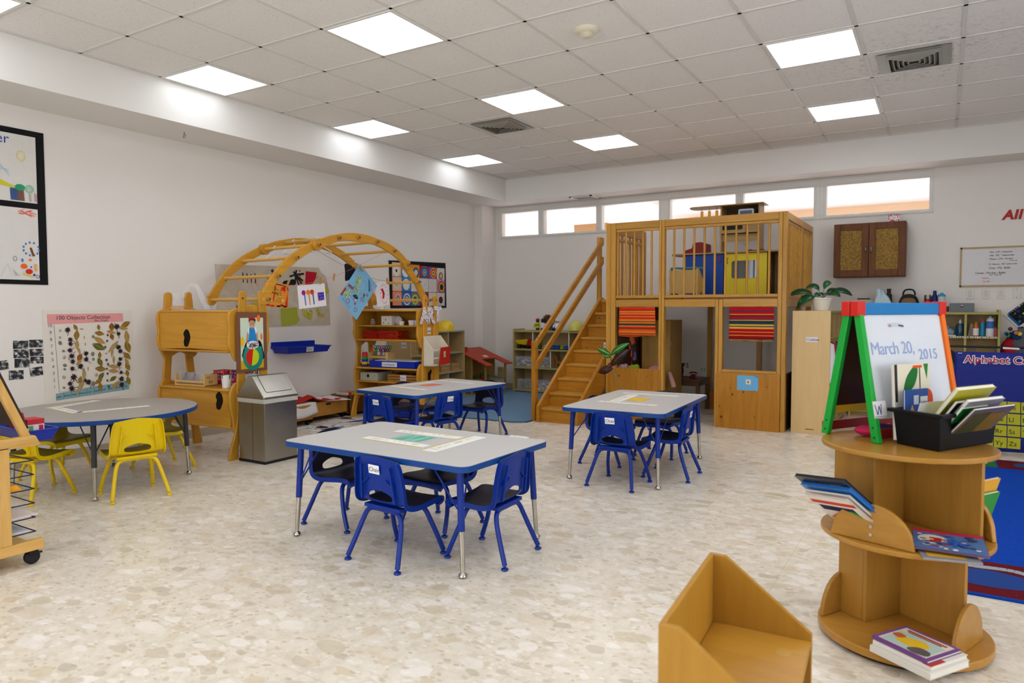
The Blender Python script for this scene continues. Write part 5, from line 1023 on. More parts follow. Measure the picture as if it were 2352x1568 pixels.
a = Art(RP(.47, .0195, .585), MR.to_3x3() @ X, Z); a.rect(0, 0, .2, .05, '#e0dde4'); a.build('label_card', t); text('Craft Materials', .03, a.O + a.A*.008 + a.B*.014 - Y*.001, a.A, Z, '#2c2c58', t, space=.92)
t = thing('storage_box', 'grey painted wooden box with round hole on the lower art shelf', 'box', tuple(RP(.70, .2, .416)))
m = onR(MB(mat('#a9ab98', .6, noise=.12))); m.box(-.8, -.56, .06, .36, .416, .508); m.build('box', t, bevel=.003); a = Art(RP(.69, .0595, .47), MR.to_3x3() @ X, Z); a.ell(0, 0, .018, .02, '#1a1614'); a.ell(.09, .005, .006, .006, '#b8484a'); a.build('hole', t)
m = onR(MB(mat('#8a2a34', .6))); m.box(-.76, -.6, .1, .3, .5085, .518); solo(m, 'folder', 'dark red folder lying on the grey box', 'folder')
t = thing('yarn_crate', 'slatted wooden crate labelled Yarn on the lower art shelf', 'crate', tuple(RP(.22, .2, .416))); CR = wood('crate_wood', '#b5803a', '#96622a', 'x', .55)
for z in (.418, .448, .478):
    m = onR(MB(CR)); m.box(-.42, -.04, .05, .058, z, z+.022); m.build('slat', t); m = onR(MB(CR)); m.box(-.42, -.04, .33, .338, z, z+.022); m.build('slat', t)
m = onR(MB(CR)); m.box(-.42, -.41, .05, .338, .416, .5); m.box(-.05, -.04, .05, .338, .416, .5); m.box(-.41, -.05, .058, .33, .416, .422); m.build('ends', t)
a = Art(RP(.25, .0495, .435), MR.to_3x3() @ X, Z); a.rect(0, 0, .08, .06, '#dcdae0'); a.build('label_card', t); text('Yarn', .032, a.O + a.A*.006 + a.B*.018 - Y*.001, a.A, Z, '#2a2a4a', t)
for k, (x, c, nm) in enumerate([(-.36, '#3a2a24', 'dark brown'), (-.27, '#5a3a3a', 'brown'), (-.17, '#2a2a34', 'black'), (-.09, '#6a5a3a', 'olive')]):
    m = onR(MB(mat(c, .9, noise=.3))); m.ball((x, .2, .468), .042, seg=12); solo(m, 'yarn_ball', f'{nm} ball of yarn in the slatted crate', 'yarn', 'balls of yarn')
m = onR(MB(BT)); m.hull([(-.72, .14, .012), (-.2, .14, .012), (-.2, .42, .012), (-.72, .42, .012)], [(-.75, .11, .13), (-.17, .11, .13), (-.17, .45, .13), (-.75, .45, .13)]); m.box(-.765, -.155, .1, .46, .128, .14); solo(m, 'plastic_tub', 'blue plastic tub on the floor under the far art unit', 'tub', bevel=.004)
m = onR(MB(mat('#e9e5dc', .5))); m.lathe([(.04, 1.213), (.042, 1.22), (.042, 1.37), (.03, 1.385), (.012, 1.39), (.012, 1.41)], (-.60, .2, 0)); solo(m, 'white_bottle', 'tall white bottle on top of the far art unit, behind the red painted paper', 'bottle')
m = onR(MB(mat('#d6d2c8', .8))); m.box(-.8, -.08, .05, .4, 1.213, 1.217); solo(m, 'paper_sheet', 'white paper sheet covering the top of the far art unit', 'paper', smooth=False)
# letters and labels on the end panel of the far art unit
def confetti():
    m, n, l, b = newmat('confetti_paper'); tc = n.new('ShaderNodeTexCoord'); v = n.new('ShaderNodeTexVoronoi'); v.inputs['Scale'].default_value = 95; l.new(tc.outputs['Object'], v.inputs[0]); sp = n.new('ShaderNodeSeparateColor'); l.new(v.outputs['Color'], sp.inputs[0])
    r_ = ramp(n, [(0, '#e8e4ea'), (.42, '#8a2a3a'), (.52, '#2a2a5a'), (.62, '#e8e4ea'), (.7, '#1c5a4a'), (.8, '#c8608a'), (.86, '#3a2a2a'), (.93, '#e8e4ea')], 'CONSTANT'); l.new(sp.outputs[0], r_.inputs['Fac']); k = mathn(n, l, 'LESS_THAN', v.outputs['Distance'], .5); l.new(mixc(n, l, k, '#e8e4ea', r_.outputs['Color']), b.inputs['Base Color']); return m
CF = confetti(); AR = MR.to_3x3() @ Y
for ch, a_, z_, sz in (('A', .02, 1.07, .235), ('R', .155, 1.07, .235), ('T', .30, 1.085, .225)):
    o = text(ch, sz, RP(-.040, a_, z_), AR, Z, CF, None, 'letter_cutout', depth=.0015, bold=.012); cen = Vector(RP(-.04, a_+.06, z_)); 
    for v in o.data.vertices: v.co -= cen
    o.location = cen; o.scale = (1, 1, 1); tag(o, f'white confetti covered paper letter {ch} on the end panel of the far art unit', 'letter', 'confetti letters')
t = thing('name_card', 'Work done label card under the confetti letters', 'label', tuple(RP(-.015, .22, .945))); a = Art(RP(-.0155, .125, .945), AR, Z); a.rect(0, 0, .135, .072, '#dcd8dc'); a.build('card', t); text('Work done', .032, a.O + a.A*.008 + a.B*.022 + a.N*.002, AR, Z, '#33305a', t, space=.85)
t = thing('wall_file_box', 'cream wooden file holder with a red folder numbered 3', 'file holder', tuple(RP(-.038, .27, .60))); FB = mat('#ddd2be', .6); O_ = -.037
m = onR(MB(FB)); a0, a1, d1 = .075, .43, -.16
for aa in (a0, a1-.012): m.prism([(O_*-1, .60), (-d1, .60), (-d1, .78), (-O_, .925)], (0, aa, 0), X, Z, -.012, 0)
m.box(-O_, -O_+.008, a0, a1, .60, .925); m.box(-O_, -d1, a0, a1, .60, .61); m.box(-d1-.01, -d1, a0, a1, .765, .78); m.box(-d1-.01, -d1, a0, a1, .68, .695); m.box(-d1-.01, -d1, a0, a1, .60, .62); m.build('holder', t, bevel=.002)
p_ = RP(-.172, .165, .605); a = Art(p_, AR, Z); a.poly([(0, 0), (.24, .01), (.255, .2), (.045, .195)], '#b22414'); a.rect(.11, .085, .15, .15, '#cfc9a0'); a.build('red_folder', t); text('3', .05, a.O + a.A*.117 + a.B*.098 + a.N*.002, AR, Z, '#3a3a2a', t)

# ================================================================ floor pieces between the art units
m = MB(); m.mats = [wood('cart_wood', '#c1893a', '#a56f28', 'y', .5)]
def cart(x0, x1, y0, y1, lb, label=False):
    t = thing('rolling_box', lb, 'rolling box', ((x0+x1)/2, (y0+y1)/2, 0), 0, 'low rolling wooden boxes'); cw_ = wood('cart_wood', '#c1893a', '#a56f28', 'y', .5)
    m = MB(cw_); m.box(x0, x1, y0, y1, .05, .062); m.box(x1-.014, x1, y0, y1, .05, .213); m.box(x0, x0+.014, y0, y1, .05, .213); m.box(x0+.014, x1-.014, y0, y0+.014, .05, .213); m.box(x0+.014, x1-.014, y1-.014, y1, .05, .213); m.build('box', t, bevel=.002)
    a = Art((x1+.0002, (y0+y1)/2, .18), Y, Z); a.poly(rrect(.07, .02, .01, 4), '#1a120a'); a.build('hand_hole', t)
    for x in (x0+.03, x1-.03):
        for y in (y0+.05, y1-.05): m = MB(BLK); m.cyl((x, y-.012, .024), (x, y+.012, .024), .024, seg=14); m.box(x-.008, x+.008, y-.008, y+.008, .03, .05); m.build('caster', t)
    if label: a = Art((x1+.0006, y1-.25, .085), Y, Z); a.rect(0, 0, .14, .06, '#dcdad6'); a.build('label_card', t); text('Magazines', .03, a.O + a.A*-.02 + a.B*.02 + a.N*.001, Y, Z, '#3a3a3a', t, space=.9)
    return t
cart(-.60, -.24, 1.84, 2.38, 'low rolling wooden box with a Magazines label, half hidden by the bin', True); cart(-.61, -.32, 2.40, 2.96, 'low rolling wooden box next to the crate')
def cloth(name, lb, cat, outline, zf, c, th=.004, n=14, seed=0):
    """soft sheet: grid clipped to a rectangle, heights from zf(x,y)"""
    x0, x1, y0, y1 = outline; m = MB(mat(c, .85)); g = [[(x0+(x1-x0)*i/n, y0+(y1-y0)*j/n) for j in range(n+1)] for i in range(n+1)]
    V = [[m.bm.verts.new((x + .012*sin(9*y+seed), y + .012*sin(11*x+seed), zf(x, y))) for x, y in row] for row in g]
    for i in range(n):
        for j in range(n): m.bm.faces.new((V[i][j], V[i+1][j], V[i+1][j+1], V[i][j+1]))
    o = solo(m, name, lb, cat); s = o.modifiers.new('s', 'SOLIDIFY'); s.thickness = th; return o
cloth('felt_cloth', 'crumpled red cloth heaped on the rolling boxes', 'cloth', (-.59, -.27, 1.9, 2.83), lambda x, y: .228 + max(0, .075*math.exp(-((y-2.42)/.13)**2) + .04*math.exp(-((y-2.05)/.12)**2))*(.7+.3*sin(23*x+4*y)) + .008*sin(31*y+17*x), '#b0200e', seed=1)
cloth('painted_cloth', 'white cloth with dark green edge draped over the front of the rolling box', 'cloth', (-.32, -.20, 2.02, 2.42), lambda x, y: .234 if x < -.235 else max(.075, .232 - (x+.235)*3.2 - .03*sin((y-2.0)*8)), '#d8d4d2', seed=3)
m = MB(mat('#e4dee2', .7)); m.hull([(-.55, 2.5, .24), (-.25, 2.62, .225), (-.22, 2.93, .205), (-.5, 2.9, .235)], [(-.55, 2.5, .2425), (-.25, 2.62, .2275), (-.22, 2.93, .2075), (-.5, 2.9, .2375)]); solo(m, 'paper_sheet', 'white paper overhanging the rolling box next to the crate', 'paper', smooth=False)
t = thing('wooden_crate', 'dovetailed wooden crate of papers against the left wall by the far art unit', 'crate', (-.47, 3.16, 0)); CW = wood('walnut_crate', '#9c6a2c', '#7c4e1c', 'y', .5)
x0, x1, y0, y1 = -.62, -.345, 3.01, 3.33
m = MB(CW); m.box(x0, x1, y0, y1, .02, .03); m.box(x1-.014, x1, y0, y1, .02, .235); m.box(x0, x0+.014, y0, y1, .02, .235); m.box(x0, x1, y0, y0+.014, .02, .235); m.box(x0, x1, y1-.014, y1, .02, .235); m.box(x0+.02, x1-.02, y0+.02, y1-.02, 0, .02, BLK); m.build('crate', t)
a = Art((x0, y0-.0004, 0), X, Z); a.poly(rrect(.06, .022, .011, 4, .14, .19), '#d86a8a'); 
for k in range(9): a.rect(.258, .03+.022*k, .275, .041+.022*k, '#c89a4a')
a.build('dovetails', t)
for k, (c, nm, q) in enumerate([('#e2dde0', 'white', .0), ('#d83a7a', 'pink', .05), ('#e8c83a', 'yellow', .11), ('#e88a2a', 'orange', .17), ('#e6e0e2', 'white folded', .22)]):
    m = MB(mat(c, .7)); m.hull([(x0+.03, y0+.03+q, .032), (x1-.03, y0+.03+q, .032), (x1-.03, y0+.034+q, .032), (x0+.03, y0+.034+q, .032)], [(x0+.03, y0+.05+q, .255), (x1-.05, y0+.05+q, .26), (x1-.05, y0+.054+q, .26), (x0+.03, y0+.054+q, .255)]); solo(m, 'paper_sheet', f'{nm} paper standing in the dovetailed crate', 'paper', 'papers in the crate', smooth=False)
for k, (O, w, h, rt, lb) in enumerate([((-.02, 2.32, 0), .46, .46, .1, 'painted paper with a brown patch and black twigs on the floor beside the bin'), ((-.13, 2.78, 0), .42, .46, .12, 'painted paper with red, green and brown paint on the floor near the crate')]):
    t = thing('floor_painting', lb, 'artwork', O); a = Art((O[0], O[1], .0012), Vector((cos(rt), sin(rt), 0)), Vector((-sin(rt), cos(rt), 0))); r = random.Random(20+k); a.rect(-w/2, -h/2, w/2, h/2, '#e2deda')
    pal = ['#2a7a44', '#3a9a5a', '#1c5a3a'] if k == 0 else ['#a82a1c', '#2a7a3a', '#7a5a3a', '#c87a4a', '#d8c04a']
    for q in range(26): u, v = r.uniform(-.17, .17), r.uniform(-.18, .18); a.line([(u, v), (u+r.uniform(-.08, .08), v+r.uniform(-.03, .03))], r.uniform(.008, .02), r.choice(pal))
    a.ell(.0 if k == 0 else -.1, -.02 if k == 0 else .1, .07, .05, '#4a2c1c'); a.poly([(.08, -.15), (.18, -.05), (.19, .12), (.12, .04)], '#24409a')
    for q in range(10 if k == 0 else 0): v = r.uniform(0, 6.28); a.line([(.0, 0), (.1*cos(v), .09*sin(v)), (.13*cos(v+.3), .12*sin(v+.3))], .003, '#1c1414')
    a.build('painted_paper', t)

# ================================================================ blue rug, shelves and dolls' house in the far corner
def rugmat(h1, h2, name):
    m, n, l, b = newmat(name); tc = n.new('ShaderNodeTexCoord'); nz = n.new('ShaderNodeTexNoise'); nz.inputs['Scale'].default_value = 160; l.new(tc.outputs['Object'], nz.inputs[0]); r_ = ramp(n, [(.35, h1), (.65, h2)]); l.new(nz.outputs['Fac'], r_.inputs['Fac']); l.new(r_.outputs['Color'], b.inputs['Base Color']); b.inputs['Roughness'].default_value = .95; b.inputs['Specular IOR Level'].default_value = .1; bump(n, l, b, nz.outputs['Fac'], .4, .004); return m
t = thing('area_rug', 'dusty blue rug in the far corner by the play stairs', 'rug', (.7, 4.8, 0)); o = [(-.22, 3.52), (1.5, 3.58), (1.63, 3.66), (1.63, 6.28), (-.22, 6.28)]
m = MB(rugmat('#5d7c9c', '#7c9ab8', 'blue_rug_pile')); m.hull([(x, y, .0005) for x, y in o], [(x, y, .009) for x, y in o]); m.build('pile', t, smooth=False)
m = MB(rugmat('#3f6a88', '#4c7896', 'rug_edge')); 
for p, q in zip(o, o[1:]+o[:1]):
    d = (Vector(q)-Vector(p)).normalized(); n_ = Vector((-d.y, d.x))*.02; m.hull([(*p, .0005), (*q, .0005), (*(Vector(q)+n_), .0005), (*(Vector(p)+n_), .0005)], [(*p, .0105), (*q, .0105), (*(Vector(q)+n_), .0105), (*(Vector(p)+n_), .0105)])
m.build('binding', t, smooth=False)
SH = wood('maple_shelf', '#c9ae7c', '#b89a66', 'y', .5, contrast=.7); SHE = mat('#9aa088', .5, name='grey_green_edge'); OLV = mat('#a8a05c', .5, name='olive_edge')
t = thing('cubby_shelf', 'maple cubby shelf labelled Shelf against the left wall behind the far art unit', 'shelf unit', (-.44, 4.58, 0)); x0, x1, y0, y1 = -.625, -.25, 4.0, 5.165
for nm, b in (('end_panel', (x0, x1, y0, y0+.02, .0, .905)), ('end_panel', (x0, x1, y1-.02, y1, 0, .905)), ('top_board', (x0, x1, y0, y1, .905, .925)), ('bottom_board', (x0, x1, y0+.02, y1-.02, .06, .08)), ('back_board', (x0, x0+.01, y0+.02, y1-.02, .08, .905)), ('shelf', (x0+.01, x1-.01, y0+.02, y1-.02, .612, .63)), ('shelf', (x0+.01, x1-.01, y0+.02, y1-.02, .35, .368)), ('divider', (x0+.01, x1-.02, 4.56, 4.578, .63, .905)), ('divider', (x0+.01, x1-.02, 4.81, 4.828, .63, .905)), ('divider', (x0+.01, x1-.02, 4.81, 4.828, .08, .35)), ('kick', (x0+.02, x1-.03, y0+.02, y1-.02, 0, .06))):
    m = MB(SH); m.box(*b); m.box(b[1]-.0005, b[1]+.0015, b[2], b[3], b[4], b[5], SHE if nm not in ('end_panel', 'back_board', 'kick') else SH); m.build(nm, t, bevel=.0015)
a = Art((-.40, y0-.0005, .725), X, Z); a.rect(0, 0, .09, .075, '#dcdadc'); lb = a.build('label_card', t); text('Shelf', .038, a.O + a.A*.008 + a.B*.022 - Y*.001, X, Z, '#2a2a3a', t)
for k, (y, z, n) in enumerate([(4.07, .631, 4), (4.63, .631, 2), (4.70, .369, 4), (4.93, .369, 3), (4.3, .369, 3)]):
    for j in range(n):
        m = MB(wood('unit_block', '#b89462', '#a07e4e', 'y', .6))
        if k == 0: m.box(-.55, -.32, y+.045*j, y+.04+.045*j, z, z+.2)
        else: m.box(-.5, -.3, y, y+.19, z+.036*j, z+.034+.036*j)
        solo(m, 'building_block', ['upright wooden block in the shelf beside the Shelf label', 'flat wooden block in the upper right cubby', 'flat wooden block in the middle cubby pile', 'flat wooden block right in the middle cubby', 'flat wooden block behind the art unit'][k] + f', {["first", "second", "third", "fourth"][j]} of its pile', 'block', 'wooden blocks in the cubby shelf', bevel=.002)
def hardhat(x, y, z, s, c, lb, rz=0):
    t = thing('toy_hard_hat', lb, 'hard hat', (x, y, z)); M_ = mat(c, .22, coat=.5); m = MB(M_); m.xf(Matrix.Translation((x, y, 0)) @ Matrix.Rotation(rz, 4, 'Z'))
    m.lathe([(.085*s, z+.004), (.088*s, z+.03*s), (.082*s, z+.07*s), (.06*s, z+.1*s), (.03*s, z+.115*s), (.002, z+.118*s)], (0, 0, 0), sx=1.12, seg=28); m.build('shell', t)
    m = MB(M_); m.xf(Matrix.Translation((x, y, 0)) @ Matrix.Rotation(rz, 4, 'Z')); m.prism(spline([(-.1*s, 0), (-.06*s, .085*s), (.05*s, .088*s), (.13*s, .05*s), (.145*s, 0), (.13*s, -.05*s), (.05*s, -.088*s), (-.06*s, -.085*s)], 4), (0, 0, z), X, Y, 0, .006); m.build('brim', t)
    m = MB(M_); m.xf(Matrix.Translation((x, y, 0)) @ Matrix.Rotation(rz, 4, 'Z')); m.tube([(-.07*s, 0, z+.075*s), (-.03*s, 0, z+.112*s), (.03*s, 0, z+.115*s), (.07*s, 0, z+.082*s)], .008*s, seg=8); m.build('ridge', t)
hardhat(-.40, 4.93, .925, 1.18, '#ecc81c', 'glossy yellow toy hard hat on the maple cubby shelf at the left wall', rz=-2.2)
hardhat(1.0, 6.12, .912, 1.2, '#d9d468', 'pale yellow toy hard hat on the cubby shelf behind the play stairs', rz=-1.2)
# dolls' house
t = thing('dolls_house', 'wooden dolls house with red notched roof in the far corner', 'dolls house', (-.25, 5.62, 0)); DW = wood('dolls_house_ply', '#b08c4e', '#94723a', 'z', .55); DR = mat('#b03a1e', .5, name='red_roof')
hx0, hx1, hy0, hy1 = -.46, .0, 5.32, 5.86
for nm, b in (('floor_board', (hx0, hx1, hy0, hy1, .0, .015)), ('upper_floor', (hx0, hx1, hy0, hy1, .205, .22)), ('post', (hx1-.025, hx1, hy0, hy0+.025, .015, .445)), ('post', (hx1-.025, hx1, hy1-.025, hy1, .015, .445)), ('post', (hx0+.2, hx0+.225, hy0, hy0+.025, .015, .53))):
    m = MB(DW); m.box(*b); m.build(nm, t, bevel=.002)
m = MB(DW); m.prism([(hx0, .015), (hx0+.02, .015), (hx0+.02, .60), (hx0, .607)], (0, hy0, 0), X, Z, -.54, 0); m.build('end_wall', t)
m = MB(DW); m.prism([(hx0+.02, .015), (hx0+.26, .015), (hx0+.26, .51), (hx0+.02, .60)], (0, hy1-.012, 0), X, Z, -.012, 0); w_ = m.build('side_wall', t)
m = MB(DW); m.prism([(hx0+.02, .22), (hx0+.2, .22), (hx0+.2, .53), (hx0+.02, .60)], (0, hy0+.012, 0), X, Z, -.012, 0); m.build('side_wall', t)
m = MB(DR); sl = lambda x: .62 - (x+.46)*.38
o = [(-.50, 5.26), (-.1, 5.26), (.07, 5.26), (.07, 5.40), (-.13, 5.40), (-.13, 5.74), (.07, 5.74), (.07, 5.92), (-.5, 5.92)]
m.hull([(x, y, sl(x)) for x, y in o], [(x, y, sl(x)+.016) for x, y in o]); rf = m.build('roof', t, bevel=.002)
m = MB(DR); m.box(-.43, -.37, 5.34, 5.41, .595, .675); m.build('chimney', rf, bevel=.002)
a = Art((-.2, 5.6, sl(-.2)+.0165), Y, Vector((-1, 0, .38))); a.rect(-.04, -.03, .06, .03, '#dcd8d8'); a.build('label_card', rf)
for (x, y, z, sx, sy, sz, c, nm, lb) in ((-.3, 5.45, .22, .1, .12, .05, '#1f5a3a', 'toy_sofa', 'dark green toy sofa in the dolls house'), (-.16, 5.5, .22, .05, .06, .045, '#a02a24', 'toy_chair', 'small red toy chair in the dolls house'), (-.24, 5.65, .22, .08, .12, .07, '#24643c', 'toy_bed', 'green toy bed in the dolls house'), (-.1, 5.78, .22, .12, .1, .025, '#2a86a0', 'toy_bath', 'blue toy bath in the dolls house'), (-.06, 5.45, .22, .04, .04, .06, '#3a7a4a', 'toy_stool', 'green toy stool near the dolls house post')):
    m = MB(mat(c, .5)); m.box(x-sx/2, x+sx/2, y-sy/2, y+sy/2, z, z+sz*.55); m.box(x-sx/2, x-sx/2+.015, y-sy/2, y+sy/2, z, z+sz); solo(m, nm, lb, 'toy', bevel=.003)
m = MB(wood('dolls_house_ply', '', '', 'z')); m.box(-.13, -.02, 5.845-.02, 5.845-.012, .22, .37); m.box(-.09, -.06, 5.823, 5.825, .3, .36, mat('#2a86b8')); solo(m, 'toy_screen', 'small wooden panel with blue tab standing in the dolls house', 'toy')
# cubby shelf at the back wall
t = thing('cubby_shelf', 'olive edged cubby shelf with toys at the back wall behind the play stairs', 'shelf unit', (.82, 6.14, .009)); SX = wood('maple_shelf_x', '#c2a878', '#ae9260', 'x', .5, contrast=.7)
x0, x1, y0, y1 = .04, 1.6, 5.98, 6.29
for nm, b in (('end_panel', (x0, x0+.02, y0, y1, .009, .925)), ('end_panel', (x1-.02, x1, y0, y1, .009, .925)), ('top_board', (x0+.02, x1-.02, y0, y1, .88, .905)), ('bottom_board', (x0+.02, x1-.02, y0, y1, .02, .042)), ('back_board', (x0+.02, x1-.02, y1-.01, y1, .042, .88)), ('shelf', (x0+.02, x1-.02, y0, y1-.01, .615, .637)), ('shelf', (x0+.02, x1-.02, y0, y1-.01, .35, .372)), ('divider', (.36, .378, y0+.01, y1-.01, .637, .88)), ('divider', (.945, .963, y0+.01, y1-.01, .637, .88)), ('divider', (.36, .378, y0+.01, y1-.01, .042, .35)), ('divider', (.65, .668, y0+.01, y1-.01, .372, .615)), ('divider', (.945, .963, y0+.01, y1-.01, .042, .35))):
    m = MB(SX); m.box(*b); e = mat('#cfcfc4', .5) if nm == 'divider' else OLV
    if nm != 'back_board': m.box(b[0], b[1], b[2]-.0015, b[2]+.0005, b[4], b[5], e)
    m.build(nm, t, bevel=.0015)
t = thing('toy_dumper', 'yellow toy dump truck in the top left cubby of the olive edged shelf', 'toy truck', (.16, 6.12, .637))
m = MB(mat('#d8b81c', .35)); m.hull([(.08, 6.05, .70), (.22, 6.05, .69), (.22, 6.2, .69), (.08, 6.2, .70)], [(.04, 6.03, .76), (.26, 6.03, .775), (.26, 6.22, .775), (.04, 6.22, .76)]); m.build('tipper', t, bevel=.004)
m = MB(mat('#a01c1c', .4)); m.box(.24, .32, 6.05, 6.2, .675, .78); m.build('cab', t, bevel=.005)
m = MB(BLK); m.box(.08, .32, 6.06, 6.19, .665, .69)
for x in (.11, .26):
    m.cyl((x, 6.03, .662), (x, 6.06, .662), .026, seg=14); m.cyl((x, 6.19, .662), (x, 6.22, .662), .026, seg=14)
m.build('chassis', t)
r = random.Random(31)
for k, (x, c) in enumerate([(.45, '#1c5a3a'), (.53, '#c88a1c'), (.6, '#b02a1c'), (.68, '#1c4c9a'), (.745, '#1c4c9a'), (.82, '#8aa02a'), (.885, '#1c4cb0')]):
    t = thing('toy_car', f'{["dark green", "mustard", "red", "blue", "second blue", "lime", "bright blue"][k]} toy car in the top middle cubby of the olive edged shelf', 'toy car', (x, 6.05, .637), 0, 'toy cars in the cubby')
    m = MB(mat(c, .3)); m.box(x-.03, x+.03, 6.02, 6.1, .645, .672); m.box(x-.022, x+.022, 6.035, 6.085, .672, .70); m.build('body', t, bevel=.008)
    m = MB(BLK)
    for q in (6.035, 6.085): m.cyl((x-.033, q, .649), (x+.033, q, .649), .012, seg=10)
    m.build('wheels', t)
def brickbox(x0, x1, z, h, pal, lb, seed):
    t = thing('brick_box', lb, 'plastic box', ((x0+x1)/2, 6.1, z), 0, 'clear boxes of toy bricks'); m = MB(CLEAR); y0, y1 = 6.01, 6.24
    m.box(x0, x1, y0, y1, z, z+.004); m.box(x0, x1, y0, y0+.003, z, z+h); m.box(x0, x1, y1-.003, y1, z, z+h); m.box(x0, x0+.003, y0, y1, z, z+h); m.box(x1-.003, x1, y0, y1, z, z+h); m.box(x0-.004, x1+.004, y0-.004, y0, z+h-.01, z+h); m.build('tub', t, smooth=False)
    r = random.Random(seed); m = MB(); m.mats = [mat(c, .4) for c in pal]
    for k in range(170):
        s = .011; x, y, zz = r.uniform(x0+.02, x1-.02), r.uniform(y0+.015, y1-.02), z + .014 + r.random()*h*.55; m.xf(Matrix.Translation((x, y, zz)) @ Matrix.Rotation(r.uniform(0, 6), 4, Vector((r.random(), r.random(), r.random())).normalized())); m.box(-s*1.5, s*1.5, -s, s, -s*.7, s*.7, k % len(pal))
    b = m.build('toy_bricks', t, smooth=False); b['kind'] = 'stuff'
brickbox(.07, .34, .373, .15, ['#1c4c9a', '#d8d4c8', '#c8a02a', '#3a2a2a', '#a0a0a8'], 'clear box of small bricks in the middle left cubby of the olive edged shelf', 3); brickbox(.39, .63, .373, .15, ['#1c6a4a', '#a02a2a', '#3a3a3a', '#c8b03a'], 'clear box of dark bricks in the middle row, second from the left', 4)
brickbox(.1, .34, .043, .15, ['#1c5a3a', '#8a1c1c', '#1c2a5a', '#b8941c'], 'clear box of dark green and red bricks in the bottom left cubby', 5); brickbox(.4, .64, .043, .15, ['#e0dcd8', '#1c5ab0', '#d8c02a', '#2a9a4a', '#c82a2a', '#e8e8e8'], 'clear box of bright bricks on the bottom row beside the stair post', 6); brickbox(.68, .92, .043, .15, ['#e0dcd8', '#1c5ab0', '#d8c02a', '#c82a2a'], 'clear box of bricks on the bottom row behind the stairs', 7)
t = thing('toy_dog', 'brown toy dog in the middle row of the olive edged shelf', 'toy animal', (.75, 6.1, .372)); m = MB(mat('#9a6a34', .7)); m.ball((.75, 6.1, .45), .05, .025, .028)
for x in (.71, .79):
    for y in (6.085, 6.115): m.cyl((x, y, .372), (x, y, .45), .009, seg=8)
m.tube([(.715, 6.1, .46), (.70, 6.1, .51)], .016, seg=10); m.ball((.69, 6.1, .525), .026, .018, .018); m.tube([(.8, 6.1, .46), (.83, 6.1, .50)], .006, seg=6); m.build('body', t)
def doll(x, y, z, s, coat, hat, skin, lb, hc=None):
    t = thing('toy_figure', lb, 'toy figure', (x, y, z), 0, 'community helper figures'); m = MB(mat(coat, .5)); m.lathe([(.03*s, z+.03*s), (.042*s, z+.06*s), (.036*s, z+.1*s), (.02*s, z+.115*s)], (x, y, 0))
    for q in (-1, 1): m.tube([(x+q*.035*s, y, z+.1*s), (x+q*.055*s, y-.01, z+.07*s), (x+q*.05*s, y-.03, z+.05*s)], .012*s, seg=8)
    m.build('body', t); m = MB(mat('#1a1a22', .6))
    for q in (-1, 1): m.cyl((x+q*.016*s, y, z), (x+q*.016*s, y, z+.035*s), .014*s, seg=10)
    m.build('legs', t); m = MB(mat(skin, .6)); m.ball((x, y, z+.138*s), .028*s); m.build('head', t)
    m = MB(mat(hat, .4)); m.lathe([(.036*s, z+.148*s), (.03*s, z+.152*s), (.029*s, z+.17*s), (.012*s, z+.178*s), (.002, z+.178*s)], (x, y, 0)); m.build('hat', t)
    if hc: m = MB(mat(hc, .5)); m.lathe([(.0435*s, z+.065*s), (.0435*s, z+.073*s), (.041*s, z+.073*s), (.041*s, z+.065*s)], (x, y, 0)); m.lathe([(.041*s, z+.085*s), (.041*s, z+.092*s), (.038*s, z+.092*s), (.038*s, z+.085*s)], (x, y, 0)); m.build('bands', t)
m = MB(wood('maple_shelf_x', '', '', 'x')); m.box(.3, .62, 6.02, 6.12, .905, .912); solo(m, 'wooden_board', 'thin wooden board lying on top of the olive edged shelf', 'board')
doll(.395, 6.09, .912, .95, '#c8d01c', '#b01c1c', '#3a2218', 'toy fire fighter figure in yellow with red hat on the olive edged shelf', '#1c2a1c'); doll(.475, 6.1, .912, .92, '#e0e4ea', '#1c1a1c', '#3a241a', 'toy doctor figure in a white coat beside the fire fighter'); doll(.64, 6.12, .905, .9, '#1c4c8a', '#1a2a5a', '#c89a7a', 'toy figure in blue half hidden by the stair handrail'); doll(.71, 6.1, .905, .95, '#e8e8ea', '#e8e8ee', '#c89a7a', 'toy cook figure with a white hat right of the stair handrail')
t = thing('pine_cone', 'large brown pine cone standing behind the toy figures', 'pine cone', (.5, 6.2, .905)); m = MB(mat('#4a3424', .8)); m.ball((.5, 6.2, 1.02), .07, .06, .11); m.build('core', t); m = MB(mat('#7a6048', .8, noise=.3)); r = random.Random(2)
for k in range(90):
    q = k*2.4; h_ = -1+2*k/90; rr = (1-h_*h_)**.5; p_ = Vector((.5+.085*rr*cos(q), 6.2+.075*rr*sin(q), 1.02+.115*h_)); m.ball(p_, .014, .014, .007, seg=6, rings=3)
m.build('scales', t)
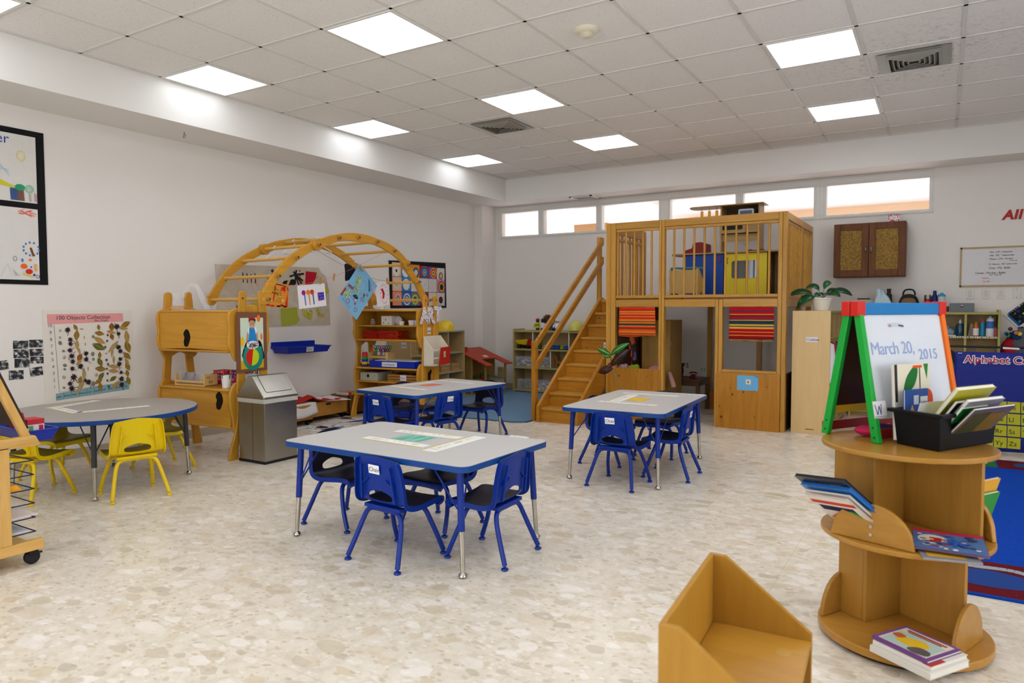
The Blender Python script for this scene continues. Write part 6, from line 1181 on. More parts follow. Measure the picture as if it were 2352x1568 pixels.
# ================================================================ play loft with stairs
t = thing('play_loft', 'pine play loft with railings and stairs against the back wall', 'play loft', (3.0, 4.45, 0)); LF = t; PX, PY, PZ = PINE('x'), PINE('y'), PINE('z'); LX, LY, LZ = PINEL('x'), PINEL('y'), PINEL('z')
def part(nm, mt, *b, bev=.003, m_=None):
    m = MB(mt); m.box(*b); return m.build(nm, t, bevel=bev)
for x0, x1, zt in ((2.205, 2.255, 2.165), (2.258, 2.315, 2.165), (2.815, 2.842, 2.165), (2.845, 2.875, 2.165), (3.42, 3.452, 1.315), (3.456, 3.495, 1.315), (4.03, 4.066, 2.165), (4.069, 4.11, 2.165)): part('post', LZ if zt > 2 else LZ, x0, x1, 4.44, 4.505, 0, zt)
for x, y in ((2.21, 5.45), (2.21, 5.98), (2.90, 5.98), (3.50, 5.98), (4.05, 5.98), (4.05, 5.32)): part('post', LZ, x, x+.055, y, y+.06, 0, 2.165 if x > 4 or (x < 2.3 and y < 5.5) else 1.3)
for x0, x1 in ((2.315, 2.815), (2.875, 4.03)):
    part('top_rail', LX, x0+.002, x1-.002, 4.442, 4.485, 2.092, 2.165); part('rail_strip', LX, x0+.002, x1-.002, 4.455, 4.495, 2.062, 2.091); part('bottom_rail', LX, x0+.002, x1-.002, 4.45, 4.5, 1.335, 1.366)
for x0, x1 in ((2.315, 2.815), (2.875, 3.42), (3.495, 4.03)): part('beam', LX, x0+.002, x1-.002, 4.447, 4.49, 1.238, 1.318)
def balu(x, y):
    m = MB(LZ); m.cyl((x, y, 1.366), (x, y, 2.062), .0115, seg=12); m.build('baluster', t)
for k in range(10): balu(2.97+.1075*k, 4.476)
for k in range(5): balu(2.328+.098*k, 4.476)
# side railings
part('top_rail', LY, 4.07, 4.108, 4.508, 5.318, 2.092, 2.165); part('rail_strip', LY, 4.065, 4.10, 4.508, 5.318, 2.062, 2.091); part('top_rail', LY, 4.07, 4.108, 5.382, 5.978, 2.092, 2.165); part('rail_strip', LY, 4.065, 4.10, 5.382, 5.978, 2.062, 2.091)
part('bottom_rail', LY, 4.06, 4.105, 4.508, 5.978, 1.335, 1.366); part('beam', LY, 4.068, 4.106, 4.508, 5.978, 1.238, 1.318)
for y in [4.56+.0935*k for k in range(8)] + [5.45+.11*k for k in range(5)]: m = MB(LY); m.box(4.073, 4.10, y-.016, y+.016, 1.366, 2.062); m.build('slat', t, bevel=.002)
part('top_rail', LY, 2.22, 2.26, 4.51, 5.448, 2.06, 2.165); part('rail_strip', LY, 2.222, 2.258, 4.51, 5.448, 1.985, 2.015)
for k in range(8): m = MB(LZ); m.box(2.228, 2.252, 4.56+.115*k, 4.60+.115*k, 1.336, 2.06); m.build('slat', t, bevel=.002)
part('platform', PX, 2.205, 4.108, 4.508, 6.04, 1.318, 1.336, bev=0)
for y in (4.95, 5.5): part('joist', LX, 2.27, 4.05, y, y+.04, 1.24, 1.317)
# lower panels
part('front_panel', PZ, 2.236, 2.835, 4.43, 4.447, .0, .567); part('front_panel', PZ, 3.445, 4.065, 4.424, 4.441, .0, .57); part('panel_cap', LX, 3.497, 4.028, 4.442, 4.462, .57, .60)
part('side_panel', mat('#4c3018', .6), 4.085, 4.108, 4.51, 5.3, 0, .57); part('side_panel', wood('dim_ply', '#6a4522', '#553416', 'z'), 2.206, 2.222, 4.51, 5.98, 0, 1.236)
for x, z in ((2.262, .52), (2.79, .50), (3.462, .50), (3.462, .30), (3.462, .12), (4.045, .50), (4.045, .3), (4.045, .1), (2.262, .2)):
    m = MB(mat('#c0603a', .5)); m.cyl((x, 4.4235 if x > 3 else 4.4295, z), (x, 4.427 if x > 3 else 4.433, z), .007, seg=10); m.build('screw_cap', t)
# stairs
nz = lambda k: (3.775+.197*k, .155+.1453*k)
sl_ = .7376
def stringer(x0, x1):
    m = MB(PY); f = lambda y, o: .155 + sl_*(y-3.775) + o
    m.prism([(3.742, 0), (3.742, f(3.742, .045)), (5.36, f(5.36, .045)), (5.47, 1.335), (5.47, 1.1), (5.3, 1.0), (3.98, 0)], (x0, 0, 0), Y, Z, 0, x1-x0); m.build('stringer', t, bevel=.003)
stringer(1.702, 1.737); stringer(2.163, 2.198)
for k in range(8):
    y, z = nz(k); part('tread', LX, 1.737, 2.163, y, y+.245, z-.028, z, bev=.005); part('riser', PX, 1.737, 2.163, y+.018, y+.036, z-.145 if k else 0, z-.028, bev=0)
y, z = nz(8); part('riser', PX, 1.737, 2.163, y+.018, y+.036, z-.14, 1.318, bev=0); part('landing', LX, 1.702, 2.204, y-.002, 6.0, 1.30, 1.336)
m = MB(PZ); m.box(1.615, 1.662, 3.79, 3.858, 0, .87); m.build('newel_post', t, bevel=.004)
m = MB(LZ); m.box(1.615, 1.662, 5.47, 5.535, 0, 2.135); m.build('newel_post', t, bevel=.004)
for (z0, z1) in ((.80, 2.045), (.565, 1.80)):
    m = MB(PY); m.prism([(3.775, z0), (3.775, z0+.075), (5.52, z1+.085), (5.52, z1-.005)], (1.664, 0, 0), Y, Z, 0, .03); m.build('handrail', t, bevel=.004)
# labels and cloths on the loft
def plate(name, lb, cat, O, A, B, w, h, c, txt=None, sz=.03, tc='#2a2a3a', off=(.008, .015), grp=None):
    t_ = thing(name, lb, cat, O, 0, grp); a = Art(O, A, B, lift=.0008); a.rect(0, 0, w, h, c); a.build('card', t_)
    if txt: text(txt, sz, a.O + a.A*off[0] + a.B*off[1] + a.N*.0022, A, B, tc, t_)
    return t_
plate('name_card', 'small Stairs label card on an upper stair riser', 'label', (2.035, 4.7585, .765), X, Z, .105, .062, '#dcd8da', 'Stairs', .034)
t2 = plate('number_pouch', 'light blue paper pouch numbered 4 on the loft front panel', 'pouch', (3.655, 4.4235, .398), X, Z, .205, .15, '#6aaad8'); a = Art((3.655, 4.4235, .398), X, Z, lift=.0016); a.rect(.085, .062, .135, .112, '#d8d2b8'); a.poly([(.16, .15), (.205, .15), (.205, .125)], '#4a8cc0'); a.build('number_card', t2); text('4', .042, (3.752, 4.4195, .47), X, Z, '#4a4a3a', t2)
def stripes(seq, name):
    m, n, l, b = newmat(name); tc = n.new('ShaderNodeTexCoord'); sp = n.new('ShaderNodeSeparateXYZ'); l.new(tc.outputs['Object'], sp.inputs[0]); wv = n.new('ShaderNodeTexNoise'); wv.inputs['Scale'].default_value = 6; l.new(tc.outputs['Object'], wv.inputs[0])
    f = mathn(n, l, 'ADD', mathn(n, l, 'MULTIPLY', sp.outputs[2], 1/.32), mathn(n, l, 'MULTIPLY', wv.outputs['Fac'], .012)); r_ = ramp(n, seq[:32], 'CONSTANT'); l.new(f, r_.inputs['Fac']); l.new(r_.outputs['Color'], b.inputs['Base Color']); b.inputs['Roughness'].default_value = .9; b.inputs['Specular IOR Level'].default_value = .1
    w2 = n.new('ShaderNodeTexNoise'); w2.inputs['Scale'].default_value = 220; l.new(tc.outputs['Object'], w2.inputs[0]); bump(n, l, b, w2.outputs['Fac'], .3, .002); return m
O1, O2, R1, R2, DG, YW = '#d8541c', '#e07a24', '#b01c16', '#c8341a', '#3c3c34', '#e0a04a'
seq1 = [(0, O1), (.05, R1), (.075, YW), (.09, O1), (.13, R1), (.15, YW), (.165, O2), (.22, O1), (.28, DG), (.30, R1), (.34, O1), (.38, YW), (.395, DG), (.47, O2), (.52, DG), (.55, O2), (.6, O1), (.64, R1), (.68, YW), (.695, O1), (.74, R1), (.78, YW), (.80, O1), (.86, O2), (.90, DG), (.915, R1), (.95, R2)]
RR, NV, GY, GN = '#a8141c', '#26324e', '#d0a43a', '#3a4a3a'
seq2 = [(0, GN), (.04, GY), (.06, RR), (.10, '#5a2a2c'), (.13, RR), (.18, GY), (.2, RR), (.29, GY), (.305, RR), (.40, GY), (.46, NV), (.49, GY), (.54, GN), (.57, NV), (.64, GN), (.66, GY), (.68, NV), (.71, RR), (.77, '#6a2430'), (.82, RR), (.84, GY), (.86, RR), (.94, NV), (.97, RR)]
def hung(name, lb, x0, x1, y, z0, z1, mt, taper=0., fringe=None):
    m = MB(mt); n = 24; f = []
    for i in range(n+1):
        u = i/n; x = x0+(x1-x0)*u; f.append([(x + taper*(.5-u)*(1-v), y - .006*sin(u*19)*(1-v*.7), z0 + (z1-z0)*v - (.01*sin(u*5) if v == 0 else 0)) for v in (0, .25, .5, .75, 1)])
    V = [[m.bm.verts.new(p) for p in r_] for r_ in f]
    for i in range(n):
        for j in range(4): m.bm.faces.new((V[i][j], V[i+1][j], V[i+1][j+1], V[i][j+1]))
    if fringe:
        for k in range(60): x = x0+.01+(x1-x0-.02)*k/59; m.tube([(x, y, z0+.002), (x, y-.002, z0-.014)], .0014, fringe, seg=4)
    o = solo(m, name, lb, 'cloth', 'striped cloths hung on the loft'); s = o.modifiers.new('s', 'SOLIDIFY'); s.thickness = .003; return o
hung('striped_cloth', 'orange and red striped woven cloth hung in the left loft window', 2.372, 2.782, 4.425, .92, 1.236, stripes(seq1, 'orange_stripe_weave'), -.02)
hung('striped_cloth', 'dark red and navy striped woven cloth hung in the right loft window', 3.57, 4.0, 4.425, .905, 1.236, stripes(seq2, 'red_navy_stripe_weave'), -.01, mat('#b8963a', .8))
# ---- under the loft
t = thing('coat_stand', 'red coat stand behind the left loft window', 'stand', (2.31, 4.86, 0)); m = MB(mat('#8a1a16', .4)); m.cyl((2.31, 4.86, .02), (2.31, 4.86, 1.0), .014, seg=12); m.build('pole', t); m = MB(mat('#8a1a16', .4)); m.lathe([(.14, 0), (.14, .012), (.03, .026), (.014, .03)], (2.31, 4.86, 0)); m.build('base', t)
def scarfm():
    m, n, l, b = newmat('zigzag_scarf'); tc = n.new('ShaderNodeTexCoord'); v = n.new('ShaderNodeTexVoronoi'); v.inputs['Scale'].default_value = 20; mp = n.new('ShaderNodeMapping'); mp.inputs['Scale'].default_value = (1.6, 1, .8); mp.inputs['Rotation'].default_value = (0, .6, 0); l.new(tc.outputs['Object'], mp.inputs[0]); l.new(mp.outputs[0], v.inputs[0]); sp = n.new('ShaderNodeSeparateColor'); l.new(v.outputs['Color'], sp.inputs[0]); r_ = ramp(n, [(0, '#c85a24'), (.25, '#16161c'), (.42, '#5a6ab8'), (.58, '#2a6a4a'), (.7, '#a84a2a'), (.85, '#3a2a24')], 'CONSTANT'); l.new(sp.outputs[0], r_.inputs['Fac']); l.new(r_.outputs['Color'], b.inputs['Base Color']); b.inputs['Roughness'].default_value = .9; return m
m = MB(scarfm()); m.tube(spline([(2.33, 4.84, 1.0), (2.35, 4.82, .9), (2.37, 4.82, .75), (2.385, 4.82, .62), (2.38, 4.82, .5)], 4, False), .05, seg=12, r2=.03); solo(m, 'scarf', 'patterned scarf hanging from the red coat stand', 'scarf')
t = thing('dress_up_cupboard', 'plywood cupboard standing under the loft behind the left panel', 'cupboard', (2.66, 5.0, 0)); PLY = wood('plywood_sheet', '#a8813e', '#946e30', 'z', .55)
m = MB(PLY); m.box(2.50, 2.83, 4.78, 5.2, 0, 1.09); m.build('carcass', t, bevel=.003); m = MB(mat('#a8a49a', .3, metal=1.)); m.box(2.83, 2.833, 4.80, 4.82, .80, .86); m.build('hinge', t)
m = MB(wood('plywood_sheet', '', '', 'z')); m.box(2.27, 2.80, 4.53, 4.70, .0, .50); solo(m, 'toy_bench', 'low wooden bench behind the left loft front panel', 'bench')
for x, c, lb, s in ((2.34, '#b88a90', 'dusty pink cloth bundle at the left on the bench behind the loft panel', .04), (2.73, '#c07a8a', 'pink cloth bundle at the right on the bench behind the loft panel', .055), (2.47, '#8f9a2a', 'lime green cloth bundle on the bench behind the loft panel', .045)):
    m = MB(mat(c, .9)); m.ball((x, 4.6, .545), s*1.3, .05, .05); m.ball((x+.03, 4.62, .555), s*.8, .04, .045); m.ball((x-.035, 4.6, .54), s*.8, .045, .045); solo(m, 'cloth_bundle', lb, 'cloth', 'cloths on the bench')
m = MB(mat('#b88a84', .8)); m.tube(spline([(2.84, 4.75, .50), (2.87, 4.70, .46), (2.90, 4.68, .40), (2.91, 4.68, .36)], 4, False), .022, seg=10, r2=.03); solo(m, 'doll_cloth', 'pale pink cloth hanging at the loft doorway', 'cloth')
t = thing('side_table', 'small dark wooden table under the loft with a flower pot on it', 'table', (2.78, 5.5, 0)); DKW = wood('dark_table', '#6a4826', '#503416', 'x', .45)
m = MB(DKW); m.box(2.60, 3.02, 5.28, 5.72, .365, .388); m.build('tabletop', t, bevel=.003); m = MB(DKW); m.box(2.62, 3.0, 5.30, 5.70, .31, .365); m.build('drawer_box', t)
for x in (2.61, 2.97):
    for y in (5.29, 5.67): m = MB(DKW); m.box(x, x+.04, y, y+.04, 0, .31); m.build('leg', t)
t = thing('flower_pot', 'maroon flower pot with pink flowers under the loft', 'plant', (2.70, 5.55, .388)); m = MB(mat('#4a1c1e', .5)); m.lathe([(.028, .389), (.042, .46), (.044, .47), (.03, .468)], (2.70, 5.55, 0)); m.build('pot', t); r = random.Random(8)
m = MB(mat('#24341e', .7))
for k in range(22): q = r.uniform(0, 6.28); p = Vector((2.70+.06*cos(q)*r.random(), 5.55+.06*sin(q)*r.random(), .48+r.uniform(0, .07))); m.tube([(2.70, 5.55, .46), p], .002, seg=4); m.ball(p, .018, .012, .012, seg=6, rings=3)
m.build('leaves', t); m = MB(mat('#b0707a', .7))
for k in range(9): q = r.uniform(0, 6.28); m.ball((2.71+.08*cos(q), 5.55+.06*sin(q), .54+r.uniform(-.03, .04)), .016, seg=7, rings=4)
m.build('flowers', t)
t = thing('toy_phone', 'small dark red toy telephone on the table under the loft', 'toy phone', (2.89, 5.45, .388)); m = MB(mat('#5a1418', .35)); m.hull([(2.85, 5.41, .389), (2.93, 5.41, .389), (2.93, 5.49, .389), (2.85, 5.49, .389)], [(2.865, 5.43, .435), (2.915, 5.43, .435), (2.915, 5.48, .44), (2.865, 5.48, .44)]); m.build('body', t, bevel=.006); m = MB(mat('#5a1418', .35)); m.tube(spline([(2.845, 5.455, .445), (2.865, 5.455, .458), (2.915, 5.455, .458), (2.935, 5.455, .445)], 4, False), .009, seg=8); m.build('handset', t)
m = MB(WHITE); m.box(2.70, 2.81, YB-.02, YB-.012, .385, .455)
for x in (2.725, 2.765): m.box(x, x+.02, YB-.0225, YB-.02, .40, .44, mat('#b8b4ac'))
solo(m, 'wall_socket', 'double wall socket on the back wall under the loft', 'socket')
m = MB(mat('#b06a24', .6)); m.box(3.0, 3.2, 5.75, 5.95, 0, .2); solo(m, 'storage_box', 'small wooden box on the floor at the back under the loft', 'box')
m = MB(mat('#141418', .8)); m.ball((2.93, 4.28, .028), .1, .06, .027); solo(m, 'dark_shoe', 'dark slipper with red trim on the floor in front of the loft panel', 'shoe') if False else None
# croton plant in front of the left loft panel
t = thing('croton_plant', 'croton plant with a bare leaning stem and green and dark red leaves before the loft', 'plant', (2.56, 4.05, 0)); m = MB(mat('#6a6250', .7)); 
m = MB(mat('#2a2a2c', .5)); m.lathe([(.075, 0), (.1, .17), (.105, .18), (.09, .178), (.085, .15)], (2.56, 4.08, 0)); m.build('pot', t)
m = MB(mat('#7a7460', .7)); stem = spline([(2.56, 4.08, .15), (2.545, 4.05, .37), (2.50, 4.02, .52), (2.47, 4.0, .61), (2.455, 4.0, .73)], 4, False); m.tube(stem, .006, seg=7); m.build('stem', t)
def cleaf(base, tip, w, c, vein, nm='leaf', droop=.0):
    base, tip = Vector(base), Vector(tip); d = tip-base; L_ = d.length; d.normalize(); s_ = d.cross(Vector((.3, -.9, .35))).normalized(); u_ = s_.cross(d); m = MB(mat(c, .35, noise=.25)); n = 9; rows = []
    for k in range(n+1):
        u = k/n; ww = w*sin(pi*min(1, u*.95+.03))**.8; c_ = base + d*L_*u + u_*(.16*L_*sin(pi*u)) ; rows.append([c_ - s_*ww - u_*ww*.2, c_ - s_*ww*.08, c_ + s_*ww*.08, c_ + s_*ww - u_*ww*.2])
    V = [[m.bm.verts.new(p) for p in r_] for r_ in rows]; vm = m.mi(mat(vein, .5))
    for a_, b_ in zip(V, V[1:]):
        for j in range(3): f = m.bm.faces.new((a_[j], a_[j+1], b_[j+1], b_[j])); f.material_index = vm if j == 1 else 0
    o = m.build(nm, t); o.modifiers.new('s', 'SOLIDIFY').thickness = .0015; return o
LG = '#1f6a2c'
cleaf((2.455, 4.0, .735), (2.66, 4.0, .865), .034, LG, '#b8c84a'); cleaf((2.455, 4.0, .735), (2.30, 4.0, .80), .032, LG, '#b8c84a'); cleaf((2.46, 4.0, .72), (2.38, 3.96, .72), .022, LG, '#9ab03a')
cleaf((2.47, 4.0, .64), (2.66, 4.0, .80), .045, '#241c14', '#7a3a2a'); cleaf((2.47, 4.0, .62), (2.57, 3.98, .74), .035, '#2c2416', '#8a2a2a'); cleaf((2.48, 4.0, .60), (2.33, 3.98, .55), .045, '#33180f', '#6a2a1c'); cleaf((2.465, 4.0, .66), (2.44, 3.95, .60), .02, '#4a1c1c', '#8a3a3a')
# ---- on the loft platform
DZ = 1.336; KW = wood('kitchen_ply', '#b0935e', '#98794a', 'x', .5)
t = thing('play_kitchen', 'play kitchen unit with blue and yellow doors on the loft', 'play kitchen', (3.2, 5.78, DZ))
def kp(nm, mt, *b, bev=.002): m = MB(mt); m.box(*b); return m.build(nm, t, bevel=bev)
kp('side_panel', KW, 2.72, 2.735, 5.62, 5.95, DZ, 1.868); kp('side_panel', KW, 3.80, 3.815, 5.62, 5.95, DZ, 1.868); kp('divider', KW, 3.69, 3.705, 5.62, 5.95, DZ, 1.868); kp('back_board', KW, 2.735, 3.80, 5.94, 5.95, DZ, 1.868); kp('divider', KW, 3.195, 3.21, 5.62, 5.95, DZ, 1.868); kp('base_board', KW, 2.735, 3.80, 5.62, 5.94, DZ, 1.372)
m = MB(KW); m.prism([(2.60, 5.58), (3.83, 5.58), (3.83, 5.96), (2.60, 5.96), (2.55, 5.9), (2.535, 5.77), (2.55, 5.64)], (0, 0, 1.868), X, Y, 0, .018); m.build('worktop', t, bevel=.003)
d_ = kp('blue_door', mat('#0c3f96', .4), 2.738, 3.19, 5.60, 5.618, 1.376, 1.864); m = MB(mat('#b01c1c', .4)); m.tube([(3.15, 5.598, 1.77), (3.15, 5.58, 1.775), (3.15, 5.58, 1.835), (3.15, 5.598, 1.84)], .006, seg=8); m.build('handle', d_)
d_ = kp('yellow_door', mat('#d4c21a', .4), 3.215, 3.685, 5.60, 5.618, 1.376, 1.864); m = MB(mat('#8a6a1c', .4)); m.tube([(3.24, 5.598, 1.75), (3.24, 5.58, 1.755), (3.24, 5.58, 1.81), (3.24, 5.598, 1.815)], .005, seg=8); m.build('handle', d_)
m = MB(mat('#0a0a0c', .04, spec=.8, coat=1.)); m.prism(rrect(.285, .205, .025, 4, 3.43, 1.676), (0, 5.5995, 0), X, Z, 0, .003); m.build('oven_window', d_)
for x in (3.115, 3.555): kp('upright', KW, x, x+.018, 5.72, 5.95, 1.886, 2.44)
m = MB(KW); m.prism([(2.78, 5.68), (3.62, 5.68), (3.62, 5.96), (2.78, 5.96), (2.735, 5.9), (2.72, 5.82), (2.735, 5.74)], (0, 0, 2.44), X, Y, 0, .013); m.build('top_shelf', t, bevel=.003)
kp('shelf', KW, 3.133, 3.555, 5.72, 5.95, 2.262, 2.274); kp('back_board', mat('#4a3a22', .7), 3.133, 3.555, 5.94, 5.95, 2.11, 2.44); kp('microwave_door', KW, 3.115, 3.42, 5.70, 5.718, 2.112, 2.262); kp('keypad_panel', KW, 3.43, 3.573, 5.70, 5.718, 2.112, 2.262); kp('apron', KW, 3.133, 3.555, 5.74, 5.752, 2.02, 2.105)
m = MB(mat('#0a0a0c', .08)); m.prism(rrect(.235, .095, .012, 3, 3.265, 2.20), (0, 5.6995, 0), X, Z, 0, .003); m.build('microwave_window', t)
a = Art((3.455, 5.6993, 2.14), X, Z)
for i in range(4):
    for j in range(4): a.ell(.012+.026*i, .012+.026*j, .008, .008, '#8f7f5e', 8)
a.build('keypad', t)
for x, lb in ((2.885, 'leftmost'), (2.975, 'middle'), (3.065, 'rightmost')):
    m = MB(mat('#e0a020', .4)); m.tube(spline([(x, 5.75, 2.438), (x, 5.745, 2.425), (x, 5.75, 2.415), (x, 5.75, 2.40)], 3, False), .003, mat('#8a8a88', .3, metal=1.), seg=6); m.box(x-.016, x+.016, 5.743, 5.757, 2.30, 2.402); solo(m, 'toy_utensil', f'{lb} of three orange toy utensils hanging under the kitchen top shelf', 'utensil', 'toy utensils on the kitchen')
t = thing('toy_kettle', 'silver toy toaster in the upper cubby of the play kitchen', 'toy appliance', (3.41, 5.8, 2.274)); m = MB(mat('#9a9ca4', .3, metal=.7)); m.prism(rrect(.18, .12, .02, 4, 3.41, 2.336), (0, 5.74, 0), X, Z, -.12, 0); m.build('body', t, bevel=.003); a = Art((3.33, 5.7395, 2.29), X, Z); a.rect(.01, .01, .15, .085, '#5a6478'); a.ell(.11, .025, .03, .012, '#b8b02a'); a.build('front', t)
m = MB(mat('#b01c24', .4)); m.lathe([(.02, 2.275), (.022, 2.30), (.012, 2.33), (.006, 2.345)], (3.24, 5.78, 0)); m.lathe([(.026, 2.275), (.026, 2.29), (.02, 2.29)], (3.24, 5.78, 0), mat('#1c2a8a', .4)); solo(m, 'toy_bottle', 'red and blue toy bottle beside the silver toy toaster', 'toy')
t = thing('toy_register', 'dark red toy cash register on the kitchen worktop', 'toy', (2.83, 5.75, 1.886)); m = MB(mat('#7a121a', .4)); m.prism([(2.68, 1.887), (2.98, 1.887), (2.975, 2.0), (2.90, 2.025), (2.80, 2.022), (2.785, 1.955), (2.68, 1.925)], (0, 5.68, 0), X, Z, -.16, 0); m.build('body', t, bevel=.006); m = MB(mat('#1c1c5a', .5)); m.box(2.69, 2.78, 5.70, 5.8, 1.9265, 1.935); m.build('keys', t)
m = MB(mat('#7a1a1c', .5)); m.ball((3.47, 5.72, 1.90), .035, .03, .014); m.ball((3.52, 5.72, 1.896), .03, .03, .01); solo(m, 'toy_food', 'dark red toy food piece on the kitchen worktop under the microwave', 'toy', 'toy food'); m = MB(mat('#8a2420', .5)); m.ball((3.60, 5.70, 1.899), .04, .03, .013); solo(m, 'toy_food', 'dark red toy food piece right of the kitchen upright', 'toy', 'toy food')
m = MB(mat('#b02424', .5)); m.tube(spline([(3.425, 5.693, 2.19), (3.428, 5.685, 2.12), (3.45, 5.68, 2.05), (3.44, 5.68, 1.99), (3.415, 5.685, 1.965)], 4, False), .004, seg=6); solo(m, 'red_cord', 'thin red cord hanging from the play microwave', 'cord')
t = thing('toddler_chair', 'small birch chair with wavy sides on the loft', 'chair', (2.95, 5.1, DZ)); CB = wood('chair_birch', '#c2a468', '#ac8c50', 'z', .5)
wav = [(4.98, DZ), (4.97, 1.40), (4.985, 1.46), (4.97, 1.53), (4.985, 1.6), (4.975, 1.66), (5.0, 1.672), (5.06, 1.655), (5.12, 1.60), (5.2, 1.55), (5.25, 1.53), (5.25, 1.48), (5.24, 1.40), (5.25, DZ), (5.19, DZ), (5.15, 1.40), (5.08, 1.40), (5.04, DZ)]
for x in (2.745, 3.055): m = MB(CB); m.prism(wav, (x, 0, 0), Y, Z, 0, .02); m.build('side_panel', t, bevel=.003)
m = MB(CB); m.box(2.765, 3.055, 4.985, 5.0, 1.39, 1.655); m.build('backrest', t, bevel=.003); m = MB(CB); m.box(2.765, 3.055, 5.0, 5.24, 1.47, 1.485); m.build('seat', t, bevel=.003)
m = MB(mat('#3a7a78', .9)); m.tube(spline([(2.76, 4.99, 1.672), (2.82, 4.985, 1.678), (2.92, 4.99, 1.672), (3.04, 5.0, 1.676), (3.12, 5.06, 1.672)], 4, False), [.012, .014, .017, .012, .01, .011, .012, .013, .013, .014, .013, .012, .012, .012, .012, .012, .011], seg=8); solo(m, 'teal_cloth', 'teal cloth draped along the top of the small birch chair', 'cloth')
# ================================================================ cubbies, cabinet and right wall
CUB = wood('cubby_birch', '#dfbf88', '#d0ad74', 'z', .45, contrast=.6); CUBX = wood('cubby_birch_x', '#c9ac74', '#b6985f', 'x', .5, contrast=.6)
def unit(t, bs, face_ax, edge):
    for nm, b in bs:
        m = MB(CUB if nm == 'end_panel' else CUBX); m.box(*b)
        if nm not in ('back_board', 'end_panel', 'kick'):
            if face_ax == 'x': m.box(b[1]-.0005, b[1]+.0015, *b[2:], edge)
            else: m.box(b[0], b[1], b[2]-.0015, b[2]+.0005, b[4], b[5], edge)
        p = m.build(nm, t, bevel=.002)
        if nm == 'end_panel': LASTP.append(p)
LASTP = []
t = thing('cubby_unit', 'birch cubby unit beside the loft, tall end panel labelled Cubbies towards the camera', 'shelf unit', (4.34, 5.2, 0)); x0, x1, y0, y1 = 4.155, 4.50, 4.53, 5.97
unit(t, [('end_panel', (x0, x1, y0, y0+.02, 0, 1.198)), ('end_panel', (x0, x1, y1-.02, y1, 0, 1.198)), ('top_board', (x0, x1, y0+.02, y1-.02, 1.178, 1.198)), ('back_board', (x0, x0+.012, y0+.02, y1-.02, .06, 1.178)), ('shelf', (x0+.012, x1-.005, y0+.02, y1-.02, .92, .94)), ('shelf', (x0+.012, x1-.005, y0+.02, y1-.02, .3, .32)), ('bottom_board', (x0, x1-.005, y0+.02, y1-.02, .05, .07)), ('kick', (x0+.02, x1-.05, y0+.02, y1-.02, 0, .05))] + [('divider', (x0+.012, x1-.005, y, y+.018, .07, 1.178)) for y in (4.9, 5.25, 5.6)], 'x', OLV)
pl = Art((4.285, y0, .895), X, Z, lift=.001); pl.rect(0, 0, .105, .048, '#e4e0e4'); pl.build('label_card', t); text('Cubbies', .034, (4.29, y0-.0015, .907), X, Z, '#20233a', t); text('Lakeshore', .018, (4.29, y0-.0005, .036), X, Z, '#23201c', t, bold=.0004)
for x, z in ((4.21, 1.165), (4.435, 1.165), (4.325, .955), (4.20, .09), (4.325, .43)):
    m = MB(mat('#b0aca0', .4, metal=.6)); m.cyl((x, y0-.0012, z), (x, y0+.001, z), .007, seg=10); m.build('screw_cap', t)
for k, (y, c, lb) in enumerate([(4.62, '#e6e2e4', 'white jacket hanging in the cubby nearest the camera'), (4.78, '#a82434', 'red jacket hanging behind the white jacket'), (5.05, '#4a4a5a', 'grey jacket hanging in the second cubby')]):
    m = MB(mat(c, .9)); m.lathe([(.02, .89), (.06, .87), (.075, .75), (.08, .55), (.07, .5)], (4.50-.03, y, 0), sx=.9, seg=12); solo(m, 'jacket', lb, 'jacket', 'jackets in the cubbies')
t = thing('potted_plant', 'leafy dark green plant in a cream pot on the cubbies', 'plant', (4.38, 4.8, 1.198)); m = MB(mat('#e6e0d2', .4)); m.lathe([(.072, 1.199), (.098, 1.31), (.106, 1.312), (.106, 1.326), (.095, 1.326), (.09, 1.30), (.01, 1.298)], (4.38, 4.8, 0), seg=28); m.build('pot', t)
m = MB(mat('#3a2a1c', .9)); m.lathe([(.091, 1.295), (.09, 1.306), (.01, 1.31)], (4.38, 4.8, 0)); m.build('soil', t)
def bleaf(base, mid, tip, w, c='#13401f'):
    b_, m_, t_ = Vector(base), Vector(mid), Vector(tip); P = [tuple(b_.lerp(m_, u).lerp(m_.lerp(t_, u), u)) for u in [k/10 for k in range(11)]]; mm = MB(mat(c, .3, noise=.2)); rows = []
    for k, p in enumerate(P):
        p = Vector(p); d = (Vector(P[min(k+1, 10)])-Vector(P[max(k-1, 0)])).normalized(); s_ = d.cross(Vector((.2, -.6, .77))).normalized(); u = k/10
        ww = w*max(0, sin(pi*max(0, (u-.3)/.7)))**.75 if u > .3 else .002; up = s_.cross(d); rows.append([p - s_*ww + up*ww*.25, p, p + s_*ww + up*ww*.25])
    V = [[mm.bm.verts.new(p) for p in r_] for r_ in rows]
    for a_, c_ in zip(V, V[1:]):
        for j in (0, 1): mm.bm.faces.new((a_[j], a_[j+1], c_[j+1], c_[j]))
    o = mm.build('leaf', t); o.modifiers.new('s', 'SOLIDIFY').thickness = .0015
B0 = (4.38, 4.8, 1.31)
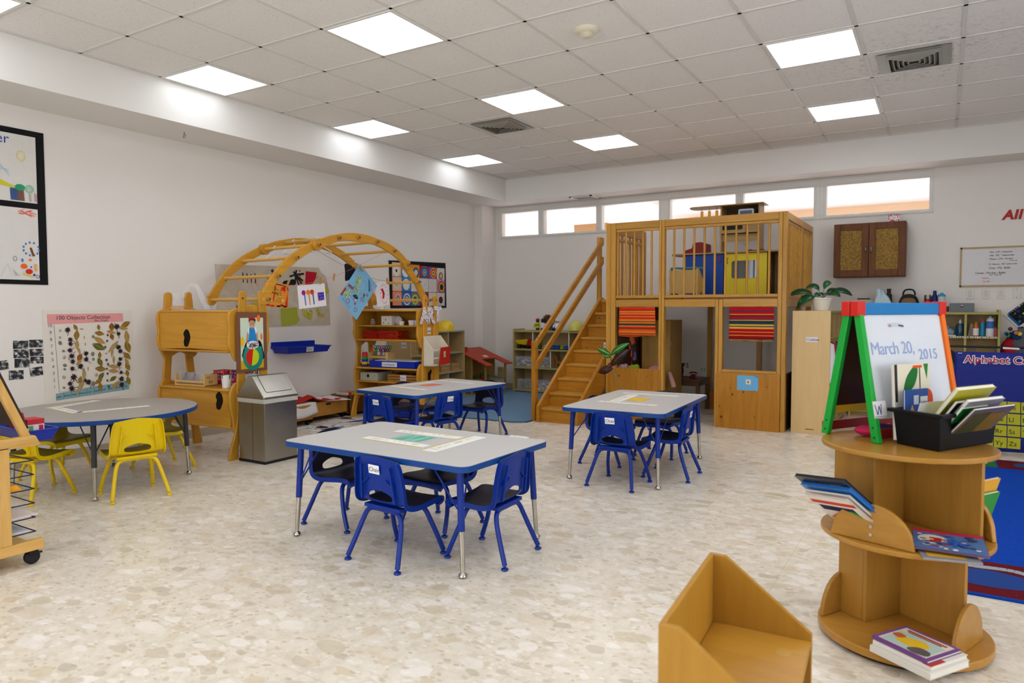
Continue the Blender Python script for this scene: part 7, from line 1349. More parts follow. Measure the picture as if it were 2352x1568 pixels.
for md, tp, w, c in (((4.25, 4.74, 1.44), (4.08, 4.72, 1.345), .045, '#123c1d'), ((4.30, 4.7, 1.40), (4.17, 4.66, 1.225), .05, '#14481f'), ((4.34, 4.85, 1.5), (4.22, 4.85, 1.42), .04, '#174a22'), ((4.40, 4.85, 1.52), (4.46, 4.9, 1.47), .035, '#18501f'), ((4.50, 4.8, 1.46), (4.66, 4.78, 1.34), .045, '#10381a'), ((4.47, 4.75, 1.40), (4.56, 4.72, 1.33), .04, '#174a20'), ((4.36, 4.8, 1.38), (4.32, 4.76, 1.34), .035, '#1b5224'), ((4.42, 4.78, 1.40), (4.41, 4.74, 1.35), .04, '#16461f'), ((4.44, 4.86, 1.42), (4.52, 4.9, 1.40), .035, '#16461f')): bleaf(B0, md, tp, w, c)
t = thing('cubby_unit', 'olive edged cubby unit along the back wall under the whiteboard', 'shelf unit', (5.2, 6.15, 0)); x0, x1, y0, y1 = 4.52, 5.925, 6.0, 6.32
unit(t, [('end_panel', (x0, x0+.02, y0, y1, 0, 1.18)), ('end_panel', (x1-.022, x1, y0, y1, 0, 1.205)), ('top_board', (x0+.02, x1-.022, y0, y1, 1.155, 1.18)), ('back_board', (x0+.02, x1-.022, y1-.012, y1, .06, 1.155)), ('shelf', (x0+.02, x1-.022, y0, y1-.012, .905, .925)), ('shelf', (x0+.02, x1-.022, y0, y1-.012, .3, .32)), ('bottom_board', (x0+.02, x1-.022, y0, y1-.012, .05, .07)), ('kick', (x0+.02, x1-.022, y0+.05, y1-.02, 0, .05))] + [('divider', (x, x+.022, y0, y1-.012, .32, 1.155)) for x in (4.9, 5.27, 5.61)], 'y', OLV)
LASTP[-1].data.materials[0] = OLV
a = Art((5.31, y0-.002, .906), X, Z); r = random.Random(6); a.rect(0, 0, .58, .018, '#e0d8c8')
for k in range(26): a.rect(.01+.022*k, .003, .01+.022*k+r.uniform(.006, .014), .015, r.choice(['#c83a3a', '#d8b03a', '#3a6ab0', '#3a3a3a', '#4a9a5a']))
a.build('sticker_strip', t)
# wall cabinet
t = thing('wall_cabinet', 'brown wall cabinet with two cork panelled doors', 'cabinet', (4.69, 6.2, 1.575)); WN = lambda ax: wood('cabinet_wood', '#704016', '#512a0a', ax, .5, coat=.0)
m = MB(WN('x')); m.box(4.325, 5.05, 6.068, 6.336, 1.575, 2.182); m.build('carcass', t, bevel=.003)
def cork():
    m, n, l, b = newmat('cork_sheet'); tc = n.new('ShaderNodeTexCoord'); nz_ = n.new('ShaderNodeTexNoise'); nz_.inputs['Scale'].default_value = 120; nz_.inputs['Detail'].default_value = 3; l.new(tc.outputs['Object'], nz_.inputs[0]); r_ = ramp(n, [(.35, '#5a431c'), (.5, '#8a6a2c'), (.68, '#ae8c46')]); l.new(nz_.outputs['Fac'], r_.inputs['Fac']); l.new(r_.outputs['Color'], b.inputs['Base Color']); b.inputs['Roughness'].default_value = .9; bump(n, l, b, nz_.outputs['Fac'], .3, .003); return m
CK = cork()
for x0, x1, hx in ((4.328, 4.684, 4.658), (4.690, 5.047, 4.714)):
    m = MB(WN('z')); z0, z1 = 1.58, 2.177; 
    m.box(x0, x0+.07, 6.045, 6.066, z0, z1); m.box(x1-.07, x1, 6.045, 6.066, z0, z1); m.box(x0+.07, x1-.07, 6.045, 6.066, z0, z0+.075); m.box(x0+.07, x1-.07, 6.045, 6.066, z1-.072, z1); d_ = m.build('door', t, bevel=.003)
    m = MB(CK); m.box(x0+.065, x1-.065, 6.053, 6.062, z0+.07, z1-.068); m.build('cork_panel', d_, smooth=False)
    m = MB(mat('#a8a6a0', .25, metal=1.)); m.tube(spline([(hx, 6.045, 1.845), (hx, 6.028, 1.855), (hx, 6.022, 1.88), (hx, 6.028, 1.905), (hx, 6.045, 1.915)], 3, False), .0065, seg=8); m.build('handle', d_)
m = MB(mat('#e8dcdc', .5)); m.box(4.865, 4.99, 6.10, 6.22, 2.1825, 2.26); a_ = Art((4.865, 6.0998, 2.1825), X, Z); r = random.Random(9); tb = solo(m, 'tissue_box', 'red and white tissue box on top of the wall cabinet', 'box')
for k in range(46): a_.ell(r.uniform(.006, .119), r.choice([r.uniform(.004, .02), r.uniform(.058, .074)]) if r.random() < .7 else r.uniform(.004, .074), .005, .0045, '#b81c34', 6)
a_.rect(.03, .022, .095, .056, '#f0eaea'); a_.rect(.045, .036, .08, .044, '#8a98a0'); a_.build('print', tb); m = MB(mat('#c02038', .5)); m.box(4.864, 4.991, 6.099, 6.221, 2.2575, 2.262); m.build('lid', tb)
# whiteboard, switches, letters
t = thing('whiteboard', 'framed whiteboard with handwritten class lists at the right of the back wall', 'whiteboard', (5.95, YB-.02, 1.45)); z0, z1, x0, x1 = 1.452, 1.88, 5.562, 6.36; yf = YB-.014
m = MB(mat('#d9d6d8', .25)); m.box(x0+.01, x1-.01, yf-.008, yf, z0+.01, z1-.01); m.build('board', t, smooth=False); m = MB(wood('board_frame', '#b8a070', '#a08858', 'x', .5))
for b in ((x0, x1, z0, z0+.018), (x0, x1, z1-.018, z1), (x0, x0+.016, z0, z1), (x1-.016, x1, z0, z1)): m.box(b[0], b[1], yf-.014, yf, b[2], b[3])
m.build('frame', t); LN = [('Mai - L/M - Natación', .265, .36, .026, '#1c1c20'), ('Alla - M/J - Taekwondo', .265, .325, .025, '#1c1c20'), ('Matan - L/M - Kinder/', .265, .287, .026, '#1c1c20'), ('Tinker lab', .44, .268, .018, '#1c1c20'), ('D. Alberto - M/J Taekwondo', .262, .232, .023, '#1c1c20'), ('Zoey - M/J - Ballet', .262, .19, .028, '#26262a'), ('Camila - Mar/Jue - Ballet', .14, .138, .03, '#141418'), ('wed - Tinker lab', .265, .12, .018, '#141418'), ('Valeria', .20, .085, .024, '#d8584a'), ('Camila', .21, .05, .024, '#d8584a')]
for s_, u, v, sz, c in LN: text(s_, sz, (x0+u, yf-.0085, z0+v), X, Z, c, t, space=.93)
for k, x in enumerate((5.628, 5.770, 5.902, 6.043)):
    t = thing('light_switch' if k < 3 else 'blank_plate', ['leftmost white wall switch under the whiteboard', 'second white wall switch under the whiteboard', 'third white wall switch under the whiteboard', 'blank white wall plate with two screws right of the switches'][k], 'switch' if k < 3 else 'wall plate', (x+.035, yf, 1.32), 0, 'wall plates under the whiteboard')
    m = MB(mat('#dedad2', .4)); m.box(x, x+.07, yf-.007, yf, 1.322, 1.435); m.build('plate', t, bevel=.002)
    if k < 3: m = MB(mat('#d2cec6', .35)); m.box(x+.018, x+.052, yf-.010, yf-.007, 1.346, 1.412); m.build('rocker', t, bevel=.002)
    else:
        m = MB(DARK); m.cyl((x+.035, yf-.0075, 1.335), (x+.035, yf-.009, 1.335), .004, seg=8); m.build('screw', t); m = MB(DARK); m.cyl((x+.035, yf-.0075, 1.42), (x+.035, yf-.009, 1.42), .004, seg=8); m.build('screw', t)
for ch, x in (('A', 5.932), ('l', 6.028), ('l', 6.066)):
    o = text(ch, .135, (x, yf-.001, 2.163), X, Z, mat('#b3201c', .5), None, 'wall_letter', depth=.002, bold=.006, shear=.2); c = Vector((x, yf, 2.163))
    for v in o.data.vertices: v.co -= c
    o.location = c; tag(o, {5.932: 'red paper capital A on the right of the back wall', 6.028: 'red paper letter l next to the capital A', 6.066: 'red paper letter l cut by the right edge of the photo'}[x], 'letter', 'red wall letters')
t = thing('framed_collage', 'white framed picture hung tilted as a diamond at the right edge', 'picture', (6.13, yf, 1.02)); a = Art((6.125, yf-.006, 1.165), Vector((.74, 0, .67)), Vector((-.67, 0, .74)))
m = MB(mat('#e4e2de', .4)); m.hull([a.O+a.A*u+a.B*v for u, v in rrect(.25, .2, .01, 3)], [a.O+a.A*u+a.B*v+a.N*.012 for u, v in rrect(.25, .2, .01, 3)]); m.build('frame', t); a.O = a.O + a.N*.0125; a.rect(-.11, -.085, .11, .085, '#12161c'); r = random.Random(14)
for k in range(8): a.rect(-.11+.027*k, .068, -.11+.027*k+.02, .083, r.choice(['#d0c8a0', '#3a6ab0', '#8a6a9a', '#5a8a7a']))
for k in range(16): a.ell(r.uniform(-.09, .09), r.uniform(-.07, .055), r.uniform(.008, .025), r.uniform(.006, .015), r.choice(['#1c3a20', '#2a5a2c', '#1c3a6a', '#0c0c0c', '#3a6ab0', '#c8b84a']), 9)
a.rect(-.11, -.085, -.09, .07, '#2a5a9a'); a.build('collage', t)
# things on the cubbies
m = MB(CLEAR); m.box(4.53, 4.73, 6.03, 6.25, 1.181, 1.32); q = solo(m, 'lunch_box', 'clear plastic box with yellow clips and black lid at the left behind the easel', 'box', bevel=.006); m = MB(mat('#1a1c1e', .4)); m.box(4.58, 4.70, 6.06, 6.22, 1.3205, 1.335); m.build('lid_handle', q, bevel=.004)
for x in (4.57, 4.67): m = MB(mat('#d8b41c', .4)); m.box(x, x+.012, 6.024, 6.029, 1.24, 1.32); m.build('clip', q)
m = MB(mat('#b9d0d8', .7)); m.hull([(4.74, 6.04, 1.181), (4.98, 6.04, 1.181), (4.98, 6.2, 1.181), (4.74, 6.2, 1.181)], [(4.78, 6.10, 1.435), (4.83, 6.10, 1.43), (4.83, 6.13, 1.43), (4.78, 6.13, 1.435)]); 
bmesh.ops.subdivide_edges(m.bm, edges=m.bm.edges[:], cuts=4, use_grid_fill=True); r = random.Random(3)
for v in m.bm.verts: v.co += Vector((r.uniform(-.01, .01), r.uniform(-.01, .01), r.uniform(-.008, .008) if v.co.z > 1.2 else 0))
solo(m, 'paper_bag', 'pale blue crumpled plastic bag on the cubbies behind the easel', 'bag')
m = MB(mat('#18181c', .5)); m.lathe([(.03, 1.181), (.032, 1.37), (.02, 1.39), (.02, 1.42), (.022, 1.42), (.022, 1.44), (.003, 1.441)], (4.89, 6.2, 0)); solo(m, 'black_bottle', 'black bottle between the blue bag and the lunch bag', 'bottle')
t = thing('lunch_bag', 'black lunch bag with handle on the cubbies under the wall cabinet', 'bag', (5.09, 6.14, 1.181)); m = MB(mat('#16161a', .7)); m.prism(spline([(5.0, 1.182), (4.995, 1.29), (5.03, 1.36), (5.09, 1.378), (5.15, 1.36), (5.185, 1.29), (5.18, 1.182)], 4), (0, 6.06, 0), X, Z, -.16, 0); m.build('bag', t, bevel=.012); m = MB(mat('#16161a', .6)); m.tube(spline([(5.03, 6.14, 1.365), (5.045, 6.14, 1.415), (5.09, 6.14, 1.43), (5.135, 6.14, 1.415), (5.15, 6.14, 1.365)], 4, False), .009, seg=8); m.build('handle', t); m = MB(mat('#7a5a2c', .6)); m.prism(spline([(5.02, 1.19), (5.02, 1.29), (5.05, 1.33), (5.13, 1.33), (5.16, 1.29), (5.16, 1.19)], 3), (0, 6.059, 0), X, Z, 0, .004); m.build('front_pocket', t)
def bottle(nm, lb, x, y, z, prof, c, cap=None, capc='#2a8ab0', extra=None, rough=.3, capm=0.):
    t = thing(nm, lb, 'bottle', (x, y, z)); m = MB(c if not isinstance(c, str) else mat(c, rough)); m.lathe([(r_, z+h) for r_, h in prof], (x, y, 0)); m.build('body', t)
    if cap: m = MB(mat(capc, .35, metal=capm)); m.lathe([(r_, z+h) for r_, h in cap], (x, y, 0)); m.build('cap', t)
    if extra: m = MB(mat(extra[0], .5)); m.lathe([(r_, z+h) for r_, h in extra[1]], (x, y, 0)); m.build('label', t)
    return t
bottle('thermos', 'steel and red thermos on the cubbies behind the easel corner', 5.27, 6.12, 1.181, [(.036, .001), (.037, .13), (.03, .14)], '#8a1a1c', [(.034, .14), (.035, .17), (.033, .185), (.005, .187)], '#8c8a86', capm=.9)
bottle('water_bottle', 'dark blue tall bottle beside the orange easel leg', 5.335, 6.1, 1.181, [(.03, .001), (.031, .16), (.018, .19), (.016, .23), (.005, .232)], '#101c62')
bottle('water_bottle', 'frosted bottle with turquoise cap beside the grey drawer box', 5.40, 6.07, 1.181, [(.036, .001), (.038, .05), (.033, .1), (.038, .15), (.036, .165)], mat('#c6ccd4', .3, alpha=.85), [(.037, .165), (.036, .185), (.02, .192), (.012, .205), (.004, .206)], '#2a94b8')
bottle('small_can', 'small dark red can between the frosted bottle and the grey box', 5.455, 6.07, 1.181, [(.014, .001), (.014, .06), (.004, .061)], '#4a1c1c')
m = MB(mat('#6c7478', .6, noise=.15)); m.box(5.475, 5.695, 6.03, 6.24, 1.181, 1.275); q = solo(m, 'drawer_box', 'grey painted wooden box with a round hole on the right cubbies', 'box', bevel=.003); a = Art((5.585, 6.0298, 1.245), X, Z); a.ell(0, 0, .017, .015, '#3a1c1c'); a.ell(0, .004, .014, .008, '#c8b8b0'); a.build('hole', q)
m = MB(mat('#1c2024', .6)); m.ball((5.40, 6.16, .99), .09, .08, .05); m.ball((5.38, 6.14, .955), .06, .06, .028); solo(m, 'dark_bag', 'dark plastic bag in the right cubby beside the blue jug', 'bag')
m = MB(mat('#8ab0c4', .3, alpha=.7)); m.ball((5.47, 6.1, .965), .06, .05, .045, seg=10, rings=6); m.ball((5.45, 6.12, 1.01), .04, .04, .03, seg=10, rings=6); solo(m, 'plastic_bag', 'pale blue plastic bag in the right cubby', 'bag')
m = MB(mat('#ddd6c4', .6)); m.box(5.33, 5.535, 6.02, 6.2, .9255, .936); solo(m, 'paper_pad', 'cream paper pad under the plastic bag in the cubby', 'paper')
bottle('water_jug', 'dark teal jug with white spout in the right cubby', 5.575, 6.09, .925, [(.042, .001), (.046, .02), (.045, .10), (.036, .125), (.015, .135)], mat('#0c3c58', .15, coat=.5), [(.014, .135), (.014, .16), (.007, .165), (.007, .175), (.002, .176)], '#d8dce0')
m = MB(mat('#c8bca8', .7)); m.prism([(5.645, .926), (5.69, .926), (5.69, 1.05), (5.67, 1.06)], (0, 6.14, 0), X, Z, -.08, 0); solo(m, 'paper_folder', 'cream folder leaning in the rightmost cubby', 'paper')
bottle('orange_bottle', 'orange bottle with a white label in the rightmost cubby', 5.715, 6.07, .925, [(.026, .001), (.027, .1), (.017, .125), (.015, .15), (.004, .152)], mat('#b8641c', .2), None, extra=('#e2e0dc', [(.0275, .01), (.0278, .085), (.0265, .085), (.0265, .01)]))
bottle('sports_bottle', 'turquoise bottle with pink cap beside the orange bottle', 5.772, 6.08, .925, [(.022, .001), (.024, .06), (.02, .1), (.024, .13), (.014, .15)], '#1c86a8', [(.014, .15), (.014, .165), (.008, .168), (.008, .185), (.002, .186)], '#c8344a')
bottle('white_bottle', 'white and blue bottle with a black and white cap in the rightmost cubby', 5.838, 6.07, .925, [(.034, .001), (.036, .01), (.036, .165), (.034, .17)], '#dcdce0', [(.035, .17), (.03, .19), (.012, .196), (.012, .21), (.003, .211)], '#c8c8cc', extra=('#3a6ab0', [(.0362, .085), (.0364, .16), (.0355, .16), (.0355, .085)]))
text('PC', .04, (5.815, 6.033, 1.035), X, Z, '#dcdce0', None) if False else None
m = MB(mat('#b8506a', .5, alpha=.85)); m.prism([(5.872, .926), (5.90, .926), (5.90, 1.0), (5.875, 1.03)], (0, 6.06, 0), X, Z, -.1, 0); solo(m, 'pink_pouch', 'pink pouch at the right end of the rightmost cubby', 'pouch')
# coats on the wall hooks at the right edge
t = thing('hanging_coats', 'red, grey and blue coats bundled on a wall hook at the right edge', 'coat', (6.08, 6.22, .42)); r = random.Random(17)
for nm, c, cx, cz, sx, sz in (('red_coat', '#b0142a', 6.02, .74, .075, .17), ('grey_coat', '#5a5a62', 6.12, .82, .09, .2), ('blue_coat', '#1c3a6a', 6.08, .93, .07, .05)):
    m = MB(mat(c, .85)); m.ball((cx, 6.24, cz), sx, .07, sz, seg=18, rings=12)
    for v in m.bm.verts: v.co += Vector((r.uniform(-.012, .012), r.uniform(-.012, .012), r.uniform(-.012, .012)))
    m.build(nm, t)
for x, z, c in ((5.985, .955, '#1c5a8a'), (6.07, .965, '#d8742a'), (6.1, .955, '#d8c83a'), (6.0, .935, '#2a7a4a')): m = MB(mat(c, .6)); m.cyl((x, 6.155, z), (x, 6.17, z), .02, seg=14); m.build('car_print', t)
t = thing('round_badge', 'round cream badge above the coats at the right edge', 'badge', (6.03, YB-.02, .98)); m = MB(mat('#c8b8a8', .5)); m.cyl((6.03, yf, 1.0), (6.03, yf-.004, 1.0), .02, seg=18); m.build('disc', t); m = MB(mat('#6a3a34', .5)); m.lathe([(.018, 0), (.021, 0), (.021, .002), (.018, .002)]); m.xf(Matrix.Identity(4))
for v in m.bm.verts: v.co = Vector((6.03+v.co.x, yf-.004-v.co.z, 1.0+v.co.y))
m.build('rim', t)
# ================================================================ alphabet pocket chart, backpack, rug
t = thing('pocket_chart', 'blue Alphabet Center pocket chart with yellow letter pockets on a black stand', 'pocket chart', (5.85, 4.2, 0)); x0, x1, yc, z0, z1 = 5.508, 6.20, 4.2, .062, .858
m = MB(mat('#0f1f7a', .55, noise=.12, name='navy_nylon')); n = 18; V = [[m.bm.verts.new((x0+(x1-x0)*i/n, yc + .006*sin(i*1.3)*(1-j/12), z0 + (z1-z0)*j/12 - (.02*sin(pi*i/n) if j == 0 else 0))) for j in range(13)] for i in range(n+1)]
for i in range(n):
    for j in range(12): m.bm.faces.new((V[i][j], V[i+1][j], V[i+1][j+1], V[i][j+1]))
c_ = m.build('chart', t); c_.modifiers.new('s', 'SOLIDIFY').thickness = .003
text('Alphabet Center', .084, (5.575, yc-.009, .768), X, Z, mat('#e2dce4', .5), t, bold=.0065, space=1.02); text('Alphabet Center', .084, (5.575, yc-.0105, .768), X, Z, mat('#a01840', .5), t, bold=.0008, space=1.02); a = Art((0, yc-.008, 0), X, Z); a.rect(5.53, .842, 5.56, .848, '#c8d0dc')
for z_ in (.5, .6, .7): a.rect(5.52, z_, 6.18, z_+.003, '#22358c')
a.build('seams', t)
PKT = mat('#b4b024', .35, name='yellow_vinyl'); ab = ['ABCDEFG', 'HIJKLMN', 'OPQRSTU', 'VWXYZ']
for rw, s_ in enumerate(ab):
    for k, ch in enumerate(s_):
        px, pz = 5.515+.0915*k + .003*rw, .37-.0985*rw; m = MB(PKT); m.box(px, px+.086, yc-.0125, yc-.0095, pz, pz+.088)
        q = m.build('pocket', t, smooth=False)
        if k > 2: text(ch + ch.lower() if ch != 'I' else 'Ii', .052, (px+.008, yc-.0128, pz+.022), X, Z, '#2a2c1c' if ch != 'E' else '#5a2a1c', q)
m = MB(BLK); m.cyl((5.27, yc+.02, .90), (6.30, yc+.02, .90), .0095, seg=10); m.build('top_bar', t); m = MB(mat('#d8d4c8', .5)); m.cyl((5.84, yc+.004, .895), (5.95, yc+.004, .89), .008, seg=8); m.build('chalk_tube', t)
for x in (5.29, 6.28):
    m = MB(BLK); m.cyl((x, yc+.02, .02), (x, yc+.02, .905), .011, seg=10); m.build('upright', t); m = MB(BLK); m.box(x-.012, x+.012, yc-.19, yc+.23, 0, .02); m.build('foot', t)
for x in (5.64, 5.80, 5.96): m = MB(mat('#2a3a8a', .5)); m.tube([(x + .012*cos(q), yc+.02, .875+.03*sin(q)) for q in [2*pi*k/10 for k in range(11)]], .0022, seg=5); m.build('tie', t)
t = thing('backpack', 'black backpack with green piping hanging behind the pocket chart', 'backpack', (5.43, 4.6, .0)); m = MB(mat('#141416', .6)); m.box(5.30, 5.55, 4.5, 4.68, .001, .46)
m.build('base_stack', t, bevel=.03); m = MB(mat('#141416', .6)); m.prism(spline([(5.30, .45), (5.29, .65), (5.33, .82), (5.43, .86), (5.52, .82), (5.56, .65), (5.55, .45)], 4), (0, 4.52, 0), X, Z, -.15, 0); b_ = m.build('body', t, bevel=.02)
for k in range(3): m = MB(mat('#2a8a44' if k else '#a8a8a8', .5)); m.tube(spline([(5.42+.03*k, 4.515, .80), (5.47+.02*k, 4.513, .70), (5.53, 4.513, .56-.02*k)], 5, False), .004, seg=6); m.build('piping', b_)
t = thing('alphabet_rug', 'royal blue classroom rug with picture squares and a burgundy border', 'rug', (6.6, 2.4, 0)); m = MB(rugmat('#07389a', '#0c47ac', 'royal_rug_pile')); m.box(5.42, 8.0, .74, 4.0, .0005, .009); a = Art((0, 0, .0092), X, Y, lift=.0002); a.mb = m; BG = rugmat('#571018', '#6a1820', 'burgundy_pile'); a.rect(5.44, .76, 7.98, 1.22, BG); GR = rugmat('#1f6238', '#2a7446', 'green_pile'); r = random.Random(3)
for k in range(7):
    x = 5.44+.363*k; a.rect(x, 3.64, x+.355, 3.98, GR if k % 2 == 0 else BG); a.ell(x+.2, 3.80, .10, .07, '#d8d6d0' if k % 2 == 0 else '#12407a'); a.ell(x+.15, 3.86, .04, .035, '#d8d6d0' if k % 2 == 0 else '#12407a'); a.ell(x+.24, 3.81, .03, .018, '#88a8c8')
a.build('pile', t); a = Art((0, 0, .0094), X, Y, lift=.0004); a.poly(spline([(5.3+.14, 1.0), (5.6, 1.09), (5.8, 1.02), (5.78, .9), (5.6, .86), (5.45, .9)], 5), '#123c84'); a.build('pond', t); a = Art((0, 0, .0096), X, Y, lift=.0004); a.line(spline([(5.44, 1.13), (5.56, 1.12), (5.72, 1.13), (5.86, 1.04), (5.95, .9), (6.2, .85), (6.6, .98), (7.2, .9), (7.9, 1.0)], 6, False), .045, '#9aa2a8'); a.build('road', t)
# ================================================================ revolving book tower
t = thing('book_tower', 'round birch book tower with three tiers at the right foreground', 'book stand', (5.31, .145, 0)); TW = lambda ax: wood('tower_birch', '#b38338', '#9c6c26', ax, .33, .8, contrast=.7); CX, CY = 5.31, .145
def disc(nm, z0, z1, r_): m = MB(TW('x')); m.hull([(CX+a_, CY+b_, z0) for a_, b_ in ell(0, 0, r_, r_, 64)], [(CX+a_, CY+b_, z1) for a_, b_ in ell(0, 0, r_, r_, 64)]); return m.build(nm, t, bevel=.004)
disc('base_tier', .016, .045, .287); disc('middle_tier', .388, .406, .283); disc('top_tier', .712, .73, .285)
m = MB(mat('#241a10', .6)); m.hull([(CX+a_, CY+b_, 0) for a_, b_ in ell(0, 0, .262, .262, 40)], [(CX+a_, CY+b_, .016) for a_, b_ in ell(0, 0, .262, .262, 40)]); m.build('swivel_base', t)
u_, v_ = Vector((.82, -.57, 0)).normalized(), Vector((.57, .82, 0)).normalized()
def panel(p0, p1, z0, z1, nm='divider'):
    p0, p1 = Vector(p0), Vector(p1); d = (p1-p0).normalized(); n_ = Vector((-d.y, d.x, 0))*.008; m = MB(TW('z')); q = [p0-n_, p1-n_, p1+n_, p0+n_]; m.hull([p + Z*z0 for p in q], [p + Z*z1 for p in q]); return m.build(nm, t, bevel=.002)
for (z0, z1, C0, c, tB, sA) in ((.406, .712, Vector((5.30, .29, 0)), .30, .165, .175), (.045, .388, Vector((5.296, .27, 0)), .255, .187, .118)):
    C1 = C0 + u_*c; P1 = C0 - v_*tB; A0 = P1 - u_*sA
    panel(C0 - u_*.008, C1, z0, z1); panel(C0 - v_*.008, P1 - v_*.008, z0, z1); panel(A0, P1 - u_*.008, z0, z1)
    E0 = C0 - u_*.02; panel(C0 - u_*.01 + v_*.0, C0 - u_*.18 + v_*.0, z0, z1)
    panel(C0 + u_*.09 + v_*.009, C0 + u_*.09 + v_*.10, z0, z1)
def fin(p0, p1, z0, h, quarter=False, nm='book_stop'):
    p0, p1 = Vector((*p0, z0)), Vector((*p1, z0)); d = p1-p0; L_ = d.length; d.normalize(); n_ = Vector((-d.y, d.x, 0)); m = MB(TW('x'))
    o = [(L_*k/24 if not quarter else L_*k/24, h*(max(0, 1-(2*k/24-1)**2))**.5 if not quarter else h*(max(0, 1-(1-k/24)**2))**.5) for k in range(25)]
    if quarter: o = o + [(L_, 0)]
    m.hull([p0 + d*a_ + Z*b_ - n_*.008 for a_, b_ in o], [p0 + d*a_ + Z*b_ + n_*.008 for a_, b_ in o]); return m.build(nm, t, bevel=.003)
f_ = fin((5.083, -.028), (5.352, -.118), .407, .135)
for z in (.435, .463): m = MB(mat('#b0aca4', .25, metal=1.)); d = Vector((-.317, -.948, 0)); p = Vector((5.2185, -.073, z)) + d*.0082; m.cyl(p, p + d*.003, .006, seg=12); m.build('screw', f_)
fin((5.467, -.06), (5.555, .175), .046, .155); fin((5.042, .075), (5.098, .183), .046, .15, True)
fin((5.585, .14), (5.46, .36), .407, .13)
# books on the tower
def slab(nm, lb, P0, A, B, w, h, th, c, edge='#e4e0d6', grp=None, art=None):
    """book: cover plane P0 + A*w x B*h, thickness th below the cover"""
    P0, A = Vector(P0), Vector(A).normalized(); B = Vector(B); B = (B - A*B.dot(A)).normalized(); N_ = A.cross(B); t_ = thing(nm, lb, 'book', tuple(P0), 0, grp); q = [P0, P0+A*w, P0+A*w+B*h, P0+B*h]; cm = mat(c, .35, coat=.3)
    m = MB(cm); m.hull([p - N_*.0015 for p in q], [p for p in q]); m.hull([p - N_*th for p in q], [p - N_*(th-.0015) for p in q]); m.hull([P0 - N_*(th-.0015), P0+B*.002 - N_*(th-.0015), P0+A*w+B*.002 - N_*(th-.0015), P0+A*w - N_*(th-.0015)], [P0 - N_*.0015, P0+B*.002 - N_*.0015, P0+A*w+B*.002 - N_*.0015, P0+A*w - N_*.0015]); m.build('cover', t_, smooth=False)
    m = MB(mat(edge, .8)); e = .003; q2 = [P0+A*e+B*e, P0+A*(w-e)+B*e, P0+A*(w-e)+B*(h-.001), P0+A*e+B*(h-.001)]; m.hull([p - N_*(th-.0016) for p in q2], [p - N_*.0016 for p in q2]); m.build('pages', t_, smooth=False)
    if art: a = Art(P0, A, B, lift=.0006); art(a, w, h); a.build('cover_print', t_)
    return t_
def art_home(a, w, h):
    a.rect(.004, .004, w-.004, h-.004, '#e6e0da'); a.rect(.0, h-.05, w, h-.03, '#d0402a'); a.line([(.02, .02), (w*.4, h*.35), (w*.75, .05)], .02, '#e07a2a'); a.rect(.02, h-.09, w-.03, h-.06, '#2a1c4a'); a.ell(w*.75, h*.35, .03, .03, '#3a9a3a')
def art_black(a, w, h): a.rect(w*.35, h-.07, w-.03, h-.02, '#24242a'); a.rect(w*.62, h-.055, w-.05, h-.03, '#8a8e98')
bB0, bT0 = Vector((5.098, .16, .415)), Vector((4.939, .039, .583)); aA = Vector((.70, -.67, .15)).normalized()
for k, (nm, lb, c, w, h, th, ar) in enumerate([('picture_book', 'large black book leaning at the back on the left of the middle tier', '#17181c', .27, .262, .012, art_black), ('picture_book', 'bright blue book leaning before the black book on the middle tier', '#1462b0', .265, .215, .012, None), ('picture_book', 'white paged thin book before the blue book on the middle tier', '#d8d2c8', .24, .18, .007, None), ('magazine', 'red and white magazine at the front of the leaning books on the middle tier', '#d8d0c8', .23, .165, .005, art_home)]):
    N_ = aA.cross((bT0-bB0).normalized()); slab(nm, lb, bB0 + N_*(.0135*k) + (bT0-bB0)*(.06*k) + aA*(.012*k), aA, bT0-bB0, w, h, th, c, ['#1c1d22', '#1462b0', '#d0c8b8', '#b83a30'][k], 'books on the tower', ar)
def art_mag(a, w, h):
    a.rect(.003, .003, w-.003, h-.003, '#4a6a9a'); a.rect(.003, h-.035, w-.003, h-.003, '#b8283a'); a.ell(w*.28, h*.5, .045, .045, '#d8c8b8'); a.rect(w*.24, h*.35, w*.4, h*.6, '#b02a2a'); r_ = random.Random(7)
    for k in range(26): a.ell(r_.uniform(.02, w-.02), r_.uniform(.01, h-.04), r_.uniform(.006, .018), r_.uniform(.004, .012), r_.choice(['#22449a', '#d8d4dc', '#a83a3a', '#3a3a5a', '#e0c090', '#6a4a6a']), 8)
    for q in range(7): a.line([(w*.6, h*.4), (w*.6+.04*cos(q*.9), h*.4+.04*sin(q*.9))], .01, '#2450a8')
slab('magazine', 'yellow and grey magazine underneath on the right of the middle tier', (5.375, -.165, .41), (.86, .2, 0), (-.2, .86, .0), .17, .2, .006, '#8a8a8e', grp='magazines on the tower', art=lambda a, w, h: a.rect(.02, .02, w-.04, h-.05, '#c8982a')); slab('magazine', 'colourful magazine on top, overhanging the right of the middle tier', (5.345, -.115, .426), (.99, .05, .0), (-.1, .99, .05), .215, .20, .006, '#6a4a6a', grp='magazines on the tower', art=art_mag)
lA, lB = Vector((.8, -.52, 0)), Vector((.52, .8, 0))
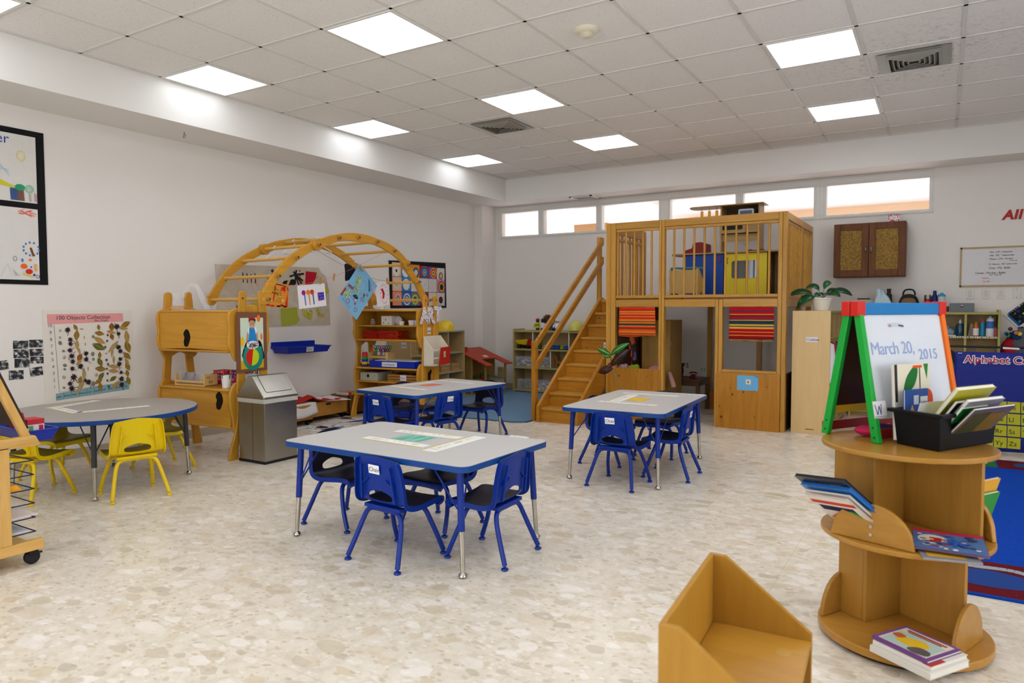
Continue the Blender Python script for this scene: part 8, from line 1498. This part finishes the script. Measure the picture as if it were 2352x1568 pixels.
def art_cat(a, w, h):
    a.rect(.002, .002, w-.002, h-.002, '#7a4a8a'); a.rect(.014, .014, w-.014, h-.014, '#d8ccb8'); a.rect(.02, .018, w-.02, h-.05, '#a8bcb4'); a.line([(.03, h-.03), (w-.03, h-.03)], .012, '#a83a34'); a.line([(.04, h-.042), (w-.04, h-.042)], .006, '#3a2a3a'); a.poly(spline([(.05, h*.3), (.07, h*.55), (.12, h*.62), (.15, h*.45), (.11, h*.25)], 4), '#d8b024'); a.poly(spline([(.02, h*.45), (.03, h*.6), (.06, h*.55), (.05, h*.4)], 4), '#b85a24'); a.poly(spline([(.11, h*.15), (.13, h*.35), (.17, h*.33), (.18, h*.15), (.14, h*.08)], 4), '#5a5250')
P0 = Vector((5.225, -.135, .0)); 
for k, (lb, c, th, off, ar) in enumerate([('thick white book at the bottom of the stack on the base tier', '#d8d4cc', .022, (0, 0), None), ('thin white book in the middle of the stack on the base tier', '#e0d8d0', .014, (.008, .012), lambda a, w, h: a.rect(w-.03, .0, w, h*.4, '#b83a34')), ('purple bordered picture book on top of the stack on the base tier', '#6a3f7c', .01, (.004, .02), art_cat)]):
    z = [.046+.022, .068+.0145, .0825+.0105][k]; slab('picture_book', lb, P0 + Vector((*off, z)), lA, lB, .215-.008*k, .20-.012*k, th, c, grp='books on the base tier', art=ar)
for z, c, nm in ((.55, '#2a8a3a', 'green'), (.60, '#d8a02a', 'yellow and red')):
    slab('picture_book', f'{nm} book edge sticking out behind the right side of the tower', (5.52, .20, z-.09), (.3, .5, 0), (.25, -.1, .9), .12, .1, .01, c, grp='books behind the tower')
# ================================================================ table easel on the tower
t = thing('table_easel', 'table top easel with green, orange, blue and red frame and dated whiteboard', 'easel', (5.3, .3, .73)); F0, F1, WD = Vector((5.03, .205, .7305)), Vector((5.218, .078, .7305)), Vector((.538, .843, 0))*.48; AP = (F0+F1)/2; AP.z = 1.255
GRN, ORG, BLUC, REDC = mat('#0f9a34', .4, noise=.1), mat('#e0680c', .4), mat('#0a6fae', .4, noise=.08), mat('#c41e16', .4)
g_ = (F1-F0).normalized(); w_ = WD.normalized()
def eleg(foot, top, off, mt, nm='leg'):
    m = MB(mt); f, p = foot+off, top+off; s = .016; m.hull([f-g_*s-w_*.011, f+g_*s-w_*.011, f+g_*s+w_*.011, f-g_*s+w_*.011], [p-g_*s*.9-w_*.011, p+g_*s*.9-w_*.011, p+g_*s*.9+w_*.011, p-g_*s*.9+w_*.011]); return m.build(nm, t, bevel=.003)
Tn, Tf = AP + g_*.020, AP - g_*.020; Tn.z = Tf.z = 1.22
for off, mt in ((Vector((0, 0, 0)), GRN), (WD, ORG)):
    for foot, tp in ((F1, Tn), (F0, Tf)):
        L = eleg(foot, tp, off, mt)
        for z in (.02, .055):
            p = foot.lerp(tp, z/.49)+off - w_*.0112; m = MB(mat('#1a3a1c', .5)); m.cyl(p, p - w_*.001, .0042, seg=8); m.build('screw', L)
for tp, sg in ((Tn, 1), (Tf, -1)):
    m = MB(BLUC); p, q = tp + w_*.016, tp + WD - w_*.016; m.hull([p-g_*.013+Z*-.022, q-g_*.013+Z*-.022, q+g_*.013+Z*-.022, p+g_*.013+Z*-.022], [p-g_*.013+Z*.024, q-g_*.013+Z*.024, q+g_*.013+Z*.024, p+g_*.013+Z*.024]); m.build('top_bar', t, bevel=.003)
    for off in (Vector((0, 0, 0)), WD):
        m = MB(REDC); c = tp+off; s = .0185; m.hull([c-g_*s-w_*.021-Z*.026, c+g_*s-w_*.021-Z*.026, c+g_*s+w_*.021-Z*.026, c-g_*s+w_*.021-Z*.026], [c-g_*s-w_*.021+Z*.03, c+g_*s-w_*.021+Z*.03, c+g_*s+w_*.021+Z*.03, c-g_*s+w_*.021+Z*.03]); m.build('corner_cap', t, bevel=.004)
def epanel(foot, tp, c, nm, z0=.17, sg=1):
    a_, b_ = foot.lerp(tp, z0), foot.lerp(tp, .965); n_ = w_.cross((b_-a_).normalized())*sg; m = MB(mat(c, .22)); m.hull([a_+w_*.012-n_*.003, a_+WD-w_*.012-n_*.003, a_+WD-w_*.012+n_*.003, a_+w_*.012+n_*.003], [b_+w_*.012-n_*.003, b_+WD-w_*.012-n_*.003, b_+WD-w_*.012+n_*.003, b_+w_*.012+n_*.003]); return m.build(nm, t, smooth=False)
epanel(F1, Tn, '#cdd0d8', 'whiteboard'); epanel(F0, Tf, '#3a2412', 'brown_board', .22)
up = (Tn-F1).normalized(); nn = w_.cross(up)
if nn.dot(g_) < 0: nn = -nn
PB = lambda s, h_: F1.lerp(Tn, h_) + w_*s + nn*.0036
text('March 20,', .069, PB(.034, .65), w_, up, mat('#8a9cc6', .5), t, name='date', shear=-.04, space=.9, lift=.0004); text('2015', .058, PB(.305, .60), w_, up, mat('#8a9cc6', .5), t, name='date', space=1.0, lift=.0004, bold=.0004); a = Art(PB(0, 0), w_, up, lift=.0004); a.line([(.15, .434), (.20, .438), (.235, .432)], .014, '#b8bcc0'); a.line([(.21, .434), (.24, .430)], .007, '#4a5460'); a.ell(.16, .433, .008, .005, '#a87a80'); a.build('smudge', t)
for foot, tp, c in ((F0, Tf, '#d0a81c'),):
    a_ = foot.lerp(tp, .2); m = MB(mat(c, .45)); m.hull([a_+w_*.012-g_*.006-Z*.014, a_+WD-w_*.012-g_*.006-Z*.014, a_+WD-w_*.012+g_*.006-Z*.014, a_+w_*.012+g_*.006-Z*.014], [a_+w_*.012-g_*.006+Z*.014, a_+WD-w_*.012-g_*.006+Z*.014, a_+WD-w_*.012+g_*.006+Z*.014, a_+w_*.012+g_*.006+Z*.014]); m.build('lower_bar', t)
for foot, tp, s in ((F0, Tf, -1), (F1, Tn, 1)):
    a_ = foot.lerp(tp, .055) + g_*s*.006; m = MB(mat('#8a1a1a', .4)); m.hull([a_+w_*.012-g_*.03-Z*.02, a_+WD-w_*.012-g_*.03-Z*.02, a_+WD-w_*.012-g_*.02-Z*.02, a_+w_*.012-g_*.02-Z*.02], [a_+w_*.012-g_*.03+Z*.016, a_+WD-w_*.012-g_*.03+Z*.016, a_+WD-w_*.012-g_*.02+Z*.016, a_+w_*.012-g_*.02+Z*.016]); m.build('red_rail', t)
r = random.Random(12)
for k, (c, nm) in enumerate([('#b81c4a', 'crimson'), ('#3a1a4a', 'violet'), ('#a81c3a', 'red')]):
    p = (F0+F1)/2 + w_*(.09+.1*k) + g_*.0; m = MB(mat(c, .8)); m.ball((p.x, p.y, .752), .045, .04, .02, seg=10, rings=6); solo(m, 'cloth_bundle', f'{nm} cloth bundle inside the table easel', 'cloth', 'cloths inside the easel')
# word card clipped to the easel
p = PB(.0, .18) + nn*.012; slab('word_card', 'white word card leaning on the green easel leg', p - w_*.012, w_, up, .07, .062, .002, '#dcdade', grp=None, art=lambda a, w, h: (a.line([(.008, .05), (.018, .012), (.03, .045), (.036, .012), (.042, .05)], .004, '#4a4a8a'), a.rect(.0, .004, w, .006, '#7a7a7a')))['category'] = 'card'
# ================================================================ black bin of books
e1, e2 = Vector((-.82, .57, 0)).normalized(), Vector((.50, .866, 0)).normalized(); K = Vector((5.412, .010, .7305)); t = thing('book_bin', 'black plastic bin of books on top of the book tower', 'bin', tuple(K)); BB = mat('#0b0b0d', .45, spec=.2, name='black_plastic'); wl, ll = .160, .335
def ring4(a, b, z, o=0.): return [K + Z*(z) + e1*(-o) + e2*(-o), K + Z*z + e2*(b+o) - e1*o, K + Z*z + e1*(a+o) + e2*(b+o), K + Z*z + e1*(a+o) - e2*o]
m = MB(BB); L0, L1, L2, L3 = ring4(wl, ll, 0), ring4(wl, ll, .128, .012), ring4(wl, ll, .128, .006), ring4(wl, ll, .004, -.004)
m.ringstrip([L0, L1, L2, L3], caps=True); m.build('bin', t, bevel=.003); m = MB(BB); A1, A2, A3, A4 = ring4(wl, ll, .118, .012), ring4(wl, ll, .118, .026), ring4(wl, ll, .131, .026), ring4(wl, ll, .131, .008); m.ringstrip([A1, A2, A3, A4, A1], caps=False); m.build('rim', t, bevel=.002)
def bb(nm, lb, o, s, w, h, tilt, th, c, art=None, edge='#dcd8d0', yawn=0.):
    """book in the bin: o = distance of its foot from the near side, s = start along the long side, tilt towards the near side"""
    P0 = K + e1*o + e2*s + Z*.012; up_ = Z*cos(tilt) - e1*sin(tilt); return slab(nm, lb, P0, e2, up_, w, h, th, c, edge, 'books in the black bin', art)
def art_garden(a, w, h):
    a.rect(.0, .0, w, h, '#d8d0bc'); a.rect(0, 0, .016, h, '#2a2a30'); a.rect(.002, h*.2, .014, h*.5, '#c8c8cc'); a.poly(spline([(.05, h*.62), (.07, h*.82), (.12, h*.97), (.14, h*.9), (.12, h*.72), (.08, h*.62)], 4), '#1f6a2c'); a.poly([(.175, h*.99), (.205, h*.99), (.195, h*.78)], '#2a7a3a'); a.rect(.148, h*.45, .154, h*.95, '#1c3a1c'); a.ell(.165, h*.45, .05, .05, '#c8361c'); a.ell(.2, h*.5, .03, .04, '#d8501c'); a.rect(.11, h*.94, .165, h*.975, '#d8501c')
def art_blue(a, w, h): a.rect(.09, h*.45, .135, h*.85, '#d8d8dc'); a.rect(.05, h*.7, .08, h*.88, '#c8ccd8'); a.rect(.03, h*.08, .12, h*.35, '#d8dce0'); a.poly([(.025, h*.55), (.04, h*.7), (.055, h*.55), (.04, h*.4)], '#d8a06a'); [a.rect(.095+.004*k, h*.5, .097+.004*k, h*.75, '#2a2a2a') for k in range(9)]
bb('garden_book', 'tall cream spiral book with green leaves at the back of the black bin', .165, .005, .215, .275, -.06, .012, '#d8cfba', art_garden)
bb('library_book', 'blue book with white labels in front of the tall leaf book', .135, .015, .14, .185, -.04, .008, '#164a98', art_blue)
bb('worksheet', 'white worksheet pages in front of the blue labelled book', .118, .01, .2, .15, .25, .002, '#dcdce4', lambda a, w, h: (a.line([(.02, .1), (.18, .09)], .003, '#3a3a3a'), a.ell(.09, .05, .012, .012, '#2a2a2a')))
bb('picture_book', 'yellow green book leaning at the middle of the black bin', .112, .045, .235, .245, .62, .016, '#b9b02a', lambda a, w, h: (a.rect(.03, .05, w-.03, h-.05, '#a8a028'),))
bb('picture_book', 'slim black and orange book behind the white one in the black bin', .085, .05, .18, .19, .62, .012, '#1a1c1e'); bb('picture_book', 'white topped book with grey cover in the black bin', .066, .06, .225, .205, .66, .014, '#8a8488'); bb('picture_book', 'green spined book near the front of the black bin', .05, .045, .16, .17, .62, .012, '#0f6a2c'); bb('picture_book', 'brown purple book leaning over the near side of the black bin', .032, .055, .255, .18, .70, .008, '#5a4a3a', lambda a, w, h: (a.rect(.02, .02, w*.5, h-.02, '#3a3a1c'), a.rect(w*.5, .03, w-.02, h-.03, '#6a5018')), edge='#e4e0e2')
# ================================================================ birch box chair in the foreground
t = thing('box_chair', 'birch box chair with sloping sides at the bottom right foreground', 'chair', (5.05, -1.2, 0)); CH = lambda ax: wood('box_chair_birch', '#b88834', '#a0701e', ax, .36, .7, contrast=.6)
O_ = Vector((4.915, -1.392, 0)); ry = Vector((-.061, .998, 0)); rx = Vector((.998, .061, 0)); W_, D_, H_, S_ = .492, .262, .56, .375
def pr3(o, base, A, B, th, nm, ax): m = MB(CH(ax)); m.prism(o, base, A, B, 0, th); return m.build(nm, t, bevel=.0025)
side = [(.0, 0), (D_, 0), (D_, S_+.018), (.045, H_), (0, H_)]
pr3(side, O_, rx, Z, -.013, 'side_panel', 'z'); pr3(side, O_ + ry*W_, rx, Z, .013, 'side_panel', 'z')
pr3([(.014, .0), (W_-.014, .0), (W_-.014, H_), (.014, H_)], O_ + rx*.0, ry, Z, .013, 'backrest', 'z')
m = MB(CH('x')); z1 = S_; p = [O_ + rx*.0135 + ry*.0135, O_ + rx*(D_-.002) + ry*.0135, O_ + rx*(D_-.002) + ry*(W_-.0135), O_ + rx*.0135 + ry*(W_-.0135)]; m.hull([q + Z*(z1-.014) for q in p], [q + Z*z1 for q in p]); st = m.build('seat', t, bevel=.002)
a = Art(O_ + Z*S_, rx, ry, lift=.0003); a.ell(.205, .385, .018, .022, mat('#b98e40', .4)); a.ell(.03, .05, .004, .003, '#2a1a0a'); a.build('knot', st)
